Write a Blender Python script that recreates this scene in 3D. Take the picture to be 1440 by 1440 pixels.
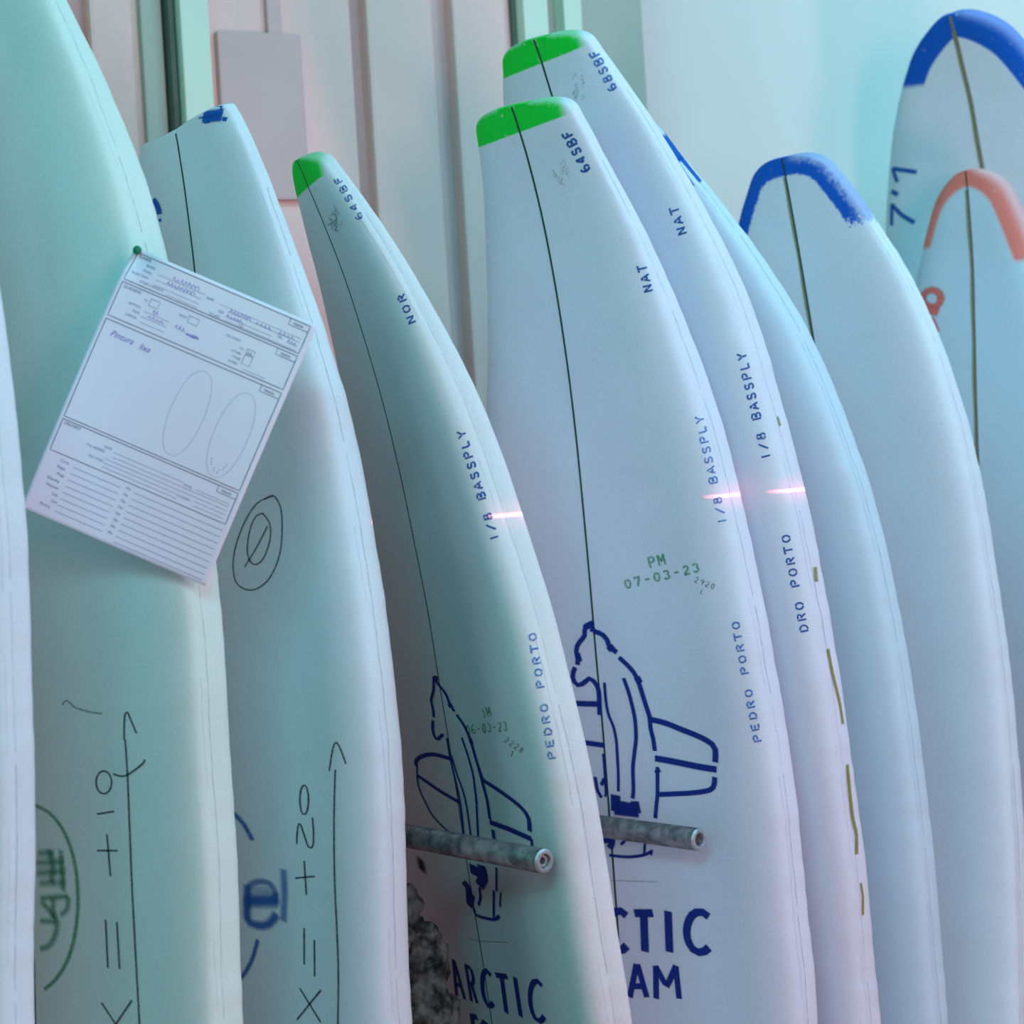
import bpy, bmesh, math, random
import numpy as np
from mathutils import Vector, Matrix, noise

# ------------------------------------------------------------------ scene reset
for o in list(bpy.data.objects):
    bpy.data.objects.remove(o, do_unlink=True)
scene = bpy.context.scene
COL = scene.collection

# ------------------------------------------------------------------ camera
cam_data = bpy.data.cameras.new('camera'); cam = bpy.data.objects.new('camera', cam_data); COL.objects.link(cam)
ROLL = math.radians(3.5)
cam.matrix_world = Matrix(((math.cos(ROLL), math.sin(ROLL), 0, 0.0), (0, 0, -1, 0.0),
                           (-math.sin(ROLL), math.cos(ROLL), 0, 1.53), (0, 0, 0, 1)))
cam_data.sensor_width = 36.0; cam_data.lens = 73.15; cam_data.shift_y = -120.0 / 1440.0
cam_data.clip_start = 0.05
cam_data.dof.use_dof = True; cam_data.dof.focus_distance = 2.46; cam_data.dof.aperture_fstop = 4.8
scene.camera = cam

# ------------------------------------------------------------------ world, lights, exposure
scene.view_settings.view_transform = 'Standard'; scene.view_settings.look = 'None'
scene.view_settings.exposure = -0.03; scene.view_settings.gamma = 1.0; scene.view_settings.use_curve_mapping = False
world = bpy.data.worlds.new('workshop_air'); scene.world = world; world.use_nodes = True
world.node_tree.nodes['Background'].inputs['Color'].default_value = (1.0, 0.55, 0.55, 1)
world.node_tree.nodes['Background'].inputs['Strength'].default_value = 0.015

def area(name, loc, aim, sx, sy, energy, color):
    d = bpy.data.lights.new(name, 'AREA'); d.shape = 'RECTANGLE'; d.size = sx; d.size_y = sy
    d.energy = energy; d.color = color
    o = bpy.data.objects.new(name, d); COL.objects.link(o); o.location = loc
    o.rotation_euler = (Vector(aim) - Vector(loc)).to_track_quat('-Z', 'Y').to_euler()
    return o
# daylight tube right of the bay, added pinkish fill lights low and in front on the right, teal tube on the left,
# blue tubes overhead, added cyan fill lights above the camera and high on the right
area('tube_light_right', (2.3, 0.3, 2.05), (0.1, 2.6, 1.5), 0.5, 1.5, 5, (1.0, 0.95, 0.95))
area('fill_pink_low', (1.7, 0.5, 0.35), (0.2, 2.4, 0.8), 0.3, 1.0, 22, (1.0, 0.54, 0.70))
area('fill_pink_front', (1.25, -0.7, 1.9), (0.0, 2.5, 1.45), 0.4, 0.9, 21, (1.0, 0.62, 0.70))
area('tube_light_left', (-2.0, 0.9, 2.55), (-0.3, 2.4, 1.6), 0.4, 1.4, 6, (0.12, 1.0, 0.66))
area('tube_light_ceiling', (0.9, 1.6, 3.2), (0.5, 2.8, 1.4), 1.6, 0.3, 18, (0.24, 0.78, 1.0))
area('fill_cyan_front', (-0.4, 0.0, 2.55), (-0.1, 2.5, 1.7), 1.2, 0.3, 16.5, (0.15, 0.90, 1.0))
area('fill_cyan_back', (1.6, 2.2, 2.9), (0.4, 2.9, 1.2), 0.4, 1.2, 20, (0.38, 0.76, 0.96))

# line laser of the shaping bay: a thin horizontal red fan from the right
ld = bpy.data.lights.new('line_laser', 'SPOT'); ld.energy = 1100; ld.color = (1, 0.16, 0.20)
ld.shadow_soft_size = 0.001; ld.spot_size = math.radians(12.4); ld.spot_blend = 0.1; ld.use_nodes = True
lo = bpy.data.objects.new('line_laser', ld); COL.objects.link(lo); lo.location = (2.05, 1.62, 1.431)
lo.rotation_euler = (Vector((0.165, 2.493, 1.431)) - Vector(lo.location)).to_track_quat('-Z', 'Y').to_euler()
nt = ld.node_tree; em = nt.nodes['Emission']
tc = nt.nodes.new('ShaderNodeTexCoord'); sp = nt.nodes.new('ShaderNodeSeparateXYZ')
ab = nt.nodes.new('ShaderNodeMath'); ab.operation = 'ABSOLUTE'
mr = nt.nodes.new('ShaderNodeMapRange'); mr.interpolation_type = 'SMOOTHSTEP'
mr.inputs['From Min'].default_value = 0.0004; mr.inputs['From Max'].default_value = 0.0014
mr.inputs['To Min'].default_value = 1.0; mr.inputs['To Max'].default_value = 0.0
m2 = nt.nodes.new('ShaderNodeMapRange'); m2.interpolation_type = 'SMOOTHSTEP'
m2.inputs['From Min'].default_value = 0.0; m2.inputs['From Max'].default_value = 0.012
m2.inputs['To Min'].default_value = 0.07; m2.inputs['To Max'].default_value = 0.0
ad = nt.nodes.new('ShaderNodeMath'); ad.operation = 'ADD'
nt.links.new(tc.outputs['Normal'], sp.inputs[0]); nt.links.new(sp.outputs['Y'], ab.inputs[0])
nt.links.new(ab.outputs[0], mr.inputs['Value']); nt.links.new(ab.outputs[0], m2.inputs['Value'])
nt.links.new(mr.outputs[0], ad.inputs[0]); nt.links.new(m2.outputs[0], ad.inputs[1])
nt.links.new(ad.outputs[0], em.inputs['Strength'])

# ------------------------------------------------------------------ the shape of a blank

def smooth01(x):
    x = np.clip(x, 0.0, 1.0)
    return x * x * (3 - 2 * x)

class BoardShape:
    """A foam blank: centre line in a vertical plane, mirrored half-width template, rounded rails."""
    def __init__(s, spec):
        s.P0 = np.array(spec['base'] + (0.0,)) if len(spec['base']) == 2 else np.array(spec['base'])
        al = math.radians(spec['turn'])
        s.w = np.array((math.sin(al), -math.cos(al), 0.0))      # across the board, towards the near rail
        s.nh = np.array((-math.cos(al), -math.sin(al), 0.0))    # out of the deck
        s.T0 = spec.get('thick', 0.066)
        s.ur = spec.get('nose_round', 0.03)
        s.pr = spec.get('nose_power', 2.4)
        s.crown = spec.get('crown', 0.004)
        s.sh = spec.get('shoulder', 0.060)
        s.ph = spec.get('seed', 0) * 1.7
        s.rough = spec.get('rough', 1.0)
        st = np.array(spec['stations'], float) / 1000.0         # rows: lean, height, half width (mm), nose to tail
        # cumulative chord, then a Catmull-Rom resample
        d = np.concatenate(([0], np.cumsum(np.hypot(np.diff(st[:, 0]), np.diff(st[:, 1])))))
        s.L = d[-1]; s.tail = s.L
        s.skew = spec.get('nose_skew', 0.0); s.step = spec.get('nose_step', 0.0)
        s.uu = np.linspace(0, s.L, 500)
        s.aa, s.zz, s.hh = (s._cr(d, st[:, k], s.uu) for k in range(3))
    @staticmethod
    def _cr(x, y, xn):
        m = np.gradient(y, x)
        i = np.clip(np.searchsorted(x, xn) - 1, 0, len(x) - 2)
        h = x[i + 1] - x[i]; t = (xn - x[i]) / h
        return ((1 + 2 * t) * (1 - t) ** 2 * y[i] + t * (1 - t) ** 2 * h * m[i]
                + t * t * (3 - 2 * t) * y[i + 1] + t * t * (t - 1) * h * m[i + 1])
    def frame(s, u):
        a = np.interp(u, s.uu, s.aa); z = np.interp(u, s.uu, s.zz)
        e = 0.004
        u0, u1 = max(0, u - e), min(s.L, u + e)
        da = np.interp(u1, s.uu, s.aa) - np.interp(u0, s.uu, s.aa)
        dz = np.interp(u1, s.uu, s.zz) - np.interp(u0, s.uu, s.zz)
        l = math.hypot(da, dz) or 1.0
        t = (s.nh * da + np.array((0, 0, 1.0)) * dz) / l
        n = (s.nh * (-dz) + np.array((0, 0, 1.0)) * da) / l     # deck normal
        C = s.P0 + s.nh * a + np.array((0, 0, z))
        return C, t, n
    def hT(s, u):
        h = float(np.interp(u, s.uu, s.hh))
        f = 1.0
        if u < s.ur:
            f = max(0.0, 1 - (1 - u / s.ur) ** s.pr) ** (1 / s.pr)
        v = s.tail - u
        if v < 0.05:
            f = min(f, max(0.0, 1 - (1 - v / 0.05) ** 2.4) ** (1 / 2.4))
        T = s.T0 * (0.42 + 0.58 * float(smooth01(u / 0.42))) * (0.55 + 0.45 * float(smooth01(v / 0.5)))
        g = 0.30 + 0.70 * f
        return max(h * f, 0.0015), T * g
    def section(s, u):
        """points from the deck centre over the rail to the bottom centre: (lateral, depth below deck, outward x, outward y)"""
        h, T = s.hT(u)
        a = min(s.sh, 0.62 * h); b = 0.46 * T; r = min(0.22 * T, 0.4 * h); c = s.crown * min(1, h / 0.2)
        P = []
        for k in range(9):
            v = (h - a) * k / 9
            P.append((v, c * (v / max(h, 1e-6)) ** 2))
        d0 = c * ((h - a) / max(h, 1e-6)) ** 2
        for k in range(13):
            th = math.pi / 2 * k / 12
            P.append((h - a + a * math.sin(th) ** 0.9, d0 + (b - d0) * (1 - math.cos(th) ** 0.9)))
        for k in range(1, 6):
            P.append((h, b + (T - r - b) * k / 5))
        for k in range(1, 6):
            th = math.pi / 2 * k / 5
            P.append((h - r + r * math.cos(th), T - r + r * math.sin(th)))
        for k in range(1, 5):
            P.append(((h - r) * (1 - k / 4), T))
        P = np.array(P)
        # hand-cut unevenness of the rail
        w = smooth01((P[:, 0] - (h - a)) / max(a, 1e-6)) * float(smooth01(u / 0.12))
        ph = s.ph
        dd = (0.0005 * math.sin(u * 27 + ph) + 0.0004 * math.sin(u * 71 + 2 * ph) * math.sin(u * 9 + ph) + 0.0004 * math.sin(u * 173 + ph * 3) * math.sin(u * 13 + 2 * ph)
              + 0.0005 * math.tanh(6 * math.sin(u * 19 + ph * 5)))
        P[:, 0] += w * dd * s.rough
        # moulding seam: a shallow groove on the rail
        k = 9 + 13 + 1
        P[k, 0] -= 0.0011 * s.rough * float(smooth01(u / 0.2))
        return P
    def arcs(s, P):
        return np.concatenate(([0], np.cumsum(np.hypot(np.diff(P[:, 0]), np.diff(P[:, 1])))))
    def chip(s, u, v):
        # a nose cut askew: the near half reaches higher than the far half
        k = 1 - float(smooth01(u / 0.13))
        return k * (s.skew * v + s.step * np.clip(v / 0.004, 0, 1))
    def ring(s, u):
        C, t, n = s.frame(u); P = s.section(u); q = s.arcs(P)
        right = C + np.outer(P[:, 0], s.w) - np.outer(P[:, 1], n) - np.outer(s.chip(u, P[:, 0]), t)
        left = C - np.outer(P[:, 0], s.w) - np.outer(P[:, 1], n)
        return right, left, P, q
    def surf(s, u, q, lift=0.0):
        C, t, n = s.frame(u); P = s.section(u); A = s.arcs(P)
        aq = min(abs(q), A[-1] * 0.999); sg = 1 if q >= 0 else -1
        v = np.interp(aq, A, P[:, 0]); d = np.interp(aq, A, P[:, 1])
        e = 0.002
        q0, q1 = max(0, aq - e), min(A[-1], aq + e)
        dv = np.interp(q1, A, P[:, 0]) - np.interp(q0, A, P[:, 0]); dd = np.interp(q1, A, P[:, 1]) - np.interp(q0, A, P[:, 1])
        l = math.hypot(dv, dd) or 1.0
        nrm = s.w * (sg * dd / l) + n * (dv / l)
        ch = s.chip(u, v) if sg > 0 else 0.0
        return C + s.w * (sg * v) - n * d + nrm * lift - t * ch

# ------------------------------------------------------------------ blanks: shape (lean, height, half width in mm, nose to tail) and markings
# markings: ink, width mm, softness, strength, how much the deck narrows a stroke across, points (mm from the nose, mm round from the stringer)
BLANKS = {
 'B0': (dict(base=(-0.7541, 2.19), turn=45, thick=0.066, shoulder=0.09, crown=0.004, seed=1, nose_round=0.06,
   stations=[(0, 2139, 166), (0, 2127, 172), (1, 2109, 179), (1, 2084, 190), (1, 2049, 205), (0, 1999, 227), (-2, 1903, 262), (-6, 1807, 286), (-10, 1712, 302), (-14, 1616, 311), (-16, 1520, 315), (-18, 1424, 314), (-17, 1329, 311), (-15, 1233, 307), (-12, 1137, 303), (-6, 1042, 300), (0, 946, 300), (10, 757, 300), (21, 520, 291), (28, 284, 261), (33, 114, 219), (35, 4, 180)]), {
 }),
 'B1': (dict(base=(-0.5844, 2.375), turn=45, thick=0.082, shoulder=0.16, crown=0.045, seed=2, nose_round=0.06,
   stations=[(12, 2190, 45), (11, 2178, 51), (10, 2160, 60), (8, 2135, 73), (6, 2100, 91), (3, 2050, 116), (-1, 1944, 164), (-4, 1838, 203), (-6, 1732, 234), (-8, 1626, 257), (-9, 1520, 273), (-10, 1413, 282), (-10, 1307, 287), (-10, 1201, 288), (-9, 1095, 289), (-5, 989, 290), (0, 883, 293), (7, 706, 293), (14, 485, 284), (18, 265, 255), (21, 106, 214), (22, 4, 176)]), {
   'pencil_mark': [
    ('pencil', 2.4, 0.5, 0.85, 0.63, [(973.9,185.2),(981,185.2),(991.2,185.4),(1003,185.5),(1015,185.5),(1026.9,185.2),(1039.4,184.9),(1052.5,184.5),(1066.5,184.2),(1081.8,184),(1098.1,183.9),(1114.6,183.9),(1130.5,184.2),(1144.7,184.6),(1158,185.2),(1172.1,185.8),(1188.9,186.6),(1200.2,187.1),(1211.5,187.7),(1224.8,188.4),(1238.1,189.2),(1250.4,189.9),(1262.8,190.6),(1279.8,191.6)]),
    ('pencil', 2.4, 0.5, 0.85, 0.62, [(974,183.1),(969.4,183.6),(962.8,184.3),(955.9,185.2),(950.6,186.2),(947.3,187.3),(945,188.6),(943.7,190),(943.4,191.5),(944.5,192.9),(946.8,194.4),(949.7,195.9),(952.7,197.5),(956,199.4),(959.7,201.6),(963.2,203.6),(965.6,205)]),
    ('pencil', 2.4, 0.5, 0.85, 0.65, [(1012.9,160.1),(1013.4,163.7),(1014.1,168.9),(1014.4,175.1),(1013.5,181.5),(1010.8,188.9),(1006.7,197.5),(1002.6,205.3),(999.3,211.1),(997.3,214.1),(995.8,215.4),(994.7,215.8),(993.9,216.2)]),
    ('pencil', 2.4, 0.5, 0.85, 0.67, [(1022.3,156.1),(1023.1,155.9),(1024.3,155.6),(1025.7,155.2),(1026.9,154.7),(1028,154.1),(1029.1,153.3),(1030.1,152.4),(1031.1,151.4),(1032,150.4),(1032.8,149.2),(1033.5,148),(1034.2,146.7),(1034.8,145.4),(1035.2,144),(1035.6,142.6),(1035.9,141.2),(1036,139.9),(1036.1,138.5),(1036,137.1),(1035.9,135.7),(1035.6,134.5),(1035.2,133.2),(1034.7,132),(1034.2,131),(1033.5,130),(1032.8,129.1),(1031.9,128.3),(1031,127.7),(1030,127.3),(1028.9,126.9),(1027.8,126.6),(1026.7,126.4),(1025.6,126.4),(1024.4,126.4),(1023.2,126.6),(1022.1,126.9),(1020.9,127.2),(1019.8,127.7),(1018.7,128.3),(1017.6,129),(1016.6,129.9),(1015.7,131),(1014.7,132.1),(1013.9,133.2),(1013.2,134.4),(1012.6,135.7),(1012,137.1),(1011.5,138.4),(1011.2,139.8),(1010.9,141.2),(1010.8,142.6),(1010.8,144),(1010.8,145.4),(1011,146.7),(1011.3,148),(1011.7,149.2),(1012.2,150.3),(1012.8,151.4),(1013.5,152.4),(1014.2,153.3),(1015.1,154),(1016,154.7),(1017,155.2),(1018,155.7),(1019.2,155.9),(1020.5,156),(1021.7,156.1),(1022.5,156.1)]),
    ('pencil', 2.4, 0.5, 0.85, 0.6, [(1059.6,125.5),(1054.1,157.1)]),
    ('pencil', 2.4, 0.5, 0.85, 0.58, [(1100,123.1),(1098.3,141.3),(1096.5,160.2)]),
    ('pencil', 2.4, 0.5, 0.85, 0.58, [(1080.6,141.7),(1091.9,142.6),(1103.1,143.4),(1114.4,144.4),(1125.6,145.5)]),
    ('pencil', 2.4, 0.5, 0.85, 0.59, [(1174.8,133.6),(1185.2,134),(1195.7,134.5),(1206.1,134.9),(1216.5,135.4),(1226.8,135.8)]),
    ('pencil', 2.4, 0.5, 0.85, 0.61, [(1174.8,155.2),(1184.7,155.8),(1194.7,156.3),(1204.7,156.8),(1214.6,157.4),(1224.6,157.9)]),
    ('pencil', 2.4, 0.5, 0.85, 0.6, [(1266.7,123.6),(1273.5,131.1),(1280,139.7),(1286.4,148.4),(1292.7,157.1),(1299.1,165.6),(1305.5,173.9)]),
    ('pencil', 2.4, 0.5, 0.85, 0.6, [(1256.2,179.1),(1265.6,169.7),(1275.2,160.1),(1284.8,150.3),(1294.5,140.3),(1304.2,130.7),(1313.6,122.1)]),
    ('pencil', 2.7, 0.6, 0.45, 0.64, [(940.3,76.3),(939.3,77.5),(937.8,79.2),(936.4,81.1),(935.5,83.1),(935.6,85.1),(936.1,87.1),(937,89.2),(937.9,91.2),(939,92.7),(940.3,93.8),(941.6,95.6),(942.9,99),(944.1,104.8),(945.3,112.3),(946.4,120),(947.2,126.5),(947.5,132.3),(947.6,137.8),(947.5,142.2),(947.5,145.3)]),
   ],
   'logo_ring': [
    ('dgreen', 5.0, 0.9, 0.75, 0.64, [(1057.9,11.7),(1058.1,12.5),(1058.2,13.6),(1058.6,15.4),(1059.3,18.4),(1060.2,23),(1061.3,28.9),(1062.9,35.2),(1065,41.1),(1067.9,46.6),(1071.4,52.2),(1075.2,57.4),(1079.4,62.1),(1083.8,66.2),(1088.5,69.8),(1093.5,73.1),(1098.9,76),(1104.7,78.8),(1111,81.3),(1117.5,83.4),(1124.3,85.1),(1131.4,86.2),(1138.9,86.9),(1146.5,87.3),(1153.9,87.3),(1161,87),(1168.1,86.4),(1175.2,85.4),(1182.1,84.1),(1189,82.5),(1195.9,80.6),(1202.6,78.3),(1209.2,75.6),(1215.5,72.5),(1221.7,69),(1227.7,65.2),(1233.4,61),(1238.7,56.5),(1243.8,51.6),(1248.5,46.5),(1252.8,41.5),(1256.6,36),(1260.1,30.2),(1263,25),(1265,21.3)]),
   ],
   'round_logo': [
    ('dgreen', 10.1, 0.9, 0.55, 0.59, [(1111.8,17.7),(1110.5,41)]),
    ('dgreen', 10.1, 0.9, 0.55, 0.59, [(1123.7,13.6),(1120.4,37.2),(1117.3,59.6)]),
    ('dgreen', 10.1, 0.9, 0.55, 0.59, [(1135.2,13),(1131.6,38.2),(1128.3,62.1)]),
    ('dgreen', 10.1, 0.9, 0.5, 0.59, [(1145.9,19.2),(1143.6,40.9),(1141.5,61.5)]),
    ('dgreen', 7.0, 0.9, 0.6, 0.62, [(1106.1,58.7),(1116.8,59.3),(1127.6,59.9),(1138.3,60.5),(1149,61.2)]),
    ('dgreen', 7.7, 0.9, 0.6, 0.6, [(1108,37.9),(1124.5,43.4),(1141.9,39.3)]),
    ('dgreen', 7.7, 0.9, 0.6, 0.6, [(1163.1,18.5),(1159.4,43.4),(1155.9,67.1)]),
    ('dgreen', 7.0, 0.9, 0.6, 0.62, [(1157.5,70.1),(1170.8,68),(1176.7,57)]),
    ('dgreen', 8.3, 0.9, 0.6, 0.59, [(1168.4,21.6),(1174.7,33),(1181,44.1)]),
    ('dgreen', 7.6, 0.9, 0.6, 0.59, [(1162.4,41.7),(1181.3,40.9)]),
    ('dgreen', 7.7, 0.9, 0.6, 0.6, [(1188.8,17.4),(1186.6,43.9)]),
    ('dgreen', 7.6, 0.9, 0.6, 0.59, [(1184.2,48.8),(1187,48.3),(1191,47.6),(1195.5,46.6),(1199.7,45),(1203.6,42.7),(1207.6,39.8),(1211.3,36.5),(1214.4,33),(1216.6,28.8),(1218.2,23.9),(1219.4,19.3),(1220.3,16.1)]),
   ],
 }),
 'B2': (dict(base=(-0.3803, 2.47), turn=45, thick=0.066, shoulder=0.07, crown=0.004, seed=3, nose_round=0.008, nose_power=3.0, nose_skew=0.24, nose_step=0.005,
   stations=[(-4, 1902, 86), (-6, 1890, 92), (-8, 1872, 102), (-11, 1847, 114), (-14, 1813, 129), (-18, 1763, 146), (-22, 1679, 170), (-24, 1595, 189), (-24, 1512, 207), (-23, 1428, 224), (-21, 1344, 239), (-18, 1261, 250), (-15, 1177, 258), (-11, 1094, 261), (-8, 1010, 261), (-4, 926, 261), (0, 843, 263), (7, 674, 263), (14, 464, 255), (19, 253, 229), (22, 101, 192), (23, 3, 158)]), {
   'logo_arc#18': [
    ('midblue', 6.5, 0.7, 0.77, 0.62, [(803,8.6),(804.8,12.5),(807.3,18),(810.2,24),(812.8,29.2),(814.9,33.1),(816.9,36.6),(819,39.9),(821.7,43.3),(825.4,47),(829.9,50.9),(834.1,54.4),(836.9,56.8)]),
   ],
   'logo_arc#16': [
    ('midblue', 5.7, 0.7, 0.77, 0.63, [(953.9,61.7),(957.5,60.3),(962.7,58.2),(968.5,55.7),(974,52.8),(979,49.7),(984,46.1),(988.9,42.1),(993.8,37.8),(998.9,32.4),(1004.1,26.1),(1008.8,20.3),(1012.1,16.3)]),
   ],
   'round_logo': [
    ('midblue', 8.7, 0.7, 0.59, 0.64, [(892.4,47.7),(891.1,50.1),(889.1,53.5),(887.2,57.6),(885.7,62.3),(884.9,68.1),(884.3,74.8),(884.3,81.3),(884.8,86.5),(886.3,90.2),(888.4,92.8),(890.9,94.7),(893.3,96.1),(895.9,96.7),(898.9,96.5),(901.5,96),(903.4,95.6)]),
    ('midblue', 17.4, 0.7, 0.85, 0.64, [(909.7,44.9),(907.7,62.7),(905.6,80.3),(903.6,97.6)]),
    ('midblue', 11.1, 0.7, 0.81, 0.63, [(893.9,45.6),(901,44.8),(911.4,43.7),(922,43),(929.7,43.3),(933.5,44.8),(935.2,47),(935.7,50.1),(935.9,54.2),(936.3,59.9),(936.2,67),(935.4,74.3),(933.9,80.5),(931.1,85.7),(927.2,90.4),(923.3,94.2),(920.7,96.9)]),
    ('midblue', 9.3, 0.7, 0.59, 0.65, [(867.7,113.1),(882,113.4),(896.3,113.7),(910.2,112.1),(924,110.6)]),
    ('midblue', 8.7, 0.7, 0.3, 0.64, [(895.1,57.8),(893.2,86.1)]),
   ],
   'pencil_mark': [
    ('pencil', 2.2, 0.5, 0.9, 0.73, [(747,198.3),(742.4,199.5),(735.8,201.1),(728.9,202.8),(723.5,204.5),(719.8,205.9),(717,207.2),(715.1,208.6),(714.2,210),(714.4,211.5),(715.7,213),(717.7,214.7),(720.4,216.4),(724.3,218.5),(729.3,220.8),(734.1,223),(737.4,224.5)]),
    ('pencil', 2.2, 0.5, 0.9, 0.7, [(745.1,208.3),(754.9,207.5),(768.8,206.5),(785,205.4),(801.1,204.5),(817.7,203.8),(835.4,203.1),(853.1,202.6),(869.4,202.2),(883.8,202.3),(897.2,202.6),(909.9,203.1),(922.5,203.5),(934.7,203.8),(946.3,204.2),(958.1,204.4),(970.7,204.3),(985.9,203.9),(1002.8,203.1),(1018.3,202.2),(1029,201.6)]),
    ('pencil', 2.3, 0.5, 0.9, 0.65, [(782.3,161.5),(783.4,161.4),(785,161.3),(786.8,161.1),(788.4,160.8),(789.8,160.5),(791.2,160.1),(792.5,159.6),(793.8,159.1),(794.9,158.6),(795.9,158),(796.9,157.4),(797.7,156.8),(798.3,156.1),(798.9,155.4),(799.3,154.7),(799.6,154),(799.7,153.3),(799.7,152.6),(799.5,151.9),(799.2,151.2),(798.8,150.6),(798.2,149.9),(797.5,149.3),(796.6,148.8),(795.7,148.3),(794.6,147.8),(793.4,147.4),(792.2,147.1),(790.8,146.8),(789.4,146.5),(788,146.4),(786.5,146.3),(784.9,146.2),(783.4,146.3),(781.8,146.3),(780.3,146.5),(778.7,146.7),(777.2,147),(775.8,147.3),(774.4,147.7),(773.1,148.2),(771.9,148.7),(770.7,149.2),(769.7,149.8),(768.8,150.4),(768,151.1),(767.4,151.8),(766.8,152.4),(766.5,153.1),(766.2,153.8),(766.1,154.6),(766.1,155.3),(766.3,155.9),(766.6,156.6),(767.1,157.3),(767.7,157.9),(768.4,158.5),(769.3,159),(770.3,159.5),(771.3,160),(772.5,160.4),(773.8,160.7),(775.1,161),(776.5,161.3),(778.1,161.4),(779.9,161.5),(781.4,161.5),(782.6,161.5)]),
    ('pencil', 2.3, 0.5, 0.9, 0.65, [(834.2,138.3),(830.7,138.8),(825.8,139.4),(820.6,140.2),(816.6,141.1),(813.7,142),(811.4,142.9),(810,144),(810,145.2),(811.9,146.8),(815.3,148.6),(819.3,150.5),(823,152.3),(826.5,154),(830.3,155.7),(833.7,157.4),(835.8,159.2),(836.7,161.2),(836.6,163.4),(835.6,165.3),(833.9,166.9),(831.1,167.8),(827.4,168.4),(823.2,168.6),(819,168.8),(814.5,168.7),(809.5,168.3),(805,167.9),(801.9,167.6)]),
    ('pencil', 2.3, 0.5, 0.9, 0.66, [(873.7,134.2),(870.9,151),(868.2,167.7)]),
    ('pencil', 2.3, 0.5, 0.9, 0.66, [(852.7,150.7),(865.4,151.3),(878,151.9),(890.7,152.5)]),
    ('pencil', 2.3, 0.5, 0.9, 0.66, [(929.4,147.2),(939.6,146.8),(949.8,146.5),(960,146.1),(970.1,145.7)]),
    ('pencil', 2.3, 0.5, 0.9, 0.66, [(940.7,164.6),(950.8,164.3),(960.9,164.1),(971.1,163.8),(981.2,163.5)]),
    ('pencil', 2.3, 0.5, 0.9, 0.66, [(998.4,137.1),(1006.6,145.9),(1014.8,154.6),(1023,163.3),(1031.1,171.9)]),
    ('pencil', 2.3, 0.5, 0.9, 0.66, [(995.1,173.9),(1005,163.3),(1014.9,152.5),(1024.9,141.7),(1035,130.8)]),
    ('pencil', 1.9, 0.5, 0.8, 0.63, [(439.4,101.4),(438.2,104.4),(436.5,108.8),(435.2,113.5),(435.3,117.6),(437.4,121.1),(440.7,124.4),(444.8,127.2),(449.2,129.3),(454,130.5),(459.3,131.1),(465.1,131),(471.1,130.7),(477.7,130.1),(484.7,129.1),(491.8,127.7),(498.4,125.9),(504.3,123.5),(510,120.6),(515.3,117.4),(520.3,113.7),(525,109.8),(529.4,105.5),(533.4,100.7),(536.9,95.4),(540,89.3),(542.7,82.5),(544.6,75.4),(545.4,68.5),(544.9,61.4),(543.3,54),(540.8,47.2),(537.4,42.1),(532.8,38.9),(527.3,37.2),(521.1,36.6),(515,36.7),(509,37.6),(502.7,39.4),(496.4,42),(489.8,45.3),(482.8,49.5),(475.6,54.4),(468.5,59.8),(462.1,65.4),(456.4,70.9),(451.3,76.6),(446.7,82.6),(443,88.9),(440.2,96.4),(438.3,104.8),(436.9,112.3),(435.9,117.6)]),
    ('pencil', 1.9, 0.5, 0.8, 0.63, [(455.6,96.7),(457.7,99.2),(460.7,102.8),(464.2,106.4),(468.1,108.7),(472.4,109.6),(477.1,109.7),(482.2,108.9),(487.3,107.3),(493,104.7),(499.2,101.1),(504.9,97),(509.3,92.8),(512.3,88.4),(514.3,83.6),(515.2,78.9),(514.9,74.9),(513.1,71.4),(509.9,68.3),(505.7,65.9),(501,64.7),(495.3,65),(488.7,66.4),(481.9,68.6),(476,71),(471,73.6),(466.5,76.7),(462.6,80),(459.5,83.3),(457.6,86.8),(456.5,90.7),(456,94.2),(455.6,96.7)]),
    ('pencil', 1.9, 0.5, 0.8, 0.63, [(470.8,104.2),(481.8,94.7),(492.7,85.2),(505.2,72.2),(517.7,59.1)]),
   ],
   'paint_mark#134': [
    ('paintblue', 12.6, 0.3, 1.0, 0.76, [(1,52.6),(6.2,71.8),(10.2,84.3)]),
   ],
   'paint_mark#135': [
    ('paintblue', 12.6, 0.3, 1.0, 0.72, [(7.2,57.3),(11.5,71.8),(15.1,85)]),
   ],
   'paint_mark#136': [
    ('paintblue', 7.6, 0.3, 1.0, 0.69, [(11.1,58.2),(13.4,66.6)]),
   ],
   'paint_mark#137': [
    ('paintblue', 4.2, 0.3, 1.0, 0.79, [(19.3,86),(21.6,91.3)]),
   ],
   'paint_mark#138': [
    ('paintblue', 7.0, 0.3, 1.0, 0.59, [(71,-65.4),(78.9,-57.7),(89.2,-56.5)]),
   ],
   'paint_mark#139': [
    ('paintblue', 3.5, 0.3, 1.0, 0.58, [(95.3,-57.3),(98.5,-56.4)]),
   ],
 }),
 'B3': (dict(base=(-0.0711, 2.56), turn=22.5, thick=0.06, shoulder=0.036, crown=0.004, seed=4, nose_round=0.022,
   stations=[(181, 1865, 49), (176, 1854, 57), (170, 1837, 69), (161, 1814, 84), (149, 1781, 103), (133, 1734, 125), (110, 1651, 154), (90, 1567, 180), (74, 1482, 206), (61, 1397, 233), (49, 1312, 259), (40, 1226, 280), (31, 1141, 295), (23, 1055, 301), (15, 969, 301), (6, 884, 302), (-2, 798, 302), (-16, 638, 302), (-31, 439, 293), (-41, 239, 262), (-47, 96, 220), (-49, 3, 181)]), {
   'stencil_letter#69': [
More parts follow.
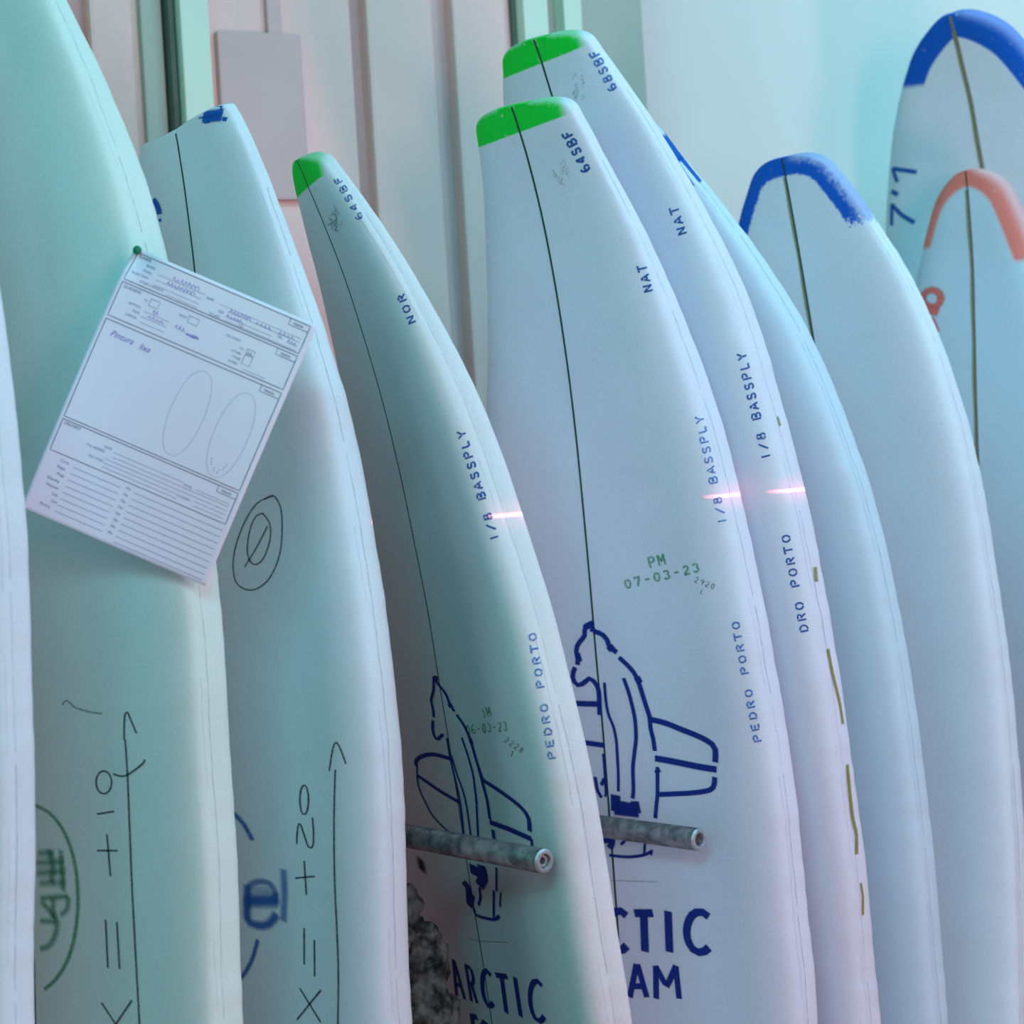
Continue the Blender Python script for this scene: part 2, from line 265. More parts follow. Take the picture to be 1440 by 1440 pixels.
    ('blue', 2.2, 0.5, 0.75, 0.9, [(89,98.2),(89.9,98.4),(90.7,99),(91.5,99.8),(92.1,100.8),(92.5,102),(92.7,103.1),(92.7,104.1),(92.5,105.1),(92,105.8),(91.3,106.2),(90.6,106.5),(89.7,106.5)]),
    ('blue', 2.2, 0.5, 0.75, 0.92, [(87.9,105.7),(86.9,104.9),(86.1,104),(85.7,103.2),(85.7,102.5),(86.2,102),(87,101.8),(88.1,101.8),(89.3,102.2),(90.5,102.8),(91.5,103.7),(92.2,104.6),(92.5,105.4)]),
   ],
   'stencil_letter#70': [
    ('blue', 2.2, 0.5, 0.75, 0.8, [(75.8,100.4),(76.8,92.7)]),
    ('blue', 2.2, 0.5, 0.75, 0.94, [(77.8,94.1),(80.9,100)]),
    ('blue', 2.2, 0.5, 0.75, 0.93, [(80.8,100.4),(77.4,98.9)]),
   ],
   'stencil_letter#71': [
    ('blue', 2.2, 0.5, 0.75, 0.79, [(63.6,87.7),(64.2,87.5),(65.1,87.5),(66.2,87.8),(67.2,88.4),(68.1,89.2),(68.8,90),(69.2,90.8),(69.2,91.5)]),
    ('blue', 2.2, 0.5, 0.75, 0.92, [(68.9,91.9),(68.5,92.1),(67.9,92.2),(67.2,92.1),(66.4,91.8),(65.4,91.4),(64.6,91.1),(63.8,91),(63.2,91),(62.7,91.2)]),
    ('blue', 2.2, 0.5, 0.75, 0.88, [(62.5,91.8),(62.6,92.4),(63,93.3),(63.8,94.1),(64.8,94.8),(65.9,95.4),(66.9,95.8),(67.9,95.9),(68.6,95.7)]),
   ],
   'stencil_letter#72': [
    ('blue', 2.2, 0.5, 0.75, 0.82, [(56.8,91),(57.7,83.5)]),
    ('blue', 2.2, 0.5, 0.75, 0.92, [(56.1,82.7),(53.4,81.4),(53.2,81.6),(52.2,81.4),(51.4,81.7),(51,82.3),(51.2,83.1),(51.9,84),(52.8,84.8),(55.4,86.1)]),
    ('blue', 2.2, 0.5, 0.75, 0.87, [(55.3,86.7),(52.9,85.3),(52.7,85.3),(51.4,85),(50.5,85.2),(50.1,85.8),(50.3,86.8),(51.1,87.8),(52.3,88.8),(55.2,90.2)]),
   ],
   'stencil_letter#73': [
    ('blue', 2.2, 0.5, 0.75, 0.86, [(45,85.4),(45.8,77.9)]),
    ('blue', 2.2, 0.5, 0.75, 0.89, [(44.4,77.3),(39.6,75)]),
    ('blue', 2.2, 0.5, 0.75, 0.91, [(44,80.8),(40.4,79.1)]),
   ],
   'stencil_letter#74': [
    ('blue', 2.3, 0.3, 1.0, 0.76, [(222.7,155.3),(223.6,146.4)]),
    ('blue', 2.3, 0.3, 1.0, 0.91, [(222.6,147.3),(219.8,150.2)]),
    ('blue', 2.3, 0.3, 1.0, 0.96, [(219.3,150.7),(217,152.7)]),
    ('blue', 2.3, 0.3, 1.0, 0.76, [(216,153.4),(216.9,144.4)]),
   ],
   'stencil_letter#75': [
    ('blue', 2.3, 0.3, 1.0, 0.91, [(207.7,142.1),(208.6,142.8),(209.4,143.8),(210,145),(210.3,146.3),(210.3,147.6),(210,148.8),(209.5,149.7),(208.7,150.4),(207.8,150.8),(206.8,150.9)]),
    ('blue', 2.3, 0.3, 1.0, 0.9, [(205.5,150.6),(204.6,150),(203.8,149.1),(203.2,148.1),(202.9,146.9),(202.9,145.7),(203.2,144.5),(203.7,143.4),(204.5,142.5),(205.4,142),(206.4,141.8)]),
   ],
   'stencil_letter#76': [
    ('blue', 2.3, 0.3, 1.0, 0.79, [(196.1,147.9),(196.9,139.1)]),
    ('blue', 2.3, 0.3, 1.0, 0.86, [(195.1,138.5),(192.6,137.7),(192.4,137.8),(191.2,137.9),(190.3,138.4),(189.9,139.3),(190.2,140.3),(190.9,141.3),(192,142),(194.3,142.9)]),
    ('blue', 2.3, 0.3, 1.0, 0.96, [(192.7,143.1),(189.4,145.7)]),
   ],
   'stencil_letter#77': [
    ('blue', 2.2, 0.3, 1.0, 0.9, [(475.8,235.3),(476.9,226.5)]),
   ],
   'stencil_letter#78': [
    ('blue', 2.2, 0.3, 1.0, 0.89, [(467.5,232.5),(461.8,221.4)]),
   ],
   'stencil_letter#79': [
    ('blue', 2.2, 0.3, 1.0, 0.92, [(452.4,222.5),(451.4,221.9),(450.8,221.1),(450.5,220.3),(450.6,219.5),(451.1,218.9),(451.9,218.5),(452.9,218.5)]),
    ('blue', 2.2, 0.3, 1.0, 0.94, [(454,218.9),(455,219.5),(455.6,220.3),(455.9,221.2),(455.8,222),(455.3,222.6),(454.5,222.9),(453.5,222.9)]),
    ('blue', 2.2, 0.3, 1.0, 0.96, [(451.7,227),(450.5,226.3),(449.7,225.4),(449.2,224.5),(449.3,223.6),(449.9,223),(450.9,222.6),(452.2,222.7)]),
    ('blue', 2.2, 0.3, 1.0, 0.95, [(453.6,223.1),(454.8,223.9),(455.6,224.8),(456,225.7),(455.9,226.6),(455.4,227.2),(454.4,227.5),(453.1,227.5)]),
   ],
   'stencil_letter#81': [
    ('blue', 2.2, 0.3, 1.0, 0.9, [(431.9,221.1),(432.9,212.3)]),
    ('blue', 2.2, 0.3, 1.0, 0.93, [(431.3,211.8),(428.5,211),(428.3,211.1),(427.3,211.2),(426.4,211.7),(426.1,212.5),(426.2,213.4),(426.9,214.3),(427.9,215),(430.5,215.9)]),
    ('blue', 2.2, 0.3, 1.0, 0.95, [(430.4,216.6),(428,215.6),(427.7,215.6),(426.4,215.6),(425.4,216),(425,216.9),(425.2,217.9),(426,218.9),(427.3,219.7),(430.2,220.6)]),
   ],
   'stencil_letter#82': [
    ('blue', 2.2, 0.3, 1.0, 0.94, [(420.9,217.8),(419.1,211.7)]),
    ('blue', 2.2, 0.3, 1.0, 0.9, [(418.6,210.3),(418.1,207.8),(416.4,210.3)]),
    ('blue', 2.2, 0.3, 1.0, 0.95, [(416,210.9),(413.3,215.5)]),
    ('blue', 2.2, 0.3, 1.0, 0.96, [(418.7,214.5),(416,213.7)]),
   ],
   'stencil_letter#83': [
    ('blue', 2.2, 0.3, 1.0, 0.9, [(403.4,205),(404,204.5),(404.9,204.4),(406,204.5),(407,204.8),(407.9,205.4),(408.6,206.2),(409,207),(409,207.7)]),
    ('blue', 2.2, 0.3, 1.0, 0.94, [(408.8,208.2),(408.3,208.6),(407.7,208.8),(407,208.9),(406.2,208.8),(405.2,208.6),(404.4,208.6),(403.6,208.7),(403,208.9),(402.5,209.3)]),
    ('blue', 2.2, 0.3, 1.0, 0.94, [(402.3,210),(402.4,210.8),(402.9,211.5),(403.6,212.3),(404.6,212.9),(405.7,213.2),(406.8,213.3),(407.8,213.2),(408.4,212.7)]),
   ],
   'stencil_letter#84': [
    ('blue', 2.3, 0.3, 1.0, 0.9, [(391.5,201.5),(392.2,201.1),(393.1,200.9),(394.1,201),(395.2,201.3),(396.1,201.9),(396.8,202.7),(397.1,203.5),(397.2,204.2)]),
    ('blue', 2.3, 0.3, 1.0, 0.95, [(396.9,204.8),(396.5,205.1),(395.9,205.3),(395.2,205.4),(394.4,205.3),(393.4,205.2),(392.5,205.1),(391.8,205.2),(391.1,205.4),(390.7,205.8)]),
    ('blue', 2.3, 0.3, 1.0, 0.95, [(390.4,206.5),(390.5,207.3),(391,208.1),(391.8,208.8),(392.8,209.4),(393.9,209.7),(395,209.8),(396,209.7),(396.7,209.3)]),
   ],
   'stencil_letter#85': [
    ('blue', 2.3, 0.3, 1.0, 0.9, [(384.4,207.2),(385.3,198.3)]),
    ('blue', 2.3, 0.3, 1.0, 0.94, [(383.6,197.8),(381.4,197.2),(381.2,197.3),(380.1,197.3),(379.2,197.8),(378.7,198.5),(378.7,199.3),(379,200.3),(379.7,201.1),(380.7,201.7),(382.9,202.4)]),
   ],
   'stencil_letter#86': [
    ('blue', 2.3, 0.3, 1.0, 0.9, [(372.6,202.8),(373.3,195)]),
    ('blue', 2.3, 0.3, 1.0, 0.95, [(372.6,203.8),(366.8,202.3)]),
   ],
   'stencil_letter#87': [
    ('blue', 2.3, 0.3, 1.0, 0.97, [(362.2,192.1),(358.9,195.6)]),
    ('blue', 2.3, 0.3, 1.0, 0.97, [(354.9,190.6),(357.7,195.3)]),
    ('blue', 2.3, 0.3, 1.0, 0.96, [(358.1,196.3),(357.9,200.3)]),
   ],
   'stencil_letter#88': [
    ('blue2', 2.3, 0.4, 0.85, 0.91, [(720.8,295.2),(721.2,287)]),
    ('blue2', 2.3, 0.4, 0.85, 0.92, [(719.4,286.9),(717,286.7),(716.7,286.8),(715.6,287.1),(714.7,287.6),(714.2,288.3),(714.1,289.1),(714.5,289.9),(715.3,290.5),(716.4,290.9),(718.8,291.2)]),
   ],
   'stencil_letter#89': [
    ('blue2', 2.3, 0.4, 0.85, 0.91, [(707.9,294),(708.2,285.9)]),
    ('blue2', 2.3, 0.4, 0.85, 0.91, [(706.4,285.7),(701.9,285.1)]),
    ('blue2', 2.3, 0.4, 0.85, 0.95, [(706.2,289.8),(702.7,289.4)]),
    ('blue2', 2.3, 0.4, 0.85, 0.96, [(706.1,293.8),(701.6,293.2)]),
   ],
   'stencil_letter#90': [
    ('blue2', 2.3, 0.4, 0.85, 0.92, [(695.1,292.3),(695.4,284.3)]),
    ('blue2', 2.3, 0.4, 0.85, 0.97, [(693.6,284.1),(691.6,284.1),(690.8,284.6),(689.9,285.1),(689.2,285.8),(688.7,286.7),(688.5,287.7),(688.6,288.7),(689.1,289.6),(689.7,290.5),(690.6,291.1),(693.3,292.1)]),
   ],
   'stencil_letter#91': [
    ('blue2', 2.3, 0.4, 0.85, 0.92, [(682.2,291),(682.4,283)]),
    ('blue2', 2.3, 0.4, 0.85, 0.96, [(680.6,282.8),(678.1,282.6),(678,282.7),(676.8,282.9),(676,283.5),(675.6,284.3),(675.9,285.1),(676.7,285.9),(677.8,286.3),(680.1,286.7)]),
    ('blue2', 2.3, 0.4, 0.85, 0.96, [(678.6,287.2),(675.6,290.3)]),
   ],
   'stencil_letter#92': [
    ('blue2', 2.3, 0.4, 0.85, 0.96, [(667,281.3),(668,281.7),(668.8,282.5),(669.4,283.4),(669.8,284.5),(669.9,285.6),(669.7,286.7),(669.3,287.6),(668.7,288.3),(667.9,288.8),(666.9,289)]),
    ('blue2', 2.3, 0.4, 0.85, 0.96, [(665.7,288.9),(664.7,288.4),(663.9,287.7),(663.2,286.7),(662.8,285.7),(662.7,284.6),(662.9,283.5),(663.3,282.6),(664,281.8),(664.8,281.3),(665.8,281.1)]),
   ],
   'stencil_letter#94': [
    ('blue2', 2.3, 0.4, 0.85, 0.95, [(643.5,285.8),(643.5,277.9)]),
    ('blue2', 2.3, 0.4, 0.85, 0.96, [(641.7,277.7),(639.3,277.3),(639.1,277.4),(638,277.5),(637.1,277.9),(636.7,278.5),(636.6,279.3),(637.1,280.1),(637.9,280.8),(639,281.2),(641.4,281.7)]),
   ],
   'stencil_letter#95': [
    ('blue2', 2.3, 0.4, 0.85, 0.95, [(628.2,275.6),(629.2,276.1),(630,276.9),(630.6,277.8),(631,278.9),(631.2,280),(631,281),(630.7,282),(630,282.7),(629.2,283.2),(628.3,283.5)]),
    ('blue2', 2.3, 0.4, 0.85, 0.95, [(627,283.3),(626.1,282.8),(625.2,282),(624.6,281.1),(624.1,280),(624,278.9),(624.1,277.8),(624.5,276.9),(625.2,276.1),(626,275.6),(627,275.5)]),
   ],
   'stencil_letter#96': [
    ('blue2', 2.3, 0.4, 0.85, 0.96, [(617.8,282),(617.7,274)]),
    ('blue2', 2.3, 0.4, 0.85, 0.95, [(615.9,273.7),(613.5,273.3),(613.4,273.4),(612.2,273.6),(611.4,274.1),(611.1,274.8),(611.4,275.7),(612.2,276.5),(613.4,277),(615.6,277.5)]),
    ('blue2', 2.3, 0.4, 0.85, 0.9, [(614.1,277.9),(611.3,281)]),
   ],
   'stencil_letter#97': [
    ('blue2', 2.3, 0.4, 0.85, 0.96, [(606.1,272.1),(597.7,270.7)]),
    ('blue2', 2.3, 0.4, 0.85, 0.89, [(601.9,272.5),(602.1,279.5)]),
   ],
   'stencil_letter#98': [
    ('blue2', 2.3, 0.4, 0.85, 0.91, [(589.7,269.7),(590.6,270.1),(591.5,270.9),(592.1,271.8),(592.6,272.9),(592.7,274),(592.6,275.1),(592.3,276.1),(591.7,276.9),(590.9,277.5),(589.9,277.7)]),
    ('blue2', 2.3, 0.4, 0.85, 0.9, [(588.7,277.6),(587.7,277.1),(586.9,276.3),(586.2,275.4),(585.8,274.3),(585.6,273.1),(585.7,272),(586.1,271),(586.7,270.3),(587.5,269.7),(588.4,269.5)]),
   ],
   'date_stamp_character#99': [
    ('green', 1.8, 0.5, 0.75, 0.4, [(678.6,134.5),(686,138.1)]),
    ('green', 1.8, 0.5, 0.75, 0.4, [(686.9,138.3),(687.9,137.9),(688.7,136.9),(689.2,135.4),(689.2,133.8),(688.8,132.3),(688,131.3)]),
   ],
   'date_stamp_character#100': [
    ('green', 1.8, 0.5, 0.75, 0.4, [(686.3,148.8),(676.5,144.1)]),
    ('green', 1.8, 0.5, 0.75, 0.4, [(677.2,145.5),(681.8,152)]),
    ('green', 1.8, 0.5, 0.75, 0.4, [(681.8,152),(675.6,153.3)]),
    ('green', 1.8, 0.5, 0.75, 0.4, [(684.2,158.4),(674.4,153.7)]),
   ],
   'date_stamp_character#101': [
    ('green', 1.8, 0.5, 0.75, 0.39, [(704.8,75.5),(705.4,74.2),(706.5,73),(707.8,72),(709.3,71.2),(710.9,70.8),(712.5,70.7),(713.8,71),(714.9,71.7),(715.7,72.6),(716,73.8)]),
    ('green', 1.8, 0.5, 0.75, 0.39, [(715.7,75.4),(715,76.7),(714,77.9),(712.7,78.9),(711.1,79.7),(709.5,80.1),(708,80.2),(706.6,79.9),(705.6,79.2),(704.8,78.3),(704.5,77.1)]),
   ],
   'date_stamp_character#102': [
    ('green', 1.8, 0.5, 0.75, 0.39, [(701.9,95.6),(701.9,94.3),(702.3,92.9),(703.1,91.6),(704.1,90.4),(705.4,89.4),(706.8,88.6),(708.3,88.2),(709.8,88.2),(711.1,88.5),(712.1,89.2),(712.8,90.1),(713.2,91.3)]),
    ('green', 1.8, 0.5, 0.75, 0.39, [(712.8,93.9),(712.1,95.7),(711.1,97.1),(710,98),(708.9,98.2),(708,97.9),(707.3,96.9),(706.9,95.4),(707,93.7),(707.4,91.8),(708.2,90.1),(709.2,88.8),(710.3,88)]),
   ],
   'date_stamp_character#103': [
    ('green', 1.8, 0.5, 0.75, 0.4, [(705.5,107.4),(704.4,114.8)]),
   ],
   'date_stamp_character#104': [
    ('green', 1.8, 0.5, 0.75, 0.4, [(697,128.5),(697.6,127.3),(698.7,126.1),(700,125.1),(701.5,124.4),(703,124),(704.5,124),(705.9,124.2),(706.9,124.9),(707.7,125.7),(708,126.8)]),
    ('green', 1.8, 0.5, 0.75, 0.4, [(707.7,128.4),(707.1,129.6),(706.1,130.8),(704.8,131.7),(703.3,132.4),(701.7,132.8),(700.2,132.9),(698.9,132.6),(697.8,132),(697.1,131.1),(696.8,130)]),
   ],
   'date_stamp_character#105': [
    ('green', 1.8, 0.5, 0.75, 0.4, [(696.4,142),(695.4,143.4),(694.7,145.3),(694.5,147.2),(694.9,148.8),(695.7,149.7),(696.8,149.7),(698,148.9),(699,147.3)]),
    ('green', 1.8, 0.5, 0.75, 0.4, [(699.8,147.5),(700.4,149),(701.5,149.6),(702.7,149.2),(704,147.9),(704.9,145.9),(705.4,143.7),(705.3,141.6),(704.6,140.2)]),
   ],
   'date_stamp_character#106': [
    ('green', 1.8, 0.5, 0.75, 0.41, [(697.9,158.7),(696.8,165.7)]),
   ],
   'date_stamp_character#107': [
    ('green', 1.8, 0.5, 0.75, 0.41, [(692.1,175.3),(691.1,176.2),(690.3,177.5),(689.8,179),(689.6,180.5),(689.9,181.8),(690.5,182.8),(691.4,183.2),(692.4,183.1)]),
    ('green', 1.8, 0.5, 0.75, 0.41, [(693.3,182.6),(700.1,174.2)]),
    ('green', 1.8, 0.5, 0.75, 0.41, [(701,173.7),(699.7,182.5)]),
   ],
   'date_stamp_character#108': [
    ('green', 1.7, 0.5, 0.75, 0.41, [(689.2,191.5),(688.1,192.9),(687.5,194.7),(687.3,196.6),(687.7,198.1),(688.5,198.9),(689.6,198.9),(690.8,198.1),(691.7,196.7)]),
    ('green', 1.7, 0.5, 0.75, 0.41, [(692.5,196.8),(693.1,198.3),(694.1,198.8),(695.4,198.5),(696.6,197.2),(697.5,195.3),(698,193.2),(697.8,191.2),(697.1,189.9)]),
   ],
   'pencil_mark': [
    ('pencil', 0.9, 0.4, 0.8, 0.42, [(706,194.9),(705.6,196.5),(705.3,198.2),(705.4,199.7),(705.6,200.8),(706.1,201.4),(706.7,201.4),(707.4,200.8),(708.1,199.7)]),
    ('pencil', 0.9, 0.4, 0.8, 0.41, [(708.5,198.5),(711,186.3)]),
    ('pencil', 0.9, 0.4, 0.8, 0.41, [(711.5,185.1),(712.7,192)]),
    ('pencil', 0.9, 0.4, 0.8, 0.42, [(708.3,207.7),(707.9,209.3),(707.7,210.9),(707.7,212.4),(708,213.5),(708.4,214.1),(709.1,214.1),(709.7,213.5),(710.4,212.4)]),
    ('pencil', 0.9, 0.4, 0.8, 0.42, [(710.9,211.3),(713.3,199.3)]),
    ('pencil', 0.9, 0.4, 0.8, 0.42, [(713.8,198),(715,204.8)]),
    ('pencil', 0.9, 0.4, 0.8, 0.42, [(710.7,220.3),(710.2,221.9),(710,223.5),(710,225),(710.3,226.1),(710.7,226.6),(711.4,226.6),(712,226.1),(712.7,225)]),
    ('pencil', 0.9, 0.4, 0.8, 0.42, [(713.2,223.9),(715.6,212)]),
    ('pencil', 0.9, 0.4, 0.8, 0.42, [(716.1,210.7),(717.3,217.5)]),
    ('pencil', 0.9, 0.4, 0.8, 0.43, [(715.5,233.3),(715.4,234.7),(715.1,236.2),(714.7,237.5),(714.1,238.5),(713.4,239),(712.9,239),(712.4,238.4)]),
    ('pencil', 0.9, 0.4, 0.8, 0.43, [(712.2,237.2),(712.3,235.8),(712.5,234.3),(713,232.9),(713.6,231.9),(714.2,231.4),(714.8,231.4),(715.2,232.1)]),
    ('pencil', 0.9, 0.4, 0.8, 0.43, [(719,227.4),(719,229.1),(718.7,230.9),(718.2,232.5),(717.5,233.6),(716.8,234.2),(716.1,234),(715.6,233.2)]),
    ('pencil', 0.9, 0.4, 0.8, 0.42, [(715.3,231.7),(715.4,229.9),(715.7,228.2),(716.2,226.6),(716.9,225.4),(717.6,224.9),(718.3,225),(718.8,225.9)]),
    ('pencil', 1.0, 0.4, 0.8, 0.42, [(720.1,206.9),(726.7,200.3)]),
    ('pencil', 1.0, 0.5, 0.6, 0.44, [(987.9,-40.3),(980.4,14.2),(971.7,58.1),(963.5,100.2)]),
    ('pencil', 1.1, 0.5, 0.4, 0.34, [(67.1,63),(67.6,61.5),(68.2,59.1),(69,56.8),(69.8,55.9),(70.9,57.5),(72.3,60.9),(73.5,63.7),(74.3,63.7),(74.6,58.9),(74.4,51),(74.2,43.2),(74.2,38.9),(74.6,40.2),(75.1,44.7),(75.8,50),(76.5,53.3),(77.3,53.9),(78.2,53.1),(79,51.9),(79.6,51.2)]),
    ('pencil', 1.1, 0.5, 0.4, 0.34, [(76,42.5),(76.4,43.7),(76.9,45.3),(77.6,47.1),(78.3,48.5),(79.3,49.9),(80.4,51.4),(81.6,52.4),(82.7,52.1),(83.8,49.7),(84.8,45.7),(85.8,41.9),(86.6,40.1),(87.1,41.7),(87.4,45.6),(87.6,49.3),(87.9,50.5),(88.4,47.9),(88.9,42.9),(89.5,37.5),(89.8,33.8)]),
    ('pencil', 1.1, 0.5, 0.4, 0.33, [(80,26.9),(81.1,28.6),(82.7,31.2),(84.2,33.1),(85.3,32.7),(85.6,28.2),(85.6,20.9),(85.4,13.9),(85.6,10.6),(86.1,13.3),(86.9,19.7),(87.8,26.5),(88.6,30.5),(89.4,30.7),(90.2,28.9),(90.9,26.1),(91.5,23.7),(91.9,21.5),(92.2,19),(92.4,16.8),(92.5,15.3)]),
    ('pencil', 1.1, 0.5, 0.4, 0.33, [(85.4,35.1),(86.9,37),(89.1,39.8),(91.3,42.3),(92.9,43),(93.6,40.9),(93.7,36.8),(93.7,32.7),(94,30.6),(94.7,31.7),(95.7,34.6),(96.6,37.9),(97.2,39.8),(97.4,40.1),(97.3,39.4),(97.1,38.3),(97.3,37.3),(98,36.4),(99,35.4),(100.1,34.4),(100.8,33.7)]),
    ('pencil', 1.1, 0.5, 0.4, 0.34, [(77.4,52.7),(77.1,48.1),(76.6,41.3),(76.4,34.3),(76.5,29.6),(77.3,27.8),(78.5,27.6),(79.9,28.7),(81.2,30.5),(82.3,34.4),(83.5,39.9),(84.6,44.7),(85.4,46.3),(85.8,43),(86,36.3),(86,29),(86,23.7),(86,21.5),(85.9,20.7),(85.8,20.7),(85.7,20.6)]),
    ('pencil', 1.1, 0.5, 0.4, 0.34, [(71.1,60.6),(71.9,59.4),(73.2,57.6),(74.5,56.2),(75.5,56.3),(76.2,58.9),(76.7,63.5),(77.1,67.4),(77.6,68.8),(78.1,66.6),(78.7,61.4),(79.3,56),(80,52.1),(81,50.7),(82.2,50.6),(83.3,50.9),(84.2,50.6),(84.6,49.5),(84.9,48),(85,46.6),(85.1,45.6)]),
    ('pencil', 1.1, 0.5, 0.4, 0.33, [(84.4,53.7),(85,52.2),(85.8,50),(86.7,47.4),(87.4,44.6),(87.9,41.2),(88.3,37.1),(88.7,33.5),(89.2,31.6),(89.7,32.3),(90.3,34.9),(90.9,37.6),(91.6,38.8),(92.5,37.6),(93.5,35.1),(94.5,32.4),(95.3,30.5),(95.9,30),(96.3,30.2),(96.6,30.6),(96.8,30.9)]),
    ('pencil', 1.1, 0.5, 0.4, 0.33, [(83.3,49.6),(83.7,45.8),(84.3,40.2),(84.8,34.5),(85.2,30.4),(85.3,28.9),(85.1,28.9),(85,29.3),(85.4,29.1),(86.3,27.7),(87.5,25.9),(88.9,24.2),(90.1,23.3),(90.9,23.6),(91.6,24.7),(92.2,25.9),(92.8,26.8),(93.6,27.2),(94.4,27.4),(95,27.4),(95.5,27.5)]),
    ('pencil', 1.1, 0.5, 0.4, 0.34, [(88.1,67.1),(88.5,65.6),(89.1,63.3),(89.7,61.2),(90.2,59.9),(90.7,60.3),(91.1,61.8),(91.5,63),(91.6,62.5),(91.4,59.4),(91,54.7),(90.6,49.5),(90.8,44.8),(91.7,40.5),(93.2,36),(94.7,32.5),(95.8,30.9),(96.4,32.3),(96.5,35.9),(96.5,40),(96.6,42.7)]),
   ],
   'brand_letter#126': [
    ('navy', 5.2, 0.2, 1, 0.42, [(1079.2,-119.5),(1067.1,-117.5),(1054.9,-115.5),(1042.8,-113.5),(1030.8,-111.4)]),
    ('navy', 5.2, 0.2, 1, 0.42, [(1030.6,-109.1),(1042.1,-104.1),(1053.6,-99),(1065.1,-94),(1076.5,-88.9)]),
    ('navy', 5.2, 0.2, 1, 0.42, [(1063,-115.3),(1061.5,-97.1)]),
   ],
   'brand_letter#127': [
    ('navy', 5.1, 0.2, 1, 0.43, [(1073.2,-63.5),(1061.5,-63.9),(1049.8,-64.2),(1038.1,-64.5),(1026.5,-64.8)]),
    ('navy', 5.1, 0.2, 1, 0.43, [(1028.3,-64.8),(1027.2,-52.7),(1027.8,-52),(1029.3,-47.5),(1032.8,-44.4),(1037.5,-43.2),(1042.4,-44.1),(1046.5,-47.1),(1048.9,-51.4),(1050.7,-63.1)]),
    ('navy', 5.1, 0.2, 1, 0.43, [(1050.6,-53.2),(1060.8,-47.9),(1071,-42.7)]),
   ],
   'brand_letter#128': [
    ('navy', 6.7, 0.2, 1, 0.44, [(1020.9,22.1),(1018.4,18.5),(1017.4,14),(1017.9,9.1),(1019.9,3.9),(1023.2,-1.2),(1027.6,-5.9),(1033,-9.9),(1038.9,-12.8),(1044.9,-14.5),(1050.7,-14.9),(1055.9,-14),(1060.1,-11.8),(1063.1,-8.5),(1064.8,-4.3),(1064.9,0.6),(1063.5,5.7),(1060.7,10.8),(1056.7,15.6)]),
   ],
   'brand_letter#129': [
    ('navy', 6.7, 0.2, 1, 0.45, [(1016.5,40.8),(1009.7,78.8)]),
    ('navy', 6.6, 0.2, 1, 0.45, [(1013,60),(1024.5,59.4),(1036,58.8),(1047.4,58.3),(1058.8,57.8)]),
   ],
   'brand_letter#130': [
    ('navy', 6.5, 0.2, 1, 0.46, [(1052,104.3),(1040.3,104.2),(1028.7,104.2),(1017.1,104.2),(1005.4,104.3)]),
   ],
   'brand_letter#131': [
    ('navy', 6.3, 0.2, 1, 0.47, [(996.5,185.7),(994.2,181.3),(993.5,176),(994.5,170.1),(997,163.8),(1000.9,157.7),(1006,152.2),(1011.9,147.5),(1018.3,144.1),(1024.8,142.1),(1030.9,141.6),(1036.3,142.8),(1040.5,145.5),(1043.4,149.5),(1044.7,154.6),(1044.4,160.4),(1042.5,166.6),(1039.2,172.7),(1034.5,178.4)]),
   ],
   'brand_letter#132': [
    ('navy', 7.0, 0.2, 1, 0.44, [(1131.9,-72.2),(1118.8,-71.8),(1105.7,-71.3),(1092.6,-70.9)]),
    ('navy', 7.0, 0.2, 1, 0.44, [(1094.6,-70.9),(1091.3,-51.7)]),
    ('navy', 7.0, 0.2, 1, 0.44, [(1111.5,-71.5),(1108.8,-56.8)]),
   ],
   'brand_letter#133': [
    ('navy', 6.8, 0.2, 1, 0.45, [(1104.9,-11.8),(1099.6,-12.4),(1095.1,-14.3),(1091.8,-17.2),(1090,-20.9),(1089.9,-24.9),(1091.6,-29),(1094.8,-32.7),(1099.3,-35.7),(1104.6,-37.5),(1110.2,-38.2),(1115.5,-37.5),(1120.1,-35.6),(1123.4,-32.6),(1125.1,-28.9),(1125.1,-24.8),(1123.4,-20.7),(1120.2,-17.1),(1115.7,-14.2),(1110.5,-12.4),(1104.9,-11.8)]),
   ],
   'bear_emblem': [
    ('navy', 3.5, 0.25, 1.0, 0.36, [(653.1,-14.3),(654.8,-15.4),(657.1,-17),(659.8,-18.7),(662.3,-20.2),(664.5,-21.1),(666.6,-21.8),(668.8,-22.6),(671.4,-24.4),(674.7,-27.9),(678.4,-32.5),(682.1,-36.9),(685.4,-39.9),(687.9,-40.7),(689.9,-40.1),(691.9,-39.1),(694,-38.6),(696.6,-38.7),(699.4,-39),(702.1,-39.4),(704.1,-39.7),(705.4,-40.1),(706.2,-40.5),(706.7,-40.8),(707,-41.1)]),
    ('navy', 4.7, 0.25, 1.0, 0.36, [(655.1,-16.2),(661,-12.6),(652.3,-5.1)]),
    ('navy', 4.0, 0.25, 1.0, 0.37, [(712.2,-45.3),(714.2,-46.7),(717,-48.9),(720.1,-50.9),(723,-52.1),(725.7,-52.2),(728.4,-51.8),(730.8,-50.8),(732.7,-49.4),(734.1,-47.6),(735.1,-45.4),(735.5,-42.8),(735.4,-39.9),(734.4,-36.3),(732.7,-32.3),(730.8,-28.3),(729.2,-24.8),(728.2,-21.7),(727.3,-18.8),(726.7,-16.4),(726.2,-14.7)]),
    ('navy', 3.8, 0.25, 1.0, 0.37, [(660,-8.7),(661.1,-6),(662.6,-2.2),(664.3,2),(666,5.9),(667.7,9.5),(669.5,13.3),(671.3,16.7),(673.3,19.6),(675.5,21.5),(677.8,22.6),(680.2,23.8),(682.5,25.6),(685,28.6),(687.6,32.3),(689.9,35.8),(691.6,38.2)]),
    ('navy', 6.2, 0.25, 1.0, 0.37, [(683.6,26.8),(687.7,28.3)]),
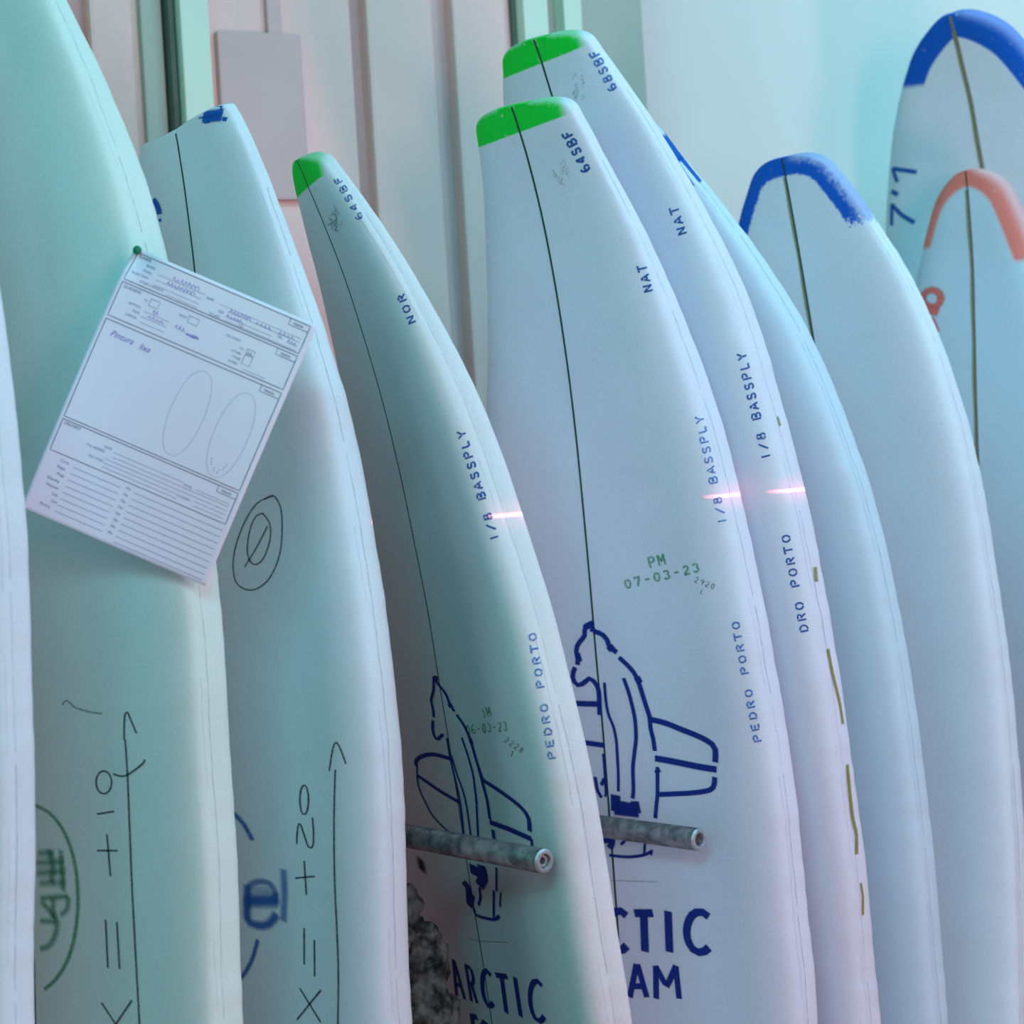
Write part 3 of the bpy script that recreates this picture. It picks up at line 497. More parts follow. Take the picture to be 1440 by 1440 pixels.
    ('navy', 3.9, 0.25, 1.0, 0.39, [(695.1,44.8),(697.1,48.6),(700,53.9),(703.2,59.6),(706.3,64.3),(709.3,67.8),(712.4,70.6),(715.4,73),(718.3,75.1),(720.8,76.8),(723.1,78.1),(725.6,79.1),(728.5,80.4),(732,81.7),(736,83.1),(740.2,84.7),(744.5,86.4),(749.1,88.3),(754,90.5),(758.7,92.7),(762.4,94.8),(765.2,96.7),(767.3,98.5),(768.8,100),(769.9,101.1)]),
    ('navy', 5.5, 0.25, 1.0, 0.39, [(720.4,77.4),(726.1,79.8)]),
    ('navy', 5.3, 0.25, 1.0, 0.36, [(782.3,-140.5),(781.2,-140.8),(779.6,-141.3),(777.7,-140.9),(775.6,-138.7),(773.3,-134.1),(770.7,-127.8),(768.1,-120.3),(765.8,-112.1),(763.6,-102.9),(761.5,-92.6),(759.6,-82),(758.1,-71.5),(757,-61.2),(756.3,-50.7),(755.9,-40.5),(755.5,-31),(755.3,-21.9),(755.2,-12.9),(755.3,-5.2),(755.3,0.2)]),
    ('navy', 5.0, 0.25, 1.0, 0.37, [(794.4,-144),(795.3,-135.5),(796.6,-123.5),(798.1,-110),(799.5,-96.8),(800.9,-84.1),(802.3,-71),(803.6,-57.7),(804.8,-44.8),(805.8,-30.8),(806.8,-16.2),(807.5,-3.3),(808.1,5.6)]),
    ('navy', 2.8, 0.25, 1.0, 0.4, [(722.5,49.2),(726.4,51.4),(731.9,54.7),(738.1,58.2),(744,61.1),(749.6,63.4),(755.2,65.5),(760.7,67.1),(766,68.2),(770.8,68.6),(775.3,68.3),(779.7,67.8),(784.1,67.4),(788.8,67.3),(793.6,67.3),(797.9,67.2),(800.9,67.2)]),
    ('navy', 2.6, 0.25, 1.0, 0.36, [(781.4,-137.4),(785.9,-139.1),(792.3,-141.8),(799.4,-143.9),(805.6,-144.3),(810.7,-142.4),(815.3,-139.1),(819.7,-134.7),(824.2,-129.4),(829,-123.5),(834,-116.9),(838.7,-109.2),(842.9,-100),(846.5,-87.7),(849.6,-73.2),(852.2,-59.7),(854.1,-50.6)]),
    ('navy', 5.5, 0.25, 1.0, 0.43, [(767.7,96.4),(768.7,105.2),(770.2,117.7),(772,131.7),(774,145.5),(776.2,159.4),(778.6,174.2),(781.2,188),(783.7,199.3),(786.1,207.8),(788.5,214.2),(791.1,219),(794.1,222.2),(798.1,223.4),(802.8,222.7),(807.2,221.3),(810.2,220.4)]),
    ('navy', 6.7, 0.25, 1.0, 0.43, [(818,101.8),(817.7,130.6),(817.5,158.6),(818.3,190.3),(819.2,221)]),
    ('navy', 3.5, 0.25, 1.0, 0.44, [(818.9,222.8),(828.3,221.1)]),
    ('navy', 4.0, 0.25, 1.0, 0.41, [(756.4,91.5),(767.8,95.3),(779.2,99.2),(790.5,103.1),(802.4,103.2),(814.2,103.2)]),
    ('navy', 4.8, 0.25, 1.0, 0.42, [(826.6,107.7),(837.4,106.6)]),
    ('navy', 2.8, 0.25, 1.0, 0.38, [(729.4,-3.7),(733.5,-3.7),(739.2,-3.7),(746.4,-3.5),(755.1,-2.5),(765.9,-0.3),(778.5,2.9),(791.7,6),(804.2,7.8),(816.7,7.9),(829.6,6.8),(841,5.4),(849,4.4)]),
    ('navy', 2.5, 0.25, 1.0, 0.39, [(750.8,2.7),(754.9,4.5),(760.7,7),(767.4,10.1),(774,13.3),(780,17.3),(786.1,21.9),(792.9,26.1),(801.1,29),(812.4,30.1),(826,29.9),(838.7,29.3),(847.5,28.9)]),
    ('navy', 2.8, 0.25, 1.0, 0.4, [(793.3,67),(805.7,64.1),(818.2,61.1),(831.4,57.5),(844.7,53.9)]),
    ('navy', 13.5, 0.25, 1.0, 0.41, [(884.2,24.3),(895.3,23.9)]),
    ('navy', 12.8, 0.25, 1.0, 0.42, [(879.6,50.5),(891.9,55.4),(906.7,33.9)]),
    ('navy', 9.7, 0.25, 1.0, 0.41, [(912.3,-20.9),(918.6,-6.6),(940,-12.8)]),
    ('navy', 6.8, 0.25, 1.0, 0.41, [(924.4,4.2),(942,-11.9)]),
    ('navy', 3.4, 0.25, 1.0, 0.42, [(909.1,33),(922.7,30.9),(933.7,19.7)]),
    ('navy', 4.0, 0.25, 1.0, 0.43, [(941.7,1.5),(943.2,1.2),(945.5,0.6),(947.6,1.1),(948.9,4.2),(949,11.2),(948.3,20.7),(947.2,31.1),(946.2,40.5),(945.1,48.9),(944,57.2),(942.7,64.7),(941.2,71),(939.4,75.9),(937.4,79.9),(935.4,82.9),(934.1,85.1)]),
    ('navy', 2.7, 0.25, 1.0, 0.43, [(873.1,100.7),(888,95),(903.1,89.2)]),
    ('navy', 3.3, 0.25, 1.0, 0.43, [(904.7,80.3),(916.4,75.6),(928.2,70.8),(940.1,65.9)]),
    ('navy', 2.2, 0.25, 1.0, 0.43, [(902.7,103.1),(921.8,92.8)]),
   ],
   'knot_hole': [
    ('dark', 12.3, 0.9, 1, 0.37, [(913.6,-182.5),(919.3,-182.3),(925,-182.2)]),
   ],
 }),
 'B4': (dict(base=(0.0931, 2.66), turn=43, thick=0.066, shoulder=0.07, crown=0.004, seed=5, nose_round=0.026, nose_power=2.8,
   stations=[(95, 1929, 82), (90, 1917, 86), (84, 1900, 90), (76, 1877, 97), (66, 1843, 106), (54, 1795, 121), (37, 1702, 148), (25, 1608, 174), (17, 1514, 197), (12, 1420, 217), (8, 1326, 234), (5, 1231, 247), (1, 1137, 257), (-1, 1042, 264), (-3, 948, 268), (-4, 854, 272), (-1, 759, 273), (2, 607, 273), (4, 418, 264), (5, 228, 237), (6, 91, 199), (6, 3, 164)]), {
   'stencil_letter#1': [
    ('blue', 3.1, 0.3, 1.0, 0.83, [(94.8,82.6),(95.7,82.6),(96.5,83.1),(97.1,84),(97.6,85.3),(97.8,86.8),(97.7,88.5),(97.5,90.2),(97,91.8),(96.3,93.3),(95.5,94.4),(94.6,95.2),(93.6,95.5)]),
    ('blue', 3.1, 0.3, 1.0, 0.86, [(92,95),(91,94.2),(90.4,93.1),(90.2,91.8),(90.4,90.6),(91,89.5),(92,88.8),(93.1,88.4),(94.3,88.5),(95.4,89.1),(96.2,90),(96.8,91.2),(96.9,92.4)]),
   ],
   'stencil_letter#2': [
    ('blue', 3.1, 0.3, 1.0, 0.8, [(80.3,91.6),(83.2,78.7)]),
    ('blue', 3.1, 0.3, 1.0, 0.86, [(83.9,80.4),(85.8,88.6)]),
    ('blue', 3.1, 0.3, 1.0, 0.86, [(85.7,89.3),(82.4,88.3)]),
   ],
   'stencil_letter#3': [
    ('blue', 3.1, 0.3, 1.0, 0.8, [(70.2,77),(71,76.3),(71.9,75.9),(73,75.9),(73.9,76.3),(74.7,77),(75.3,78),(75.5,79.1),(75.3,80.2)]),
    ('blue', 3.1, 0.3, 1.0, 0.83, [(75,81),(74.5,81.6),(73.8,82),(73.1,82.2),(72.3,82.2),(71.3,82.1),(70.5,82.2),(69.7,82.4),(69,82.9),(68.4,83.6)]),
    ('blue', 3.1, 0.3, 1.0, 0.87, [(68,84.6),(68,85.7),(68.3,86.8),(68.9,87.7),(69.8,88.4),(70.8,88.7),(71.9,88.7),(72.9,88.3),(73.7,87.6)]),
   ],
   'stencil_letter#4': [
    ('blue', 3.1, 0.3, 1.0, 0.8, [(62.1,86.5),(64.9,73.2)]),
    ('blue', 3.1, 0.3, 1.0, 0.8, [(63.4,72.8),(60.7,72.1),(60.5,72.3),(59.4,72.6),(58.5,73.5),(58,74.8),(57.9,76.2),(58.4,77.4),(59.3,78.2),(61.8,79)]),
    ('blue', 3.1, 0.3, 1.0, 0.85, [(61.5,80),(59.3,79.1),(59,79.1),(57.7,79.3),(56.6,80.2),(56,81.6),(56,83),(56.6,84.3),(57.7,85.2),(60.5,86)]),
   ],
   'stencil_letter#5': [
    ('blue', 3.1, 0.3, 1.0, 0.8, [(50.7,83.3),(53.4,70)]),
    ('blue', 3.1, 0.3, 1.0, 0.8, [(52.1,69.7),(47.5,68.5)]),
    ('blue', 3.1, 0.3, 1.0, 0.82, [(50.8,76.2),(47.4,75.4)]),
   ],
   'stencil_letter#6': [
    ('blue', 2.5, 0.3, 1.0, 0.95, [(253.2,152.5),(254.3,142)]),
    ('blue', 2.5, 0.3, 1.0, 0.98, [(253.3,143.2),(250.6,146.8)]),
    ('blue', 2.5, 0.3, 1.0, 0.98, [(250.1,147.5),(247.9,150.3)]),
    ('blue', 2.5, 0.3, 1.0, 0.95, [(246.9,151.4),(247.9,141)]),
   ],
   'stencil_letter#7': [
    ('blue', 2.5, 0.3, 1.0, 0.98, [(241.7,150.6),(239.7,143.8)]),
    ('blue', 2.5, 0.3, 1.0, 0.95, [(239.3,142.4),(238.7,139.6),(236.9,142.8)]),
    ('blue', 2.5, 0.3, 1.0, 0.93, [(236.5,143.6),(233.7,149.5)]),
    ('blue', 2.5, 0.3, 1.0, 0.99, [(239.4,147.2),(236.5,146.8)]),
   ],
   'stencil_letter#8': [
    ('blue', 2.5, 0.3, 1.0, 0.95, [(230.2,138.5),(222.1,137.3)]),
    ('blue', 2.5, 0.3, 1.0, 0.93, [(226,139.5),(225.3,148.4)]),
   ],
   'stencil_letter#9': [
    ('blue2', 2.3, 0.4, 0.85, 1.0, [(537,224.4),(538.1,215)]),
   ],
   'stencil_letter#10': [
    ('blue2', 2.3, 0.4, 0.85, 0.99, [(528.3,222.9),(522.3,212.2)]),
   ],
   'stencil_letter#11': [
    ('blue2', 2.3, 0.4, 0.85, 1.0, [(512.4,214.9),(511.5,214.4),(510.8,213.7),(510.4,212.8),(510.5,212),(511.1,211.3),(511.9,210.9),(513,210.7)]),
    ('blue2', 2.3, 0.4, 0.85, 1.0, [(514.2,210.9),(515.2,211.4),(515.9,212.1),(516.2,213),(516.1,213.8),(515.5,214.5),(514.7,214.9),(513.6,215.1)]),
    ('blue2', 2.3, 0.4, 0.85, 0.98, [(511.7,220),(510.5,219.3),(509.6,218.5),(509.2,217.5),(509.3,216.5),(509.9,215.7),(510.9,215.2),(512.3,215.1)]),
    ('blue2', 2.3, 0.4, 0.85, 0.97, [(513.8,215.3),(515,215.9),(515.9,216.7),(516.3,217.7),(516.2,218.7),(515.6,219.4),(514.5,220),(513.2,220.2)]),
   ],
   'stencil_letter#13': [
    ('blue2', 2.3, 0.4, 0.85, 0.99, [(491,216.5),(492.1,207)]),
    ('blue2', 2.3, 0.4, 0.85, 0.99, [(490.4,206.7),(487.6,206.2),(487.4,206.4),(486.2,206.5),(485.4,207.1),(485,208),(485.1,208.9),(485.8,209.8),(486.8,210.4),(489.6,210.9)]),
    ('blue2', 2.3, 0.4, 0.85, 0.97, [(489.5,211.7),(486.9,211),(486.7,211),(485.3,211.1),(484.3,211.8),(483.8,212.7),(484,213.8),(484.9,214.9),(486.2,215.6),(489.3,216.2)]),
   ],
   'stencil_letter#14': [
    ('blue2', 2.3, 0.4, 0.85, 0.97, [(479.6,214.4),(477.7,207.9)]),
    ('blue2', 2.3, 0.4, 0.85, 0.99, [(477.3,206.6),(476.7,204.2),(474.9,206.9)]),
    ('blue2', 2.3, 0.4, 0.85, 0.89, [(474.5,207.6),(471.6,213)]),
    ('blue2', 2.3, 0.4, 0.85, 0.97, [(477.3,211),(474.5,210.5)]),
   ],
   'stencil_letter#15': [
    ('blue2', 2.3, 0.4, 0.85, 0.99, [(461.4,203),(462.1,202.5),(463,202.3),(464.1,202.2),(465.2,202.5),(466.1,203),(466.8,203.6),(467.2,204.4),(467.2,205.1)]),
    ('blue2', 2.3, 0.4, 0.85, 0.97, [(467,205.7),(466.5,206.1),(465.9,206.4),(465.1,206.6),(464.3,206.6),(463.2,206.6),(462.4,206.6),(461.6,206.8),(460.9,207.2),(460.5,207.7)]),
    ('blue2', 2.3, 0.4, 0.85, 0.89, [(460.2,208.4),(460.3,209.3),(460.7,210.1),(461.6,210.8),(462.6,211.3),(463.7,211.6),(464.9,211.5),(465.8,211.2),(466.6,210.6)]),
   ],
   'stencil_letter#16': [
    ('blue2', 2.3, 0.4, 0.85, 0.99, [(449.1,200.8),(449.8,200.3),(450.8,200),(451.8,200),(452.9,200.3),(453.9,200.8),(454.6,201.4),(454.9,202.2),(455,203)]),
    ('blue2', 2.3, 0.4, 0.85, 0.96, [(454.7,203.5),(454.3,204),(453.6,204.3),(452.9,204.4),(452,204.4),(451,204.4),(450.1,204.4),(449.3,204.6),(448.7,204.9),(448.2,205.4)]),
    ('blue2', 2.3, 0.4, 0.85, 0.88, [(447.9,206.2),(448,207.1),(448.5,207.9),(449.4,208.7),(450.4,209.2),(451.5,209.4),(452.6,209.4),(453.6,209),(454.3,208.4)]),
   ],
   'stencil_letter#17': [
    ('blue2', 2.3, 0.4, 0.85, 0.99, [(441.7,207.8),(442.7,198.1)]),
    ('blue2', 2.3, 0.4, 0.85, 0.98, [(441,197.9),(438.7,197.5),(438.5,197.6),(437.4,197.7),(436.5,198.2),(436,199),(435.9,199.9),(436.2,200.9),(437,201.7),(438,202.2),(440.2,202.7)]),
   ],
   'stencil_letter#18': [
    ('blue2', 2.3, 0.4, 0.85, 0.99, [(429.6,204.6),(430.5,196.1)]),
    ('blue2', 2.3, 0.4, 0.85, 0.83, [(429.5,205.8),(423.5,204.8)]),
   ],
   'stencil_letter#19': [
    ('blue2', 2.3, 0.4, 0.85, 0.96, [(419,194.1),(415.6,197.8)]),
    ('blue2', 2.3, 0.4, 0.85, 0.96, [(411.6,192.7),(414.3,197.5)]),
    ('blue2', 2.3, 0.4, 0.85, 0.73, [(414.8,198.6),(414.4,203.3)]),
   ],
   'stencil_letter#20': [
    ('blue2', 2.5, 0.4, 0.9, 0.96, [(801.4,252.6),(802.6,244)]),
    ('blue2', 2.5, 0.4, 0.9, 0.98, [(800.7,243.8),(798.2,243.4),(798,243.5),(796.8,243.7),(795.8,244.2),(795.2,244.9),(795.1,245.7),(795.4,246.6),(796.2,247.3),(797.3,247.8),(799.7,248.2)]),
   ],
   'stencil_letter#21': [
    ('blue2', 2.5, 0.4, 0.9, 0.96, [(788,250.7),(789.2,242.2)]),
    ('blue2', 2.5, 0.4, 0.9, 0.96, [(787.3,242),(782.6,241.4)]),
    ('blue2', 2.5, 0.4, 0.9, 0.99, [(786.7,246.3),(783,245.9)]),
    ('blue2', 2.5, 0.4, 0.9, 1.0, [(786.1,250.5),(781.4,250)]),
   ],
   'stencil_letter#22': [
    ('blue2', 2.5, 0.4, 0.9, 0.97, [(774.4,249.2),(775.6,240.6)]),
    ('blue2', 2.5, 0.4, 0.9, 0.99, [(773.7,240.4),(771.6,240.5),(770.7,240.9),(769.7,241.4),(768.9,242.2),(768.3,243.1),(768,244.2),(768,245.3),(768.3,246.3),(768.9,247.2),(769.7,247.9),(772.5,249)]),
   ],
   'stencil_letter#23': [
    ('blue2', 2.5, 0.4, 0.9, 0.96, [(760.9,247.6),(762.1,239)]),
    ('blue2', 2.5, 0.4, 0.9, 0.98, [(760.2,238.8),(757.7,238.4),(757.5,238.5),(756.2,238.7),(755.3,239.3),(754.8,240.2),(755,241.1),(755.7,241.9),(756.9,242.5),(759.3,242.9)]),
    ('blue2', 2.5, 0.4, 0.9, 0.99, [(757.6,243.4),(754,246.7)]),
   ],
   'stencil_letter#24': [
    ('blue2', 2.5, 0.4, 0.9, 0.99, [(746,237.1),(746.9,237.6),(747.7,238.4),(748.3,239.4),(748.5,240.5),(748.5,241.7),(748.2,242.9),(747.6,243.9),(746.8,244.7),(745.9,245.3),(744.8,245.5)]),
    ('blue2', 2.5, 0.4, 0.9, 0.99, [(743.5,245.4),(742.5,244.9),(741.7,244.1),(741.2,243.1),(740.9,242),(740.9,240.8),(741.2,239.7),(741.8,238.6),(742.6,237.8),(743.6,237.2),(744.7,236.9)]),
   ],
   'stencil_letter#26': [
    ('blue2', 2.5, 0.4, 0.9, 0.96, [(720.2,242.4),(721.3,233.8)]),
    ('blue2', 2.5, 0.4, 0.9, 0.98, [(719.4,233.6),(716.9,233.2),(716.6,233.3),(715.4,233.5),(714.4,234),(713.8,234.7),(713.7,235.6),(714.1,236.4),(714.9,237.1),(716,237.6),(718.5,238)]),
   ],
   'stencil_letter#27': [
    ('blue2', 2.5, 0.4, 0.9, 1.0, [(705.1,231.9),(706.1,232.4),(706.9,233.1),(707.4,234.2),(707.7,235.3),(707.7,236.5),(707.4,237.7),(706.8,238.7),(706,239.5),(705,240.1),(704,240.3)]),
    ('blue2', 2.5, 0.4, 0.9, 0.99, [(702.6,240.2),(701.7,239.7),(700.9,238.9),(700.3,237.9),(700,236.8),(700,235.6),(700.3,234.4),(700.9,233.4),(701.8,232.5),(702.7,232),(703.8,231.7)]),
   ],
   'stencil_letter#28': [
    ('blue2', 2.5, 0.4, 0.9, 0.97, [(692.8,239),(694,230.4)]),
    ('blue2', 2.5, 0.4, 0.9, 0.96, [(692.1,230.1),(689.6,229.8),(689.4,229.9),(688.1,230.1),(687.2,230.7),(686.7,231.5),(686.9,232.5),(687.6,233.3),(688.8,233.8),(691.2,234.3)]),
    ('blue2', 2.5, 0.4, 0.9, 1.0, [(689.5,234.7),(685.8,238)]),
   ],
   'stencil_letter#29': [
    ('blue2', 2.5, 0.4, 0.9, 0.96, [(681.7,228.7),(672.8,227.5)]),
    ('blue2', 2.5, 0.4, 0.9, 1.0, [(677,229.4),(676,236.7)]),
   ],
   'stencil_letter#30': [
    ('blue2', 2.5, 0.4, 0.9, 0.99, [(664.3,226.4),(665.2,227),(666,227.8),(666.5,228.8),(666.8,230),(666.8,231.2),(666.5,232.3),(665.9,233.3),(665.1,234.2),(664.1,234.7),(663.1,234.9)]),
    ('blue2', 2.5, 0.4, 0.9, 0.98, [(661.7,234.7),(660.8,234.2),(660,233.4),(659.5,232.4),(659.2,231.3),(659.2,230.1),(659.5,228.9),(660.1,227.9),(660.9,227),(661.9,226.5),(662.9,226.3)]),
   ],
   'date_stamp_character#31': [
    ('green', 3.0, 0.5, 0.75, 0.74, [(593.2,108.2),(580.3,105.2)]),
    ('green', 3.0, 0.5, 0.75, 0.74, [(579.9,107.5),(579.3,110.6),(579.4,110.9),(579.6,112.4),(580.3,113.7),(581.3,114.6),(582.6,114.9),(583.9,114.5),(585,113.7),(585.7,112.4),(586.5,109.5)]),
   ],
   'date_stamp_character#32': [
    ('green', 2.9, 0.5, 0.75, 0.75, [(590.1,123.6),(577.3,120.7)]),
    ('green', 2.9, 0.5, 0.75, 0.75, [(578.4,121.9),(584.7,127.3)]),
    ('green', 2.9, 0.5, 0.75, 0.75, [(584.7,127.3),(577,129.5)]),
    ('green', 2.9, 0.5, 0.75, 0.75, [(588.3,133.1),(575.5,130.2)]),
   ],
   'date_stamp_character#33': [
    ('green', 3.0, 0.5, 0.75, 0.73, [(608.5,65.1),(609.2,64.1),(610.2,63.2),(611.4,62.7),(612.9,62.5),(614.3,62.6),(615.7,63.1),(617,63.8),(617.9,64.9),(618.6,66),(618.8,67.3)]),
    ('green', 3.0, 0.5, 0.75, 0.73, [(618.5,68.8),(617.9,69.9),(616.9,70.7),(615.6,71.2),(614.2,71.5),(612.7,71.3),(611.3,70.9),(610.1,70.1),(609.1,69.1),(608.5,67.9),(608.3,66.7)]),
   ],
   'date_stamp_character#34': [
    ('green', 3.0, 0.5, 0.75, 0.74, [(606.1,77.9),(604.3,87.7)]),
    ('green', 3.0, 0.5, 0.75, 0.74, [(605.8,87),(615.8,84)]),
   ],
   'date_stamp_character#35': [
    ('green', 3.0, 0.5, 0.75, 0.74, [(608,97.2),(606.7,104.2)]),
   ],
   'date_stamp_character#36': [
    ('green', 3.0, 0.5, 0.75, 0.74, [(599.4,115.5),(600,114.4),(601,113.6),(602.3,113.1),(603.6,112.9),(605.1,113),(606.5,113.5),(607.7,114.2),(608.7,115.2),(609.3,116.3),(609.5,117.5)]),
    ('green', 2.9, 0.5, 0.75, 0.75, [(609.3,119),(608.6,120),(607.6,120.8),(606.4,121.3),(605,121.6),(603.6,121.4),(602.2,121),(600.9,120.2),(600,119.3),(599.4,118.1),(599.1,116.9)]),
   ],
   'date_stamp_character#37': [
    ('green', 2.9, 0.5, 0.75, 0.75, [(598.3,128.8),(597.3,130),(596.6,131.7),(596.4,133.6),(596.6,135.3),(597.4,136.5),(598.4,136.9),(599.5,136.4),(600.5,135.2)]),
    ('green', 2.9, 0.5, 0.75, 0.75, [(601.2,135.6),(601.7,137.4),(602.7,138.3),(603.9,138.4),(605.1,137.4),(606,135.7),(606.5,133.6),(606.5,131.5),(605.9,129.9)]),
   ],
   'date_stamp_character#38': [
    ('green', 2.9, 0.5, 0.75, 0.76, [(599,146.4),(597.7,153.1)]),
   ],
   'date_stamp_character#39': [
    ('green', 2.9, 0.5, 0.75, 0.76, [(593,161.3),(592,161.9),(591.2,163),(590.6,164.4),(590.4,165.9),(590.6,167.3),(591.1,168.5),(591.9,169.2),(592.9,169.5)]),
    ('green', 2.9, 0.5, 0.75, 0.76, [(593.7,169.3),(600.4,162.9)]),
    ('green', 2.9, 0.5, 0.75, 0.76, [(601.3,162.7),(599.7,171.3)]),
   ],
   'date_stamp_character#40': [
    ('green', 2.9, 0.5, 0.75, 0.82, [(589.6,176.9),(588.6,177.9),(587.9,179.5),(587.7,181.2),(588,182.8),(588.7,183.9),(589.7,184.2),(590.8,183.8),(591.8,182.7)]),
    ('green', 2.9, 0.5, 0.75, 0.82, [(592.5,183.1),(593,184.7),(594,185.6),(595.1,185.6),(596.3,184.8),(597.2,183.3),(597.7,181.4),(597.6,179.4),(597,177.9)]),
   ],
   'pencil_mark': [
    ('pencil', 1.0, 0.4, 0.8, 0.82, [(604.7,180.4),(604.3,181.1),(604.1,182),(604.2,182.8),(604.4,183.5),(604.9,184),(605.6,184.3),(606.2,184.2),(606.8,183.9)]),
    ('pencil', 1.0, 0.4, 0.8, 0.79, [(607.3,183.4),(609.4,177.7)]),
    ('pencil', 1.0, 0.4, 0.8, 0.79, [(609.9,177.2),(611.3,181.5)]),
    ('pencil', 1.0, 0.4, 0.8, 0.82, [(609.3,191.7),(608.3,191.9),(607.4,191.6),(606.8,190.7),(606.7,189.6),(607.1,188.5),(608,187.7),(608.9,187.5),(609.8,187.8),(610.4,188.7),(610.5,189.8),(610.1,190.9),(609.3,191.7)]),
    ('pencil', 1.0, 0.4, 0.8, 0.82, [(609.3,191.7),(613.4,188)]),
    ('pencil', 1.0, 0.4, 0.8, 0.86, [(609.9,195.8),(609.5,196.4),(609.3,197.2),(609.4,197.9),(609.7,198.6),(610.2,199.1),(610.8,199.3),(611.5,199.3),(612.1,198.9)]),
    ('pencil', 1.0, 0.4, 0.8, 0.85, [(612.5,198.5),(614.6,193.3)]),
    ('pencil', 1.0, 0.4, 0.8, 0.86, [(615,192.9),(616.4,196.8)]),
    ('pencil', 1.0, 0.4, 0.8, 0.89, [(611.9,205),(612,204.4),(612.4,203.8),(612.9,203.1),(613.6,202.5),(614.5,201.9),(615.4,201.6),(616.3,201.3),(617.1,201.3),(617.7,201.5),(618.2,201.8)]),
    ('pencil', 1.0, 0.4, 0.8, 0.89, [(618.4,202.5),(618.3,203.1),(618,203.8),(617.4,204.4),(616.7,205),(615.9,205.6),(615,205.9),(614.1,206.1),(613.3,206.2),(612.6,206),(612.2,205.7)]),
    ('pencil', 1.0, 0.4, 0.8, 0.79, [(619.1,188.5),(623.5,184.9),(625.2,187.9)]),
    ('pencil', 1.0, 0.5, 0.6, 0.74, [(996.3,-5.2),(994.7,11.4),(993.1,27.9),(991.6,44.2),(990.1,60.3),(988.5,76.2)]),
    ('pencil', 0.8, 0.5, 0.4, 0.75, [(92.3,65.6),(92.2,65),(92.2,64.1),(92.2,63.3),(92.3,62.9),(92.6,63.3),(93.1,64.3),(93.6,65.1),(94,65.1),(94.5,63.5),(95.1,61),(95.6,58.5),(96.2,57.2),(96.6,57.6),(97,59.1),(97.5,60.8),(98.1,61.8),(99.1,62),(100.4,61.9),(101.6,61.5),(102.4,61.3)]),
    ('pencil', 0.8, 0.5, 0.4, 0.71, [(89,39.2),(89.7,38.9),(90.7,38.5),(91.7,38.2),(92.6,38.2),(93.3,38.8),(93.9,39.6),(94.5,40.6),(95.1,41.5),(95.7,42.5),(96.4,43.5),(96.9,44.3),(97.2,44.4),(97.1,43.3),(96.6,41.4),(96.1,39.4),(96,38.4),(96.5,38.7),(97.3,39.8),(98.2,41.1),(98.8,41.9)]),
    ('pencil', 0.8, 0.5, 0.4, 0.73, [(87.6,57.8),(87.4,57.9),(87.2,58.1),(87,58.2),(87.1,57.9),(87.5,56.9),(88.2,55.4),(89,54),(89.8,53.3),(90.5,53.6),(91.2,54.5),(91.8,55.5),(92.4,56.1),(93,55.9),(93.4,55.4),(93.8,54.7),(94.2,54.2),(94.7,54),(95.3,53.8),(95.7,53.6),(96.1,53.6)]),
    ('pencil', 0.8, 0.5, 0.4, 0.75, [(79.7,59.6),(79.9,60.2),(80.3,61),(80.8,61.8),(81.3,62.2),(81.9,61.8),(82.7,61),(83.4,60.2),(84.1,59.9),(84.6,60.4),(85,61.4),(85.4,62.3),(85.7,62.7),(86,62.4),(86.2,61.6),(86.5,60.7),(86.8,59.9),(87.2,59.3),(87.7,58.7),(88.1,58.2),(88.4,57.9)]),
    ('pencil', 0.8, 0.5, 0.4, 0.75, [(87.8,64.7),(88.1,64.8),(88.6,65.1),(89.2,65.2),(89.7,64.7),(90.1,63.4),(90.4,61.4),(90.8,59.6),(91.3,58.6),(92.1,59),(93.2,60.3),(94.1,61.7),(94.8,62.5),(94.8,62.4),(94.5,61.7),(94.1,60.9),(94.1,60.3),(94.5,60),(95.2,59.8),(96,59.6),(96.5,59.5)]),
    ('pencil', 0.8, 0.5, 0.4, 0.71, [(100.6,53.2),(100.7,52.2),(101,50.7),(101.3,49.2),(101.7,48.2),(102.2,47.8),(102.7,47.7),(103.3,47.9),(103.9,48.1),(104.6,48.5),(105.4,49.1),(106.1,49.6),(106.6,49.6),(106.6,49),(106.3,47.8),(106.1,46.8),(106.2,46.5),(107,47.3),(108.1,48.9),(109.3,50.6),(110.1,51.8)]),
    ('pencil', 0.8, 0.5, 0.4, 0.71, [(99.2,49.8),(99.6,49.7),(100.3,49.4),(101,49.3),(101.5,49.3),(101.5,49.7),(101.3,50.4),(101.2,50.9),(101.4,50.9),(102.1,50.2),(103.1,48.9),(104.2,47.5),(104.9,46.6),(105.1,46.2),(105,46.2),(104.8,46.3),(104.9,46.4),(105.4,46.5),(106.2,46.6),(107,46.7),(107.6,46.8)]),
    ('pencil', 0.8, 0.5, 0.4, 0.73, [(86.2,53),(86.8,53),(87.8,52.9),(88.8,53),(89.7,53.4),(90.3,54.7),(90.8,56.5),(91.2,58.1),(91.6,58.4),(91.9,56.8),(92,53.7),(92.2,50.7),(92.6,49),(93.3,49.4),(94.2,51.1),(95.1,53),(95.6,54.1),(95.6,53.8),(95.4,52.8),(95.1,51.7),(94.8,50.9)]),
    ('pencil', 0.8, 0.5, 0.4, 0.73, [(79,60.3),(79.3,59.6),(79.8,58.5),(80.3,57.3),(80.8,56.2),(81.2,55.3),(81.6,54.3),(82,53.6),(82.4,53.3),(82.8,53.5),(83.2,54.1),(83.7,54.9),(84.2,55.6),(84.9,56.1),(85.8,56.6),(86.6,57),(87.1,57.5),(87.2,58.1),(87.1,58.8),(86.8,59.5),(86.7,59.9)]),
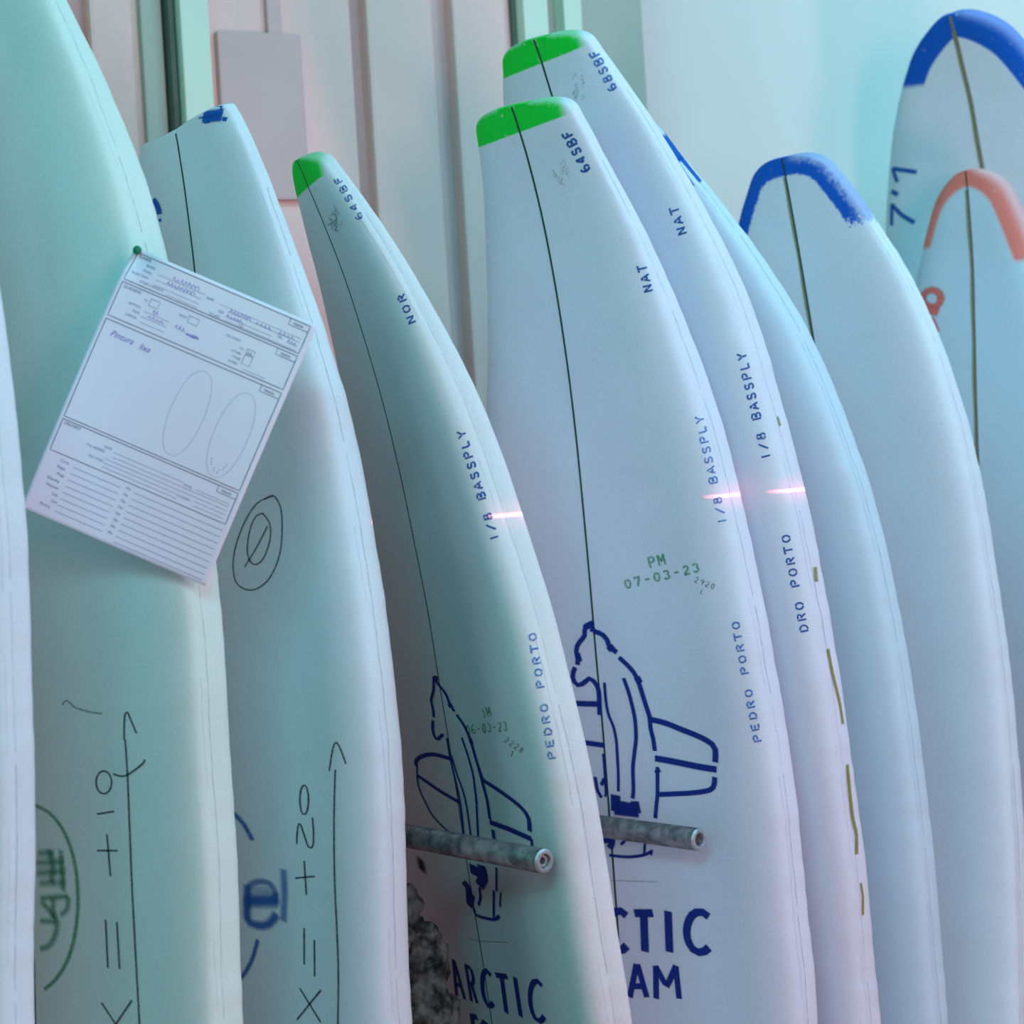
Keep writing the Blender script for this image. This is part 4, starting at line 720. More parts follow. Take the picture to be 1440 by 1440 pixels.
    ('pencil', 0.8, 0.5, 0.4, 0.71, [(87.8,36.5),(88.3,37.4),(89.1,38.7),(89.9,40),(90.5,40.8),(90.7,40.8),(90.7,40.2),(90.8,39.7),(91.1,39.6),(92,40.5),(93.2,42.1),(94.3,43.4),(95,43.5),(95,41.7),(94.5,38.7),(94,35.7),(93.9,34.1),(94.5,34.5),(95.5,36.2),(96.5,38.1),(97.2,39.4)]),
    ('pencil', 0.8, 0.5, 0.4, 0.71, [(97.1,45.5),(97.3,46.3),(97.7,47.5),(98.1,48.5),(98.4,48.8),(98.6,47.7),(98.6,45.8),(98.7,43.9),(99.2,42.9),(100.2,43.6),(101.5,45.2),(102.8,46.9),(103.6,47.5),(103.5,46.3),(102.8,44.1),(102.2,41.9),(102.1,40.8),(103,41.4),(104.4,43),(105.9,44.9),(106.9,46.1)]),
   ],
   'brand_letter#117': [
    ('navy', 10.7, 0.2, 1, 0.74, [(1033.6,32.8),(1031.6,48.3),(1029.6,63.6)]),
    ('navy', 10.7, 0.2, 1, 0.74, [(1031.6,48.3),(1043.7,47.7),(1055.8,47.1),(1067.9,46.7),(1080,46.3)]),
   ],
   'brand_letter#118': [
    ('navy', 10.5, 0.2, 1, 0.76, [(1074.5,88.4),(1062,88.8),(1049.5,89.3),(1036.9,89.9),(1024.3,90.5)]),
   ],
   'brand_letter#119': [
    ('navy', 10.3, 0.2, 1, 0.76, [(1021.7,156.8),(1018.8,152.5),(1017.5,147.4),(1017.7,142),(1019.6,136.5),(1022.9,131.3),(1027.6,126.7),(1033.2,123),(1039.5,120.6),(1046,119.4),(1052.3,119.7),(1058,121.3),(1062.8,124.2),(1066.3,128.3),(1068.3,133.1),(1068.7,138.5),(1067.5,144),(1064.8,149.3),(1060.7,154.1)]),
   ],
   'brand_letter#120': [
    ('navy', 10.8, 0.2, 1, 0.73, [(1038.5,16.7),(1035.5,12.6),(1034.1,7.8),(1034.3,2.6),(1036.2,-2.7),(1039.6,-7.7),(1044.3,-12.1),(1050,-15.7),(1056.4,-18.1),(1063,-19.2),(1069.4,-18.9),(1075.2,-17.3),(1080.1,-14.5),(1083.7,-10.6),(1085.7,-6),(1086.2,-0.9),(1085,4.4),(1082.3,9.5),(1078.1,14.1)]),
   ],
   'brand_letter#121': [
    ('navy', 11.0, 0.2, 1, 0.72, [(1095.2,-60.1),(1081.6,-59.8),(1067.9,-59.3),(1054.2,-58.7),(1040.5,-58)]),
    ('navy', 11.0, 0.2, 1, 0.72, [(1042.7,-58.1),(1041.1,-46),(1041.7,-45.3),(1043.5,-41),(1047.5,-38.1),(1053,-37.3),(1058.8,-38.6),(1063.6,-41.9),(1066.5,-46.4),(1068.9,-58.3)]),
    ('navy', 11.0, 0.2, 1, 0.72, [(1068.6,-48.3),(1080.4,-43.8),(1092.2,-39.2)]),
   ],
   'brand_letter#122': [
    ('navy', 11.2, 0.2, 1, 0.7, [(1102.5,-118.7),(1088.1,-114.3),(1073.7,-109.8),(1059.3,-105.1),(1044.8,-100.3)]),
    ('navy', 11.1, 0.2, 1, 0.71, [(1044.5,-97.6),(1055.1,-94.9),(1065.8,-92.1),(1076.4,-89.3),(1086.9,-86.4),(1097.4,-83.4)]),
    ('navy', 11.1, 0.2, 1, 0.71, [(1083.2,-111.1),(1080.3,-90.1)]),
   ],
   'brand_letter#123': [
    ('navy', 7.9, 0.2, 1, 0.74, [(1142.2,16.4),(1127.9,20.8),(1113.6,25.3),(1099.3,29.8)]),
    ('navy', 7.9, 0.2, 1, 0.74, [(1098.9,32),(1111.9,36.6),(1124.8,41.2),(1137.6,45.9)]),
    ('navy', 7.9, 0.2, 1, 0.74, [(1127.8,22.3),(1125.1,39.8)]),
   ],
   'brand_letter#124': [
    ('navy', 7.8, 0.2, 1, 0.75, [(1136.8,62.3),(1123.4,62.7),(1110,63.1),(1096.6,63.6)]),
    ('navy', 7.8, 0.2, 1, 0.75, [(1096.6,63.6),(1108.3,72.2),(1119.9,80.9),(1105.7,89.3),(1091.6,97.8)]),
    ('navy', 7.7, 0.2, 1, 0.76, [(1091.6,97.8),(1104.7,98.8),(1117.7,99.9),(1130.7,101.1)]),
   ],
   'brand_letter#125': [
    ('navy', 8.0, 0.2, 1, 0.72, [(1123.3,1.1),(1117.4,0.3),(1112.4,-1.9),(1108.6,-5.3),(1106.5,-9.6),(1106.3,-14.3),(1107.9,-19),(1111.3,-23.3),(1116.1,-26.7),(1121.8,-28.9),(1127.9,-29.6),(1133.8,-28.7),(1138.9,-26.5),(1142.6,-23),(1144.7,-18.7),(1144.9,-13.9),(1143.2,-9.2),(1139.8,-5),(1135,-1.7),(1129.3,0.4),(1123.3,1.1)]),
   ],
   'bear_emblem': [
    ('navy', 6.5, 0.25, 1.0, 0.71, [(663.6,0.7),(664.3,-1.5),(665.3,-4.8),(666.4,-8.2),(667.4,-10.9),(668.1,-12.8),(668.8,-14.2),(669.6,-15.3),(671,-16.2),(673.1,-16.5),(675.7,-16.3),(678.5,-16.4),(681.3,-17.4),(684,-19.9),(686.8,-23.5),(689.5,-27.2),(692.1,-30.1),(694.5,-32),(696.8,-33.5),(699,-34.5),(701.5,-35.1),(704.3,-35.1),(707.4,-34.6),(710.4,-33.9),(713,-33.6),(715.1,-33.8),(717,-34.3),(718.4,-34.8),(719.5,-35.1)]),
    ('navy', 8.9, 0.25, 1.0, 0.71, [(669.7,-13.5),(668.3,-3),(675.1,-1.6)]),
    ('navy', 6.5, 0.25, 1.0, 0.71, [(704.9,-32.6),(714.7,-29.6)]),
    ('navy', 6.6, 0.25, 1.0, 0.71, [(723.6,-39.9),(725.4,-41.1),(727.9,-42.9),(730.7,-44.6),(733.2,-45.8),(735.4,-46.1),(737.5,-46),(739.4,-45.4),(741.2,-44.5),(743,-43.2),(744.7,-41.4),(746,-39.3),(746.7,-37.1),(746.5,-34.7),(745.7,-32.2),(744.5,-29.6),(743.1,-26.8),(741.3,-23.8),(739,-20.7),(737.1,-17.5),(736.3,-14.6),(737.2,-11.7),(739.1,-8.9),(741.5,-6.4),(743.9,-4.3),(745.5,-2.8),(747,-1.7),(749.1,-1),(752.9,-0.7),(759.6,-0.9),(768.4,-1.6),(776.9,-2.4),(782.8,-3)]),
    ('navy', 7.1, 0.25, 1.0, 0.72, [(675.1,-0.6),(675.5,2.1),(676.2,5.9),(677,9.9),(678.1,13.4),(679.4,16),(680.9,18.4),(682.6,20.4),(684.6,22.1),(687,23.3),(689.7,24),(692.4,24.9),(694.7,26.3),(696.6,28.9),(698.3,32.1),(699.6,35.3),(700.6,37.5)]),
    ('navy', 10.5, 0.25, 1.0, 0.72, [(693.5,25.8),(697.9,30)]),
    ('navy', 6.4, 0.25, 1.0, 0.74, [(707.2,41.4),(709.3,44.3),(712.2,48.6),(715.4,53.2),(718.3,57),(720.9,59.9),(723.3,62.4),(725.6,64.6),(728,66.5),(730.3,68),(732.5,69.2),(734.9,70.2),(737.9,71.4),(741.6,72.6),(745.8,73.8),(750.5,75.2),(755.6,76.7),(762,78.7),(769.4,81.1),(776.2,83.2),(781,84.8)]),
    ('navy', 9.3, 0.25, 1.0, 0.74, [(731.3,69.2),(737.4,72.9)]),
    ('navy', 7.8, 0.25, 1.0, 0.77, [(783.3,82.4),(783.7,87.1),(784.3,93.9),(785.1,101.5),(786.2,108.9),(787.7,116),(789.5,123.1),(791.4,130.3),(793.3,137.5),(795.1,144.8),(796.8,152.3),(798.6,159.4),(800.3,165.5),(802,170.7),(803.6,175),(805.2,178.7),(806.8,181.9),(808.2,184.3),(809.3,186.2),(810.7,187.5),(812.9,188.3),(816.7,188.4),(821.5,187.9),(826.1,187.1),(829.3,186.7)]),
    ('navy', 5.8, 0.25, 1.0, 0.74, [(782.1,84.6),(784.5,84.5),(788,84.4),(791.8,84.3),(795.5,84.5),(798.8,85.1),(802.1,86),(805.4,86.9),(808.7,87.6),(812.4,88),(816.4,88.2),(820,88.4),(822.5,88.5)]),
    ('navy', 8.6, 0.25, 1.0, 0.76, [(832.1,88.4),(832.4,94.4),(832.9,102.8),(833.5,112.4),(834.1,121.5),(834.8,130.1),(835.6,138.9),(836.3,147.6),(837,156.1),(837.5,164.8),(838,173.8),(838.3,181.7),(838.6,187.2)]),
    ('navy', 6.7, 0.25, 1.0, 0.77, [(848.4,184),(850.4,183.7),(853.3,183.4),(856.4,182.9),(858.9,181.8),(860.8,180.7),(862.3,179.3),(863.7,177.1),(865.1,173.4),(866.5,168.1),(867.9,161.5),(869.3,153.6),(870.8,144.2),(872.5,131.3),(874.3,115.7),(876,100.9),(877.1,90.6)]),
    ('navy', 5.2, 0.25, 1.0, 0.75, [(843,90.9),(849.8,90.3),(859.7,89.4),(870,88.4),(877.8,87.5),(882.2,86.8),(884.6,86.2),(886.4,85.6),(889.2,84.8),(893.7,83.9),(899.1,82.7),(904,81.6),(907.5,80.9)]),
    ('navy', 8.6, 0.25, 1.0, 0.75, [(846.5,89.4),(849.6,92.1)]),
    ('navy', 5.2, 0.25, 1.0, 0.73, [(733.5,45.8),(736.8,47.1),(741.5,49),(747,51),(752.4,52.7),(757.9,54.1),(763.9,55.4),(769.6,56.6),(774.7,57.5),(778.5,58.2),(781.5,58.6),(784.5,58.9),(788.1,59),(792.7,59),(797.8,59),(803.2,58.7),(808.4,58.2),(813.6,57.1),(818.9,55.7),(824.1,54.2),(829.1,52.9),(833.6,51.7),(837.8,50.5),(842.3,49.4),(847.4,48.5),(854,47.9),(861.4,47.5),(868.7,47.2),(874.6,46.7),(878.9,46),(882.1,45.2),(884.4,44.5),(886.1,44)]),
    ('navy', 4.1, 0.25, 1.0, 0.73, [(740.8,11.1),(745,10.9),(751.1,10.7),(757.8,10.5),(763.7,10.6),(768.7,10.9),(773.4,11.4),(777.7,12.1),(781.8,13),(785.4,14.4),(788.5,16.1),(791.6,17.8),(795.1,19.3),(799.2,20.5),(803.5,21.5),(808.1,22.3),(813.1,22.9),(818.4,23.1),(824.1,23),(830,22.8),(835.8,22.7),(841.5,22.5),(847.3,22.4),(853,22.2),(858.6,21.9),(864.4,21.4),(870.3,20.8),(875.5,20.2),(879.2,19.8)]),
    ('navy', 7.8, 0.25, 1.0, 0.71, [(770.5,-61.7),(770.5,-41.9),(769.8,-22.2),(769,-2.8)]),
    ('navy', 7.2, 0.25, 1.0, 0.71, [(820.1,-51.2),(821,-31.7),(821.5,-15.5),(821.9,0.4)]),
    ('navy', 3.5, 0.25, 1.0, 0.72, [(833.1,-2.4),(836.1,-2.3),(840.2,-2.2),(845.4,-2.1),(851.4,-2),(859.1,-2.1),(868.2,-2.3),(877,-2.5),(883.4,-2.8),(886.7,-3.3),(887.8,-3.9),(888,-4.5),(888.2,-4.9)]),
    ('navy', 4.8, 0.25, 1.0, 0.72, [(864.3,-20.1),(880.2,-18.5),(889.9,-11.5)]),
    ('navy', 5.3, 0.25, 1.0, 0.72, [(873.7,-9.8),(865.2,-3.5)]),
    ('navy', 13.5, 0.25, 1.0, 0.73, [(885.3,14.4),(904.9,12.4)]),
    ('navy', 13.6, 0.25, 1.0, 0.73, [(903.9,10.9),(903.7,31.3),(903.5,51.4)]),
    ('navy', 11.7, 0.25, 1.0, 0.74, [(890.3,47.3),(903.6,49.9)]),
    ('navy', 11.8, 0.25, 1.0, 0.73, [(896.4,18),(897.2,33.5),(898.1,48.9)]),
    ('navy', 4.1, 0.25, 1.0, 0.74, [(963.8,-5),(963.7,0.8),(963.5,9.1),(963.2,18.2),(962.6,26.6),(961.6,34.3),(960.2,41.9),(958.7,49),(957.2,55),(955.6,59.9),(953.9,64),(952.3,67.1),(951.2,69.4)]),
    ('navy', 3.5, 0.25, 1.0, 0.74, [(941,59.8),(957.1,56.6)]),
    ('navy', 4.1, 0.25, 1.0, 0.73, [(947.7,17.3),(941.1,25.8)]),
    ('navy', 2.9, 0.25, 1.0, 0.75, [(948.8,71.1),(955.7,68.9)]),
    ('navy', 8.9, 0.25, 1.0, 0.73, [(945.3,-14.2),(942.6,5.2),(954.4,-3.4)]),
   ],
 }),
 'B5': (dict(base=(0.1682, 2.76), turn=43, thick=0.066, shoulder=0.06, crown=0.004, seed=6, nose_round=0.026, nose_power=2.8,
   stations=[(151, 2022, 71), (146, 2011, 77), (139, 1994, 84), (131, 1971, 95), (119, 1937, 110), (105, 1889, 131), (83, 1786, 172), (68, 1680, 208), (58, 1574, 237), (51, 1468, 260), (45, 1362, 277), (38, 1256, 288), (30, 1150, 295), (22, 1044, 298), (13, 938, 299), (5, 832, 298), (0, 726, 298), (-8, 581, 298), (-16, 399, 289), (-21, 218, 259), (-25, 87, 218), (-26, 3, 179)]), {
   'stencil_letter#41': [
    ('blue2', 2.8, 0.35, 0.9, 0.9, [(82.7,93.5),(83.6,93.6),(84.4,94),(85.1,94.8),(85.6,95.9),(85.8,97.3),(85.9,98.8),(85.7,100.2),(85.3,101.6),(84.7,102.8),(84,103.8),(83.1,104.4),(82.3,104.7)]),
    ('blue2', 2.8, 0.35, 0.9, 0.93, [(80.6,104.1),(79.6,103.4),(79,102.4),(78.7,101.4),(78.8,100.3),(79.3,99.5),(80.2,98.8),(81.3,98.6),(82.5,98.7),(83.6,99.2),(84.5,100),(85.1,101),(85.3,102.1)]),
   ],
   'stencil_letter#42': [
    ('blue2', 2.8, 0.35, 0.9, 0.9, [(70.8,95.4),(69.9,94.8),(69.3,93.8),(69.1,92.8),(69.3,91.8),(69.9,91),(70.7,90.5),(71.8,90.3)]),
    ('blue2', 2.8, 0.35, 0.9, 0.9, [(72.9,90.6),(73.7,91.3),(74.3,92.2),(74.5,93.3),(74.3,94.3),(73.7,95.1),(72.9,95.6),(71.8,95.7)]),
    ('blue2', 2.8, 0.35, 0.9, 0.97, [(69.6,101),(68.5,100.2),(67.7,99.2),(67.4,98.1),(67.6,97),(68.3,96.2),(69.3,95.7),(70.6,95.6)]),
    ('blue2', 2.8, 0.35, 0.9, 0.97, [(71.9,96),(73,96.8),(73.8,97.8),(74,98.9),(73.8,100),(73.2,100.8),(72.2,101.3),(70.9,101.4)]),
   ],
   'stencil_letter#43': [
    ('blue2', 2.8, 0.35, 0.9, 0.9, [(58,88.1),(58.7,87.5),(59.7,87.2),(60.7,87.3),(61.7,87.6),(62.5,88.3),(63.1,89.1),(63.4,90.1),(63.3,91)]),
    ('blue2', 2.8, 0.35, 0.9, 0.94, [(63,91.7),(62.5,92.1),(61.9,92.5),(61.1,92.6),(60.3,92.6),(59.3,92.4),(58.5,92.4),(57.7,92.6),(57.1,93),(56.6,93.5)]),
    ('blue2', 2.8, 0.35, 0.9, 0.96, [(56.2,94.3),(56.2,95.2),(56.6,96.1),(57.3,96.9),(58.2,97.5),(59.3,97.9),(60.4,98),(61.3,97.7),(62.1,97.1)]),
   ],
   'stencil_letter#44': [
    ('blue2', 2.8, 0.35, 0.9, 0.91, [(50.4,95.4),(52.5,84.7)]),
    ('blue2', 2.8, 0.35, 0.9, 0.94, [(50.9,84.2),(48.2,83.4),(48,83.6),(46.9,83.8),(46.1,84.4),(45.6,85.4),(45.6,86.6),(46.2,87.6),(47.1,88.4),(49.6,89.2)]),
    ('blue2', 2.8, 0.35, 0.9, 0.94, [(49.4,90),(47.1,89.1),(46.9,89),(45.5,89.1),(44.5,89.7),(44,90.7),(44.1,91.9),(44.8,93.2),(46,94.1),(48.8,95)]),
   ],
   'stencil_letter#45': [
    ('blue2', 2.8, 0.35, 0.9, 0.9, [(39,92.1),(40.9,81.1)]),
    ('blue2', 2.8, 0.35, 0.9, 0.89, [(39.6,80.7),(35.1,79.4)]),
    ('blue2', 2.8, 0.35, 0.9, 0.94, [(38.6,85.9),(35.3,84.8)]),
   ],
   'stencil_letter#46': [
    ('blue', 2.5, 0.3, 1.0, 0.88, [(275.7,168.5),(277.4,157.2)]),
    ('blue', 2.5, 0.3, 1.0, 0.92, [(276.3,158.4),(273.2,162.1)]),
    ('blue', 2.5, 0.3, 1.0, 0.95, [(272.6,162.9),(270.1,165.8)]),
    ('blue', 2.5, 0.3, 1.0, 0.88, [(269,166.8),(270.6,155.6)]),
   ],
   'stencil_letter#47': [
    ('blue', 2.5, 0.3, 1.0, 0.91, [(263.5,165.6),(261.7,158.1)]),
    ('blue', 2.5, 0.3, 1.0, 0.88, [(261.3,156.5),(260.8,153.4),(258.7,156.8)]),
    ('blue', 2.5, 0.3, 1.0, 0.96, [(258.3,157.6),(254.9,163.7)]),
    ('blue', 2.5, 0.3, 1.0, 0.94, [(261.2,161.7),(258.1,161.1)]),
   ],
   'stencil_letter#48': [
    ('blue', 2.5, 0.3, 1.0, 0.91, [(251.9,151.6),(243.3,149.7)]),
    ('blue', 2.5, 0.3, 1.0, 0.97, [(247.3,152.4),(246,161.8)]),
   ],
   'stencil_letter#49': [
    ('blue', 2.4, 0.3, 1.0, 0.98, [(559.1,254.3),(560.7,244)]),
   ],
   'stencil_letter#50': [
    ('blue', 2.4, 0.3, 1.0, 0.98, [(550.4,252.7),(544.7,241)]),
   ],
   'stencil_letter#51': [
    ('blue', 2.4, 0.3, 1.0, 0.98, [(534.6,244.2),(533.6,243.6),(532.9,242.8),(532.6,241.9),(532.7,241),(533.3,240.2),(534.2,239.6),(535.2,239.5)]),
    ('blue', 2.4, 0.3, 1.0, 0.98, [(536.4,239.7),(537.4,240.2),(538.1,241),(538.4,242),(538.3,242.9),(537.7,243.7),(536.8,244.2),(535.8,244.4)]),
    ('blue', 2.4, 0.3, 1.0, 1.0, [(533.6,249.6),(532.4,248.9),(531.5,248),(531.1,247),(531.3,246),(532,245.1),(533,244.5),(534.4,244.3)]),
    ('blue', 2.4, 0.3, 1.0, 1.0, [(535.9,244.6),(537.1,245.2),(538,246.2),(538.4,247.2),(538.2,248.2),(537.5,249.1),(536.5,249.7),(535.1,249.8)]),
   ],
   'stencil_letter#53': [
    ('blue', 2.4, 0.3, 1.0, 0.98, [(512.8,245.8),(514.2,235.4)]),
    ('blue', 2.4, 0.3, 1.0, 0.99, [(512.5,235.1),(509.6,234.5),(509.4,234.7),(508.3,234.9),(507.4,235.6),(507,236.6),(507.1,237.6),(507.8,238.6),(508.8,239.2),(511.5,239.8)]),
    ('blue', 2.4, 0.3, 1.0, 0.99, [(511.4,240.6),(508.9,239.9),(508.6,239.9),(507.2,240.1),(506.1,240.8),(505.7,241.8),(505.8,243),(506.7,244),(508,244.7),(511.1,245.4)]),
   ],
   'stencil_letter#54': [
    ('blue', 2.4, 0.3, 1.0, 1.0, [(501.3,243.5),(499.6,236.7)]),
    ('blue', 2.4, 0.3, 1.0, 0.98, [(499.2,235.2),(498.7,232.4),(496.8,235.5)]),
    ('blue', 2.4, 0.3, 1.0, 0.99, [(496.4,236.3),(493.2,242.1)]),
    ('blue', 2.4, 0.3, 1.0, 0.99, [(499.1,239.9),(496.2,239.4)]),
   ],
   'stencil_letter#55': [
    ('blue', 2.5, 0.3, 1.0, 0.98, [(483.2,231.3),(483.9,230.7),(484.8,230.4),(485.9,230.4),(487,230.7),(488,231.2),(488.7,231.9),(489,232.8),(489,233.6)]),
    ('blue', 2.5, 0.3, 1.0, 0.99, [(488.8,234.3),(488.3,234.8),(487.6,235.1),(486.9,235.3),(486,235.3),(485,235.3),(484.1,235.3),(483.3,235.5),(482.6,235.9),(482.1,236.4)]),
    ('blue', 2.5, 0.3, 1.0, 0.99, [(481.8,237.3),(481.9,238.2),(482.3,239),(483.1,239.8),(484.2,240.3),(485.3,240.5),(486.5,240.5),(487.5,240.2),(488.2,239.6)]),
   ],
   'stencil_letter#56': [
    ('blue', 2.5, 0.3, 1.0, 0.98, [(470.8,229),(471.5,228.4),(472.4,228.1),(473.5,228.1),(474.6,228.4),(475.6,228.9),(476.3,229.6),(476.6,230.5),(476.6,231.3)]),
    ('blue', 2.5, 0.3, 1.0, 0.99, [(476.4,232),(475.9,232.4),(475.3,232.8),(474.5,232.9),(473.6,232.9),(472.6,232.9),(471.7,233),(470.9,233.2),(470.2,233.6),(469.7,234.1)]),
    ('blue', 2.5, 0.3, 1.0, 0.97, [(469.4,234.9),(469.5,235.8),(470,236.7),(470.8,237.4),(471.8,238),(473,238.2),(474.1,238.2),(475.1,237.8),(475.9,237.2)]),
   ],
   'stencil_letter#57': [
    ('blue', 2.5, 0.3, 1.0, 0.98, [(463,236.6),(464.3,226.2)]),
    ('blue', 2.5, 0.3, 1.0, 1.0, [(462.6,226),(460.2,225.6),(460,225.7),(458.9,225.9),(458,226.5),(457.4,227.4),(457.3,228.5),(457.6,229.5),(458.3,230.3),(459.4,230.8),(461.6,231.3)]),
   ],
   'stencil_letter#58': [
    ('blue', 2.5, 0.3, 1.0, 0.98, [(450.7,233.4),(451.8,224.3)]),
    ('blue', 2.5, 0.3, 1.0, 0.97, [(450.6,234.7),(444.5,233.6)]),
   ],
   'stencil_letter#59': [
    ('blue', 2.5, 0.3, 1.0, 0.99, [(440.2,222.2),(436.6,226.3)]),
    ('blue', 2.5, 0.3, 1.0, 0.99, [(432.7,220.8),(435.3,226.1)]),
    ('blue', 2.5, 0.3, 1.0, 0.95, [(435.8,227.2),(435.2,231.9)]),
   ],
   'stencil_letter#60': [
    ('blue', 2.4, 0.3, 1.0, 0.99, [(775.5,286),(776.6,276.5)]),
    ('blue', 2.4, 0.3, 1.0, 1.0, [(774.6,276.3),(772.5,276.4),(771.6,276.9),(770.6,277.5),(769.8,278.3),(769.2,279.4),(768.9,280.5),(768.9,281.7),(769.2,282.9),(769.9,283.9),(770.7,284.6),(773.6,285.8)]),
   ],
   'stencil_letter#61': [
    ('blue', 2.4, 0.3, 1.0, 0.99, [(761.6,284.6),(762.7,275.1)]),
    ('blue', 2.4, 0.3, 1.0, 1.0, [(760.7,274.9),(758.2,274.6),(758,274.7),(756.7,275),(755.7,275.7),(755.3,276.7),(755.5,277.7),(756.2,278.5),(757.4,279.1),(759.8,279.5)]),
    ('blue', 2.4, 0.3, 1.0, 1.0, [(758.1,280),(754.5,283.8)]),
   ],
   'stencil_letter#62': [
    ('blue', 2.4, 0.3, 1.0, 1.0, [(746.3,273.3),(747.3,273.8),(748.1,274.7),(748.6,275.8),(748.9,277.1),(748.9,278.4),(748.6,279.6),(748,280.8),(747.3,281.7),(746.3,282.3),(745.3,282.6)]),
    ('blue', 2.4, 0.3, 1.0, 1.0, [(743.9,282.5),(743,281.9),(742.1,281.1),(741.5,280),(741.2,278.7),(741.2,277.4),(741.5,276.1),(742.1,275),(742.9,274.1),(743.9,273.4),(745,273.1)]),
   ],
   'stencil_letter#64': [
    ('blue', 2.4, 0.3, 1.0, 0.99, [(720.1,279.9),(721.2,270.4)]),
    ('blue', 2.4, 0.3, 1.0, 0.99, [(719.3,270.1),(716.7,269.8),(716.5,269.9),(715.2,270.1),(714.2,270.7),(713.6,271.5),(713.5,272.4),(713.9,273.3),(714.7,274.1),(715.9,274.6),(718.4,275.1)]),
   ],
   'stencil_letter#65': [
    ('blue', 2.4, 0.3, 1.0, 1.0, [(704.9,268.4),(705.8,268.9),(706.6,269.8),(707.2,270.9),(707.5,272.2),(707.5,273.5),(707.2,274.8),(706.6,275.9),(705.8,276.8),(704.9,277.5),(703.8,277.8)]),
    ('blue', 2.4, 0.3, 1.0, 1.0, [(702.5,277.6),(701.5,277.1),(700.7,276.2),(700.1,275.2),(699.8,273.9),(699.8,272.6),(700.1,271.3),(700.6,270.2),(701.5,269.2),(702.4,268.6),(703.5,268.3)]),
   ],
   'stencil_letter#66': [
    ('blue', 2.4, 0.3, 1.0, 0.99, [(692.5,276.6),(693.5,267.1)]),
    ('blue', 2.4, 0.3, 1.0, 0.99, [(691.6,266.9),(689,266.6),(688.8,266.7),(687.5,267),(686.6,267.7),(686.2,268.7),(686.3,269.7),(687.1,270.5),(688.3,271.1),(690.7,271.5)]),
    ('blue', 2.4, 0.3, 1.0, 1.0, [(689,272.1),(685.4,275.8)]),
   ],
   'stencil_letter#67': [
    ('blue', 2.4, 0.3, 1.0, 0.98, [(681,265.7),(672,264.5)]),
    ('blue', 2.4, 0.3, 1.0, 1.0, [(676.3,266.6),(675.4,274.6)]),
   ],
   'stencil_letter#68': [
    ('blue', 2.4, 0.3, 1.0, 1.0, [(663.3,263.5),(664.3,264.1),(665.1,264.9),(665.6,266),(665.9,267.3),(665.9,268.6),(665.6,269.9),(665.1,271.1),(664.3,272),(663.3,272.6),(662.2,272.9)]),
    ('blue', 2.4, 0.3, 1.0, 1.0, [(660.9,272.7),(659.9,272.2),(659.1,271.4),(658.5,270.3),(658.2,269),(658.2,267.7),(658.5,266.4),(659.1,265.3),(659.9,264.3),(660.9,263.7),(662,263.4)]),
   ],
   'glue_streak#148': [
    ('olive', 3.5, 0.5, 0.9, 0.68, [(803.6,313.9),(806.5,314.2),(810.6,314.5),(815.3,314.9),(820.2,315.3),(825.2,315.9),(830.7,316.6),(836.4,317.4),(842.4,318.2),(848.7,319.4),(855.4,320.8),(862.2,322.1),(869.1,323.3),(876.6,324),(884.6,324.5),(891.8,324.9),(896.9,325.2)]),
   ],
   'glue_streak#149': [
    ('olive', 4.4, 0.5, 0.9, 0.7, [(948.1,324.8),(953.5,324.4),(961.3,324),(970.4,323.9),(979.1,323.7),(987.4,323.4),(996.1,323.3),(1004.7,323.3),(1012.5,323.4),(1018.9,324.1),(1024.5,325.1),(1029.8,326.1),(1035.3,326.5),(1041.6,325.8),(1048.2,324.6),(1054.2,323.5),(1058.3,322.7)]),
   ],
   'glue_streak#150': [
    ('olive', 3.1, 0.5, 0.9, 0.77, [(1095.8,324.3),(1113.1,325.4),(1123.9,323.7),(1134.9,322.2)]),
   ],
   'glue_streak#151': [
    ('olive', 3.5, 0.6, 0.8, 0.81, [(514.7,271.7),(525,274.1)]),
   ],
   'glue_streak#152': [
    ('olive', 6.3, 0.6, 0.8, 0.79, [(702.7,307.6),(718.5,307)]),
   ],
   'pencil_mark': [
    ('pencil', 0.9, 0.5, 0.4, 0.73, [(76.8,43.6),(76.9,42.6),(76.9,41.2),(77,39.8),(77.3,38.7),(78,38.1),(78.9,37.9),(79.8,37.8),(80.5,37.7),(80.7,37.4),(80.6,37),(80.5,36.9),(80.8,37.1),(81.8,38),(83.1,39.3),(84.5,40.7),(85.6,41.6),(86.2,41.9),(86.7,41.7),(87,41.5),(87.2,41.3)]),
    ('pencil', 0.9, 0.5, 0.4, 0.74, [(53.6,50.7),(54,51.2),(54.5,52),(55.1,52.8),(55.5,53.3),(55.7,53.8),(55.9,54.2),(56,54.3),(56.1,53.8),(56.4,52.2),(56.7,49.9),(57,47.5),(57.3,45.8),(57.8,45.1),(58.3,45.2),(58.8,45.4),(59.3,45.3),(59.8,44.8),(60.3,44.2),(60.8,43.5),(61.2,43.1)]),
    ('pencil', 0.9, 0.5, 0.4, 0.72, [(67,48.3),(67.3,47.4),(67.7,46),(68.3,44.8),(68.9,44.1),(69.6,44.2),(70.4,44.9),(71.1,45.7),(71.7,46.2),(72,46),(72.1,45.6),(72.1,45.1),(72.3,44.8),(72.6,44.9),(73,45.2),(73.4,45.3),(73.9,44.9),(74.6,43.7),(75.4,41.7),(76.1,39.8),(76.7,38.5)]),
    ('pencil', 0.9, 0.5, 0.4, 0.73, [(78,48.7),(78,47.1),(78,44.9),(78.2,42.8),(78.5,41.8),(79.3,42.4),(80.4,44.2),(81.5,46),(82.4,46.8),(82.8,46.2),(83,44.7),(83.1,43),(83.3,41.5),(83.8,40.4),(84.3,39.3),(84.8,38.4),(85.4,37.8),(86,37.6),(86.8,37.7),(87.4,37.9),(87.8,38)]),
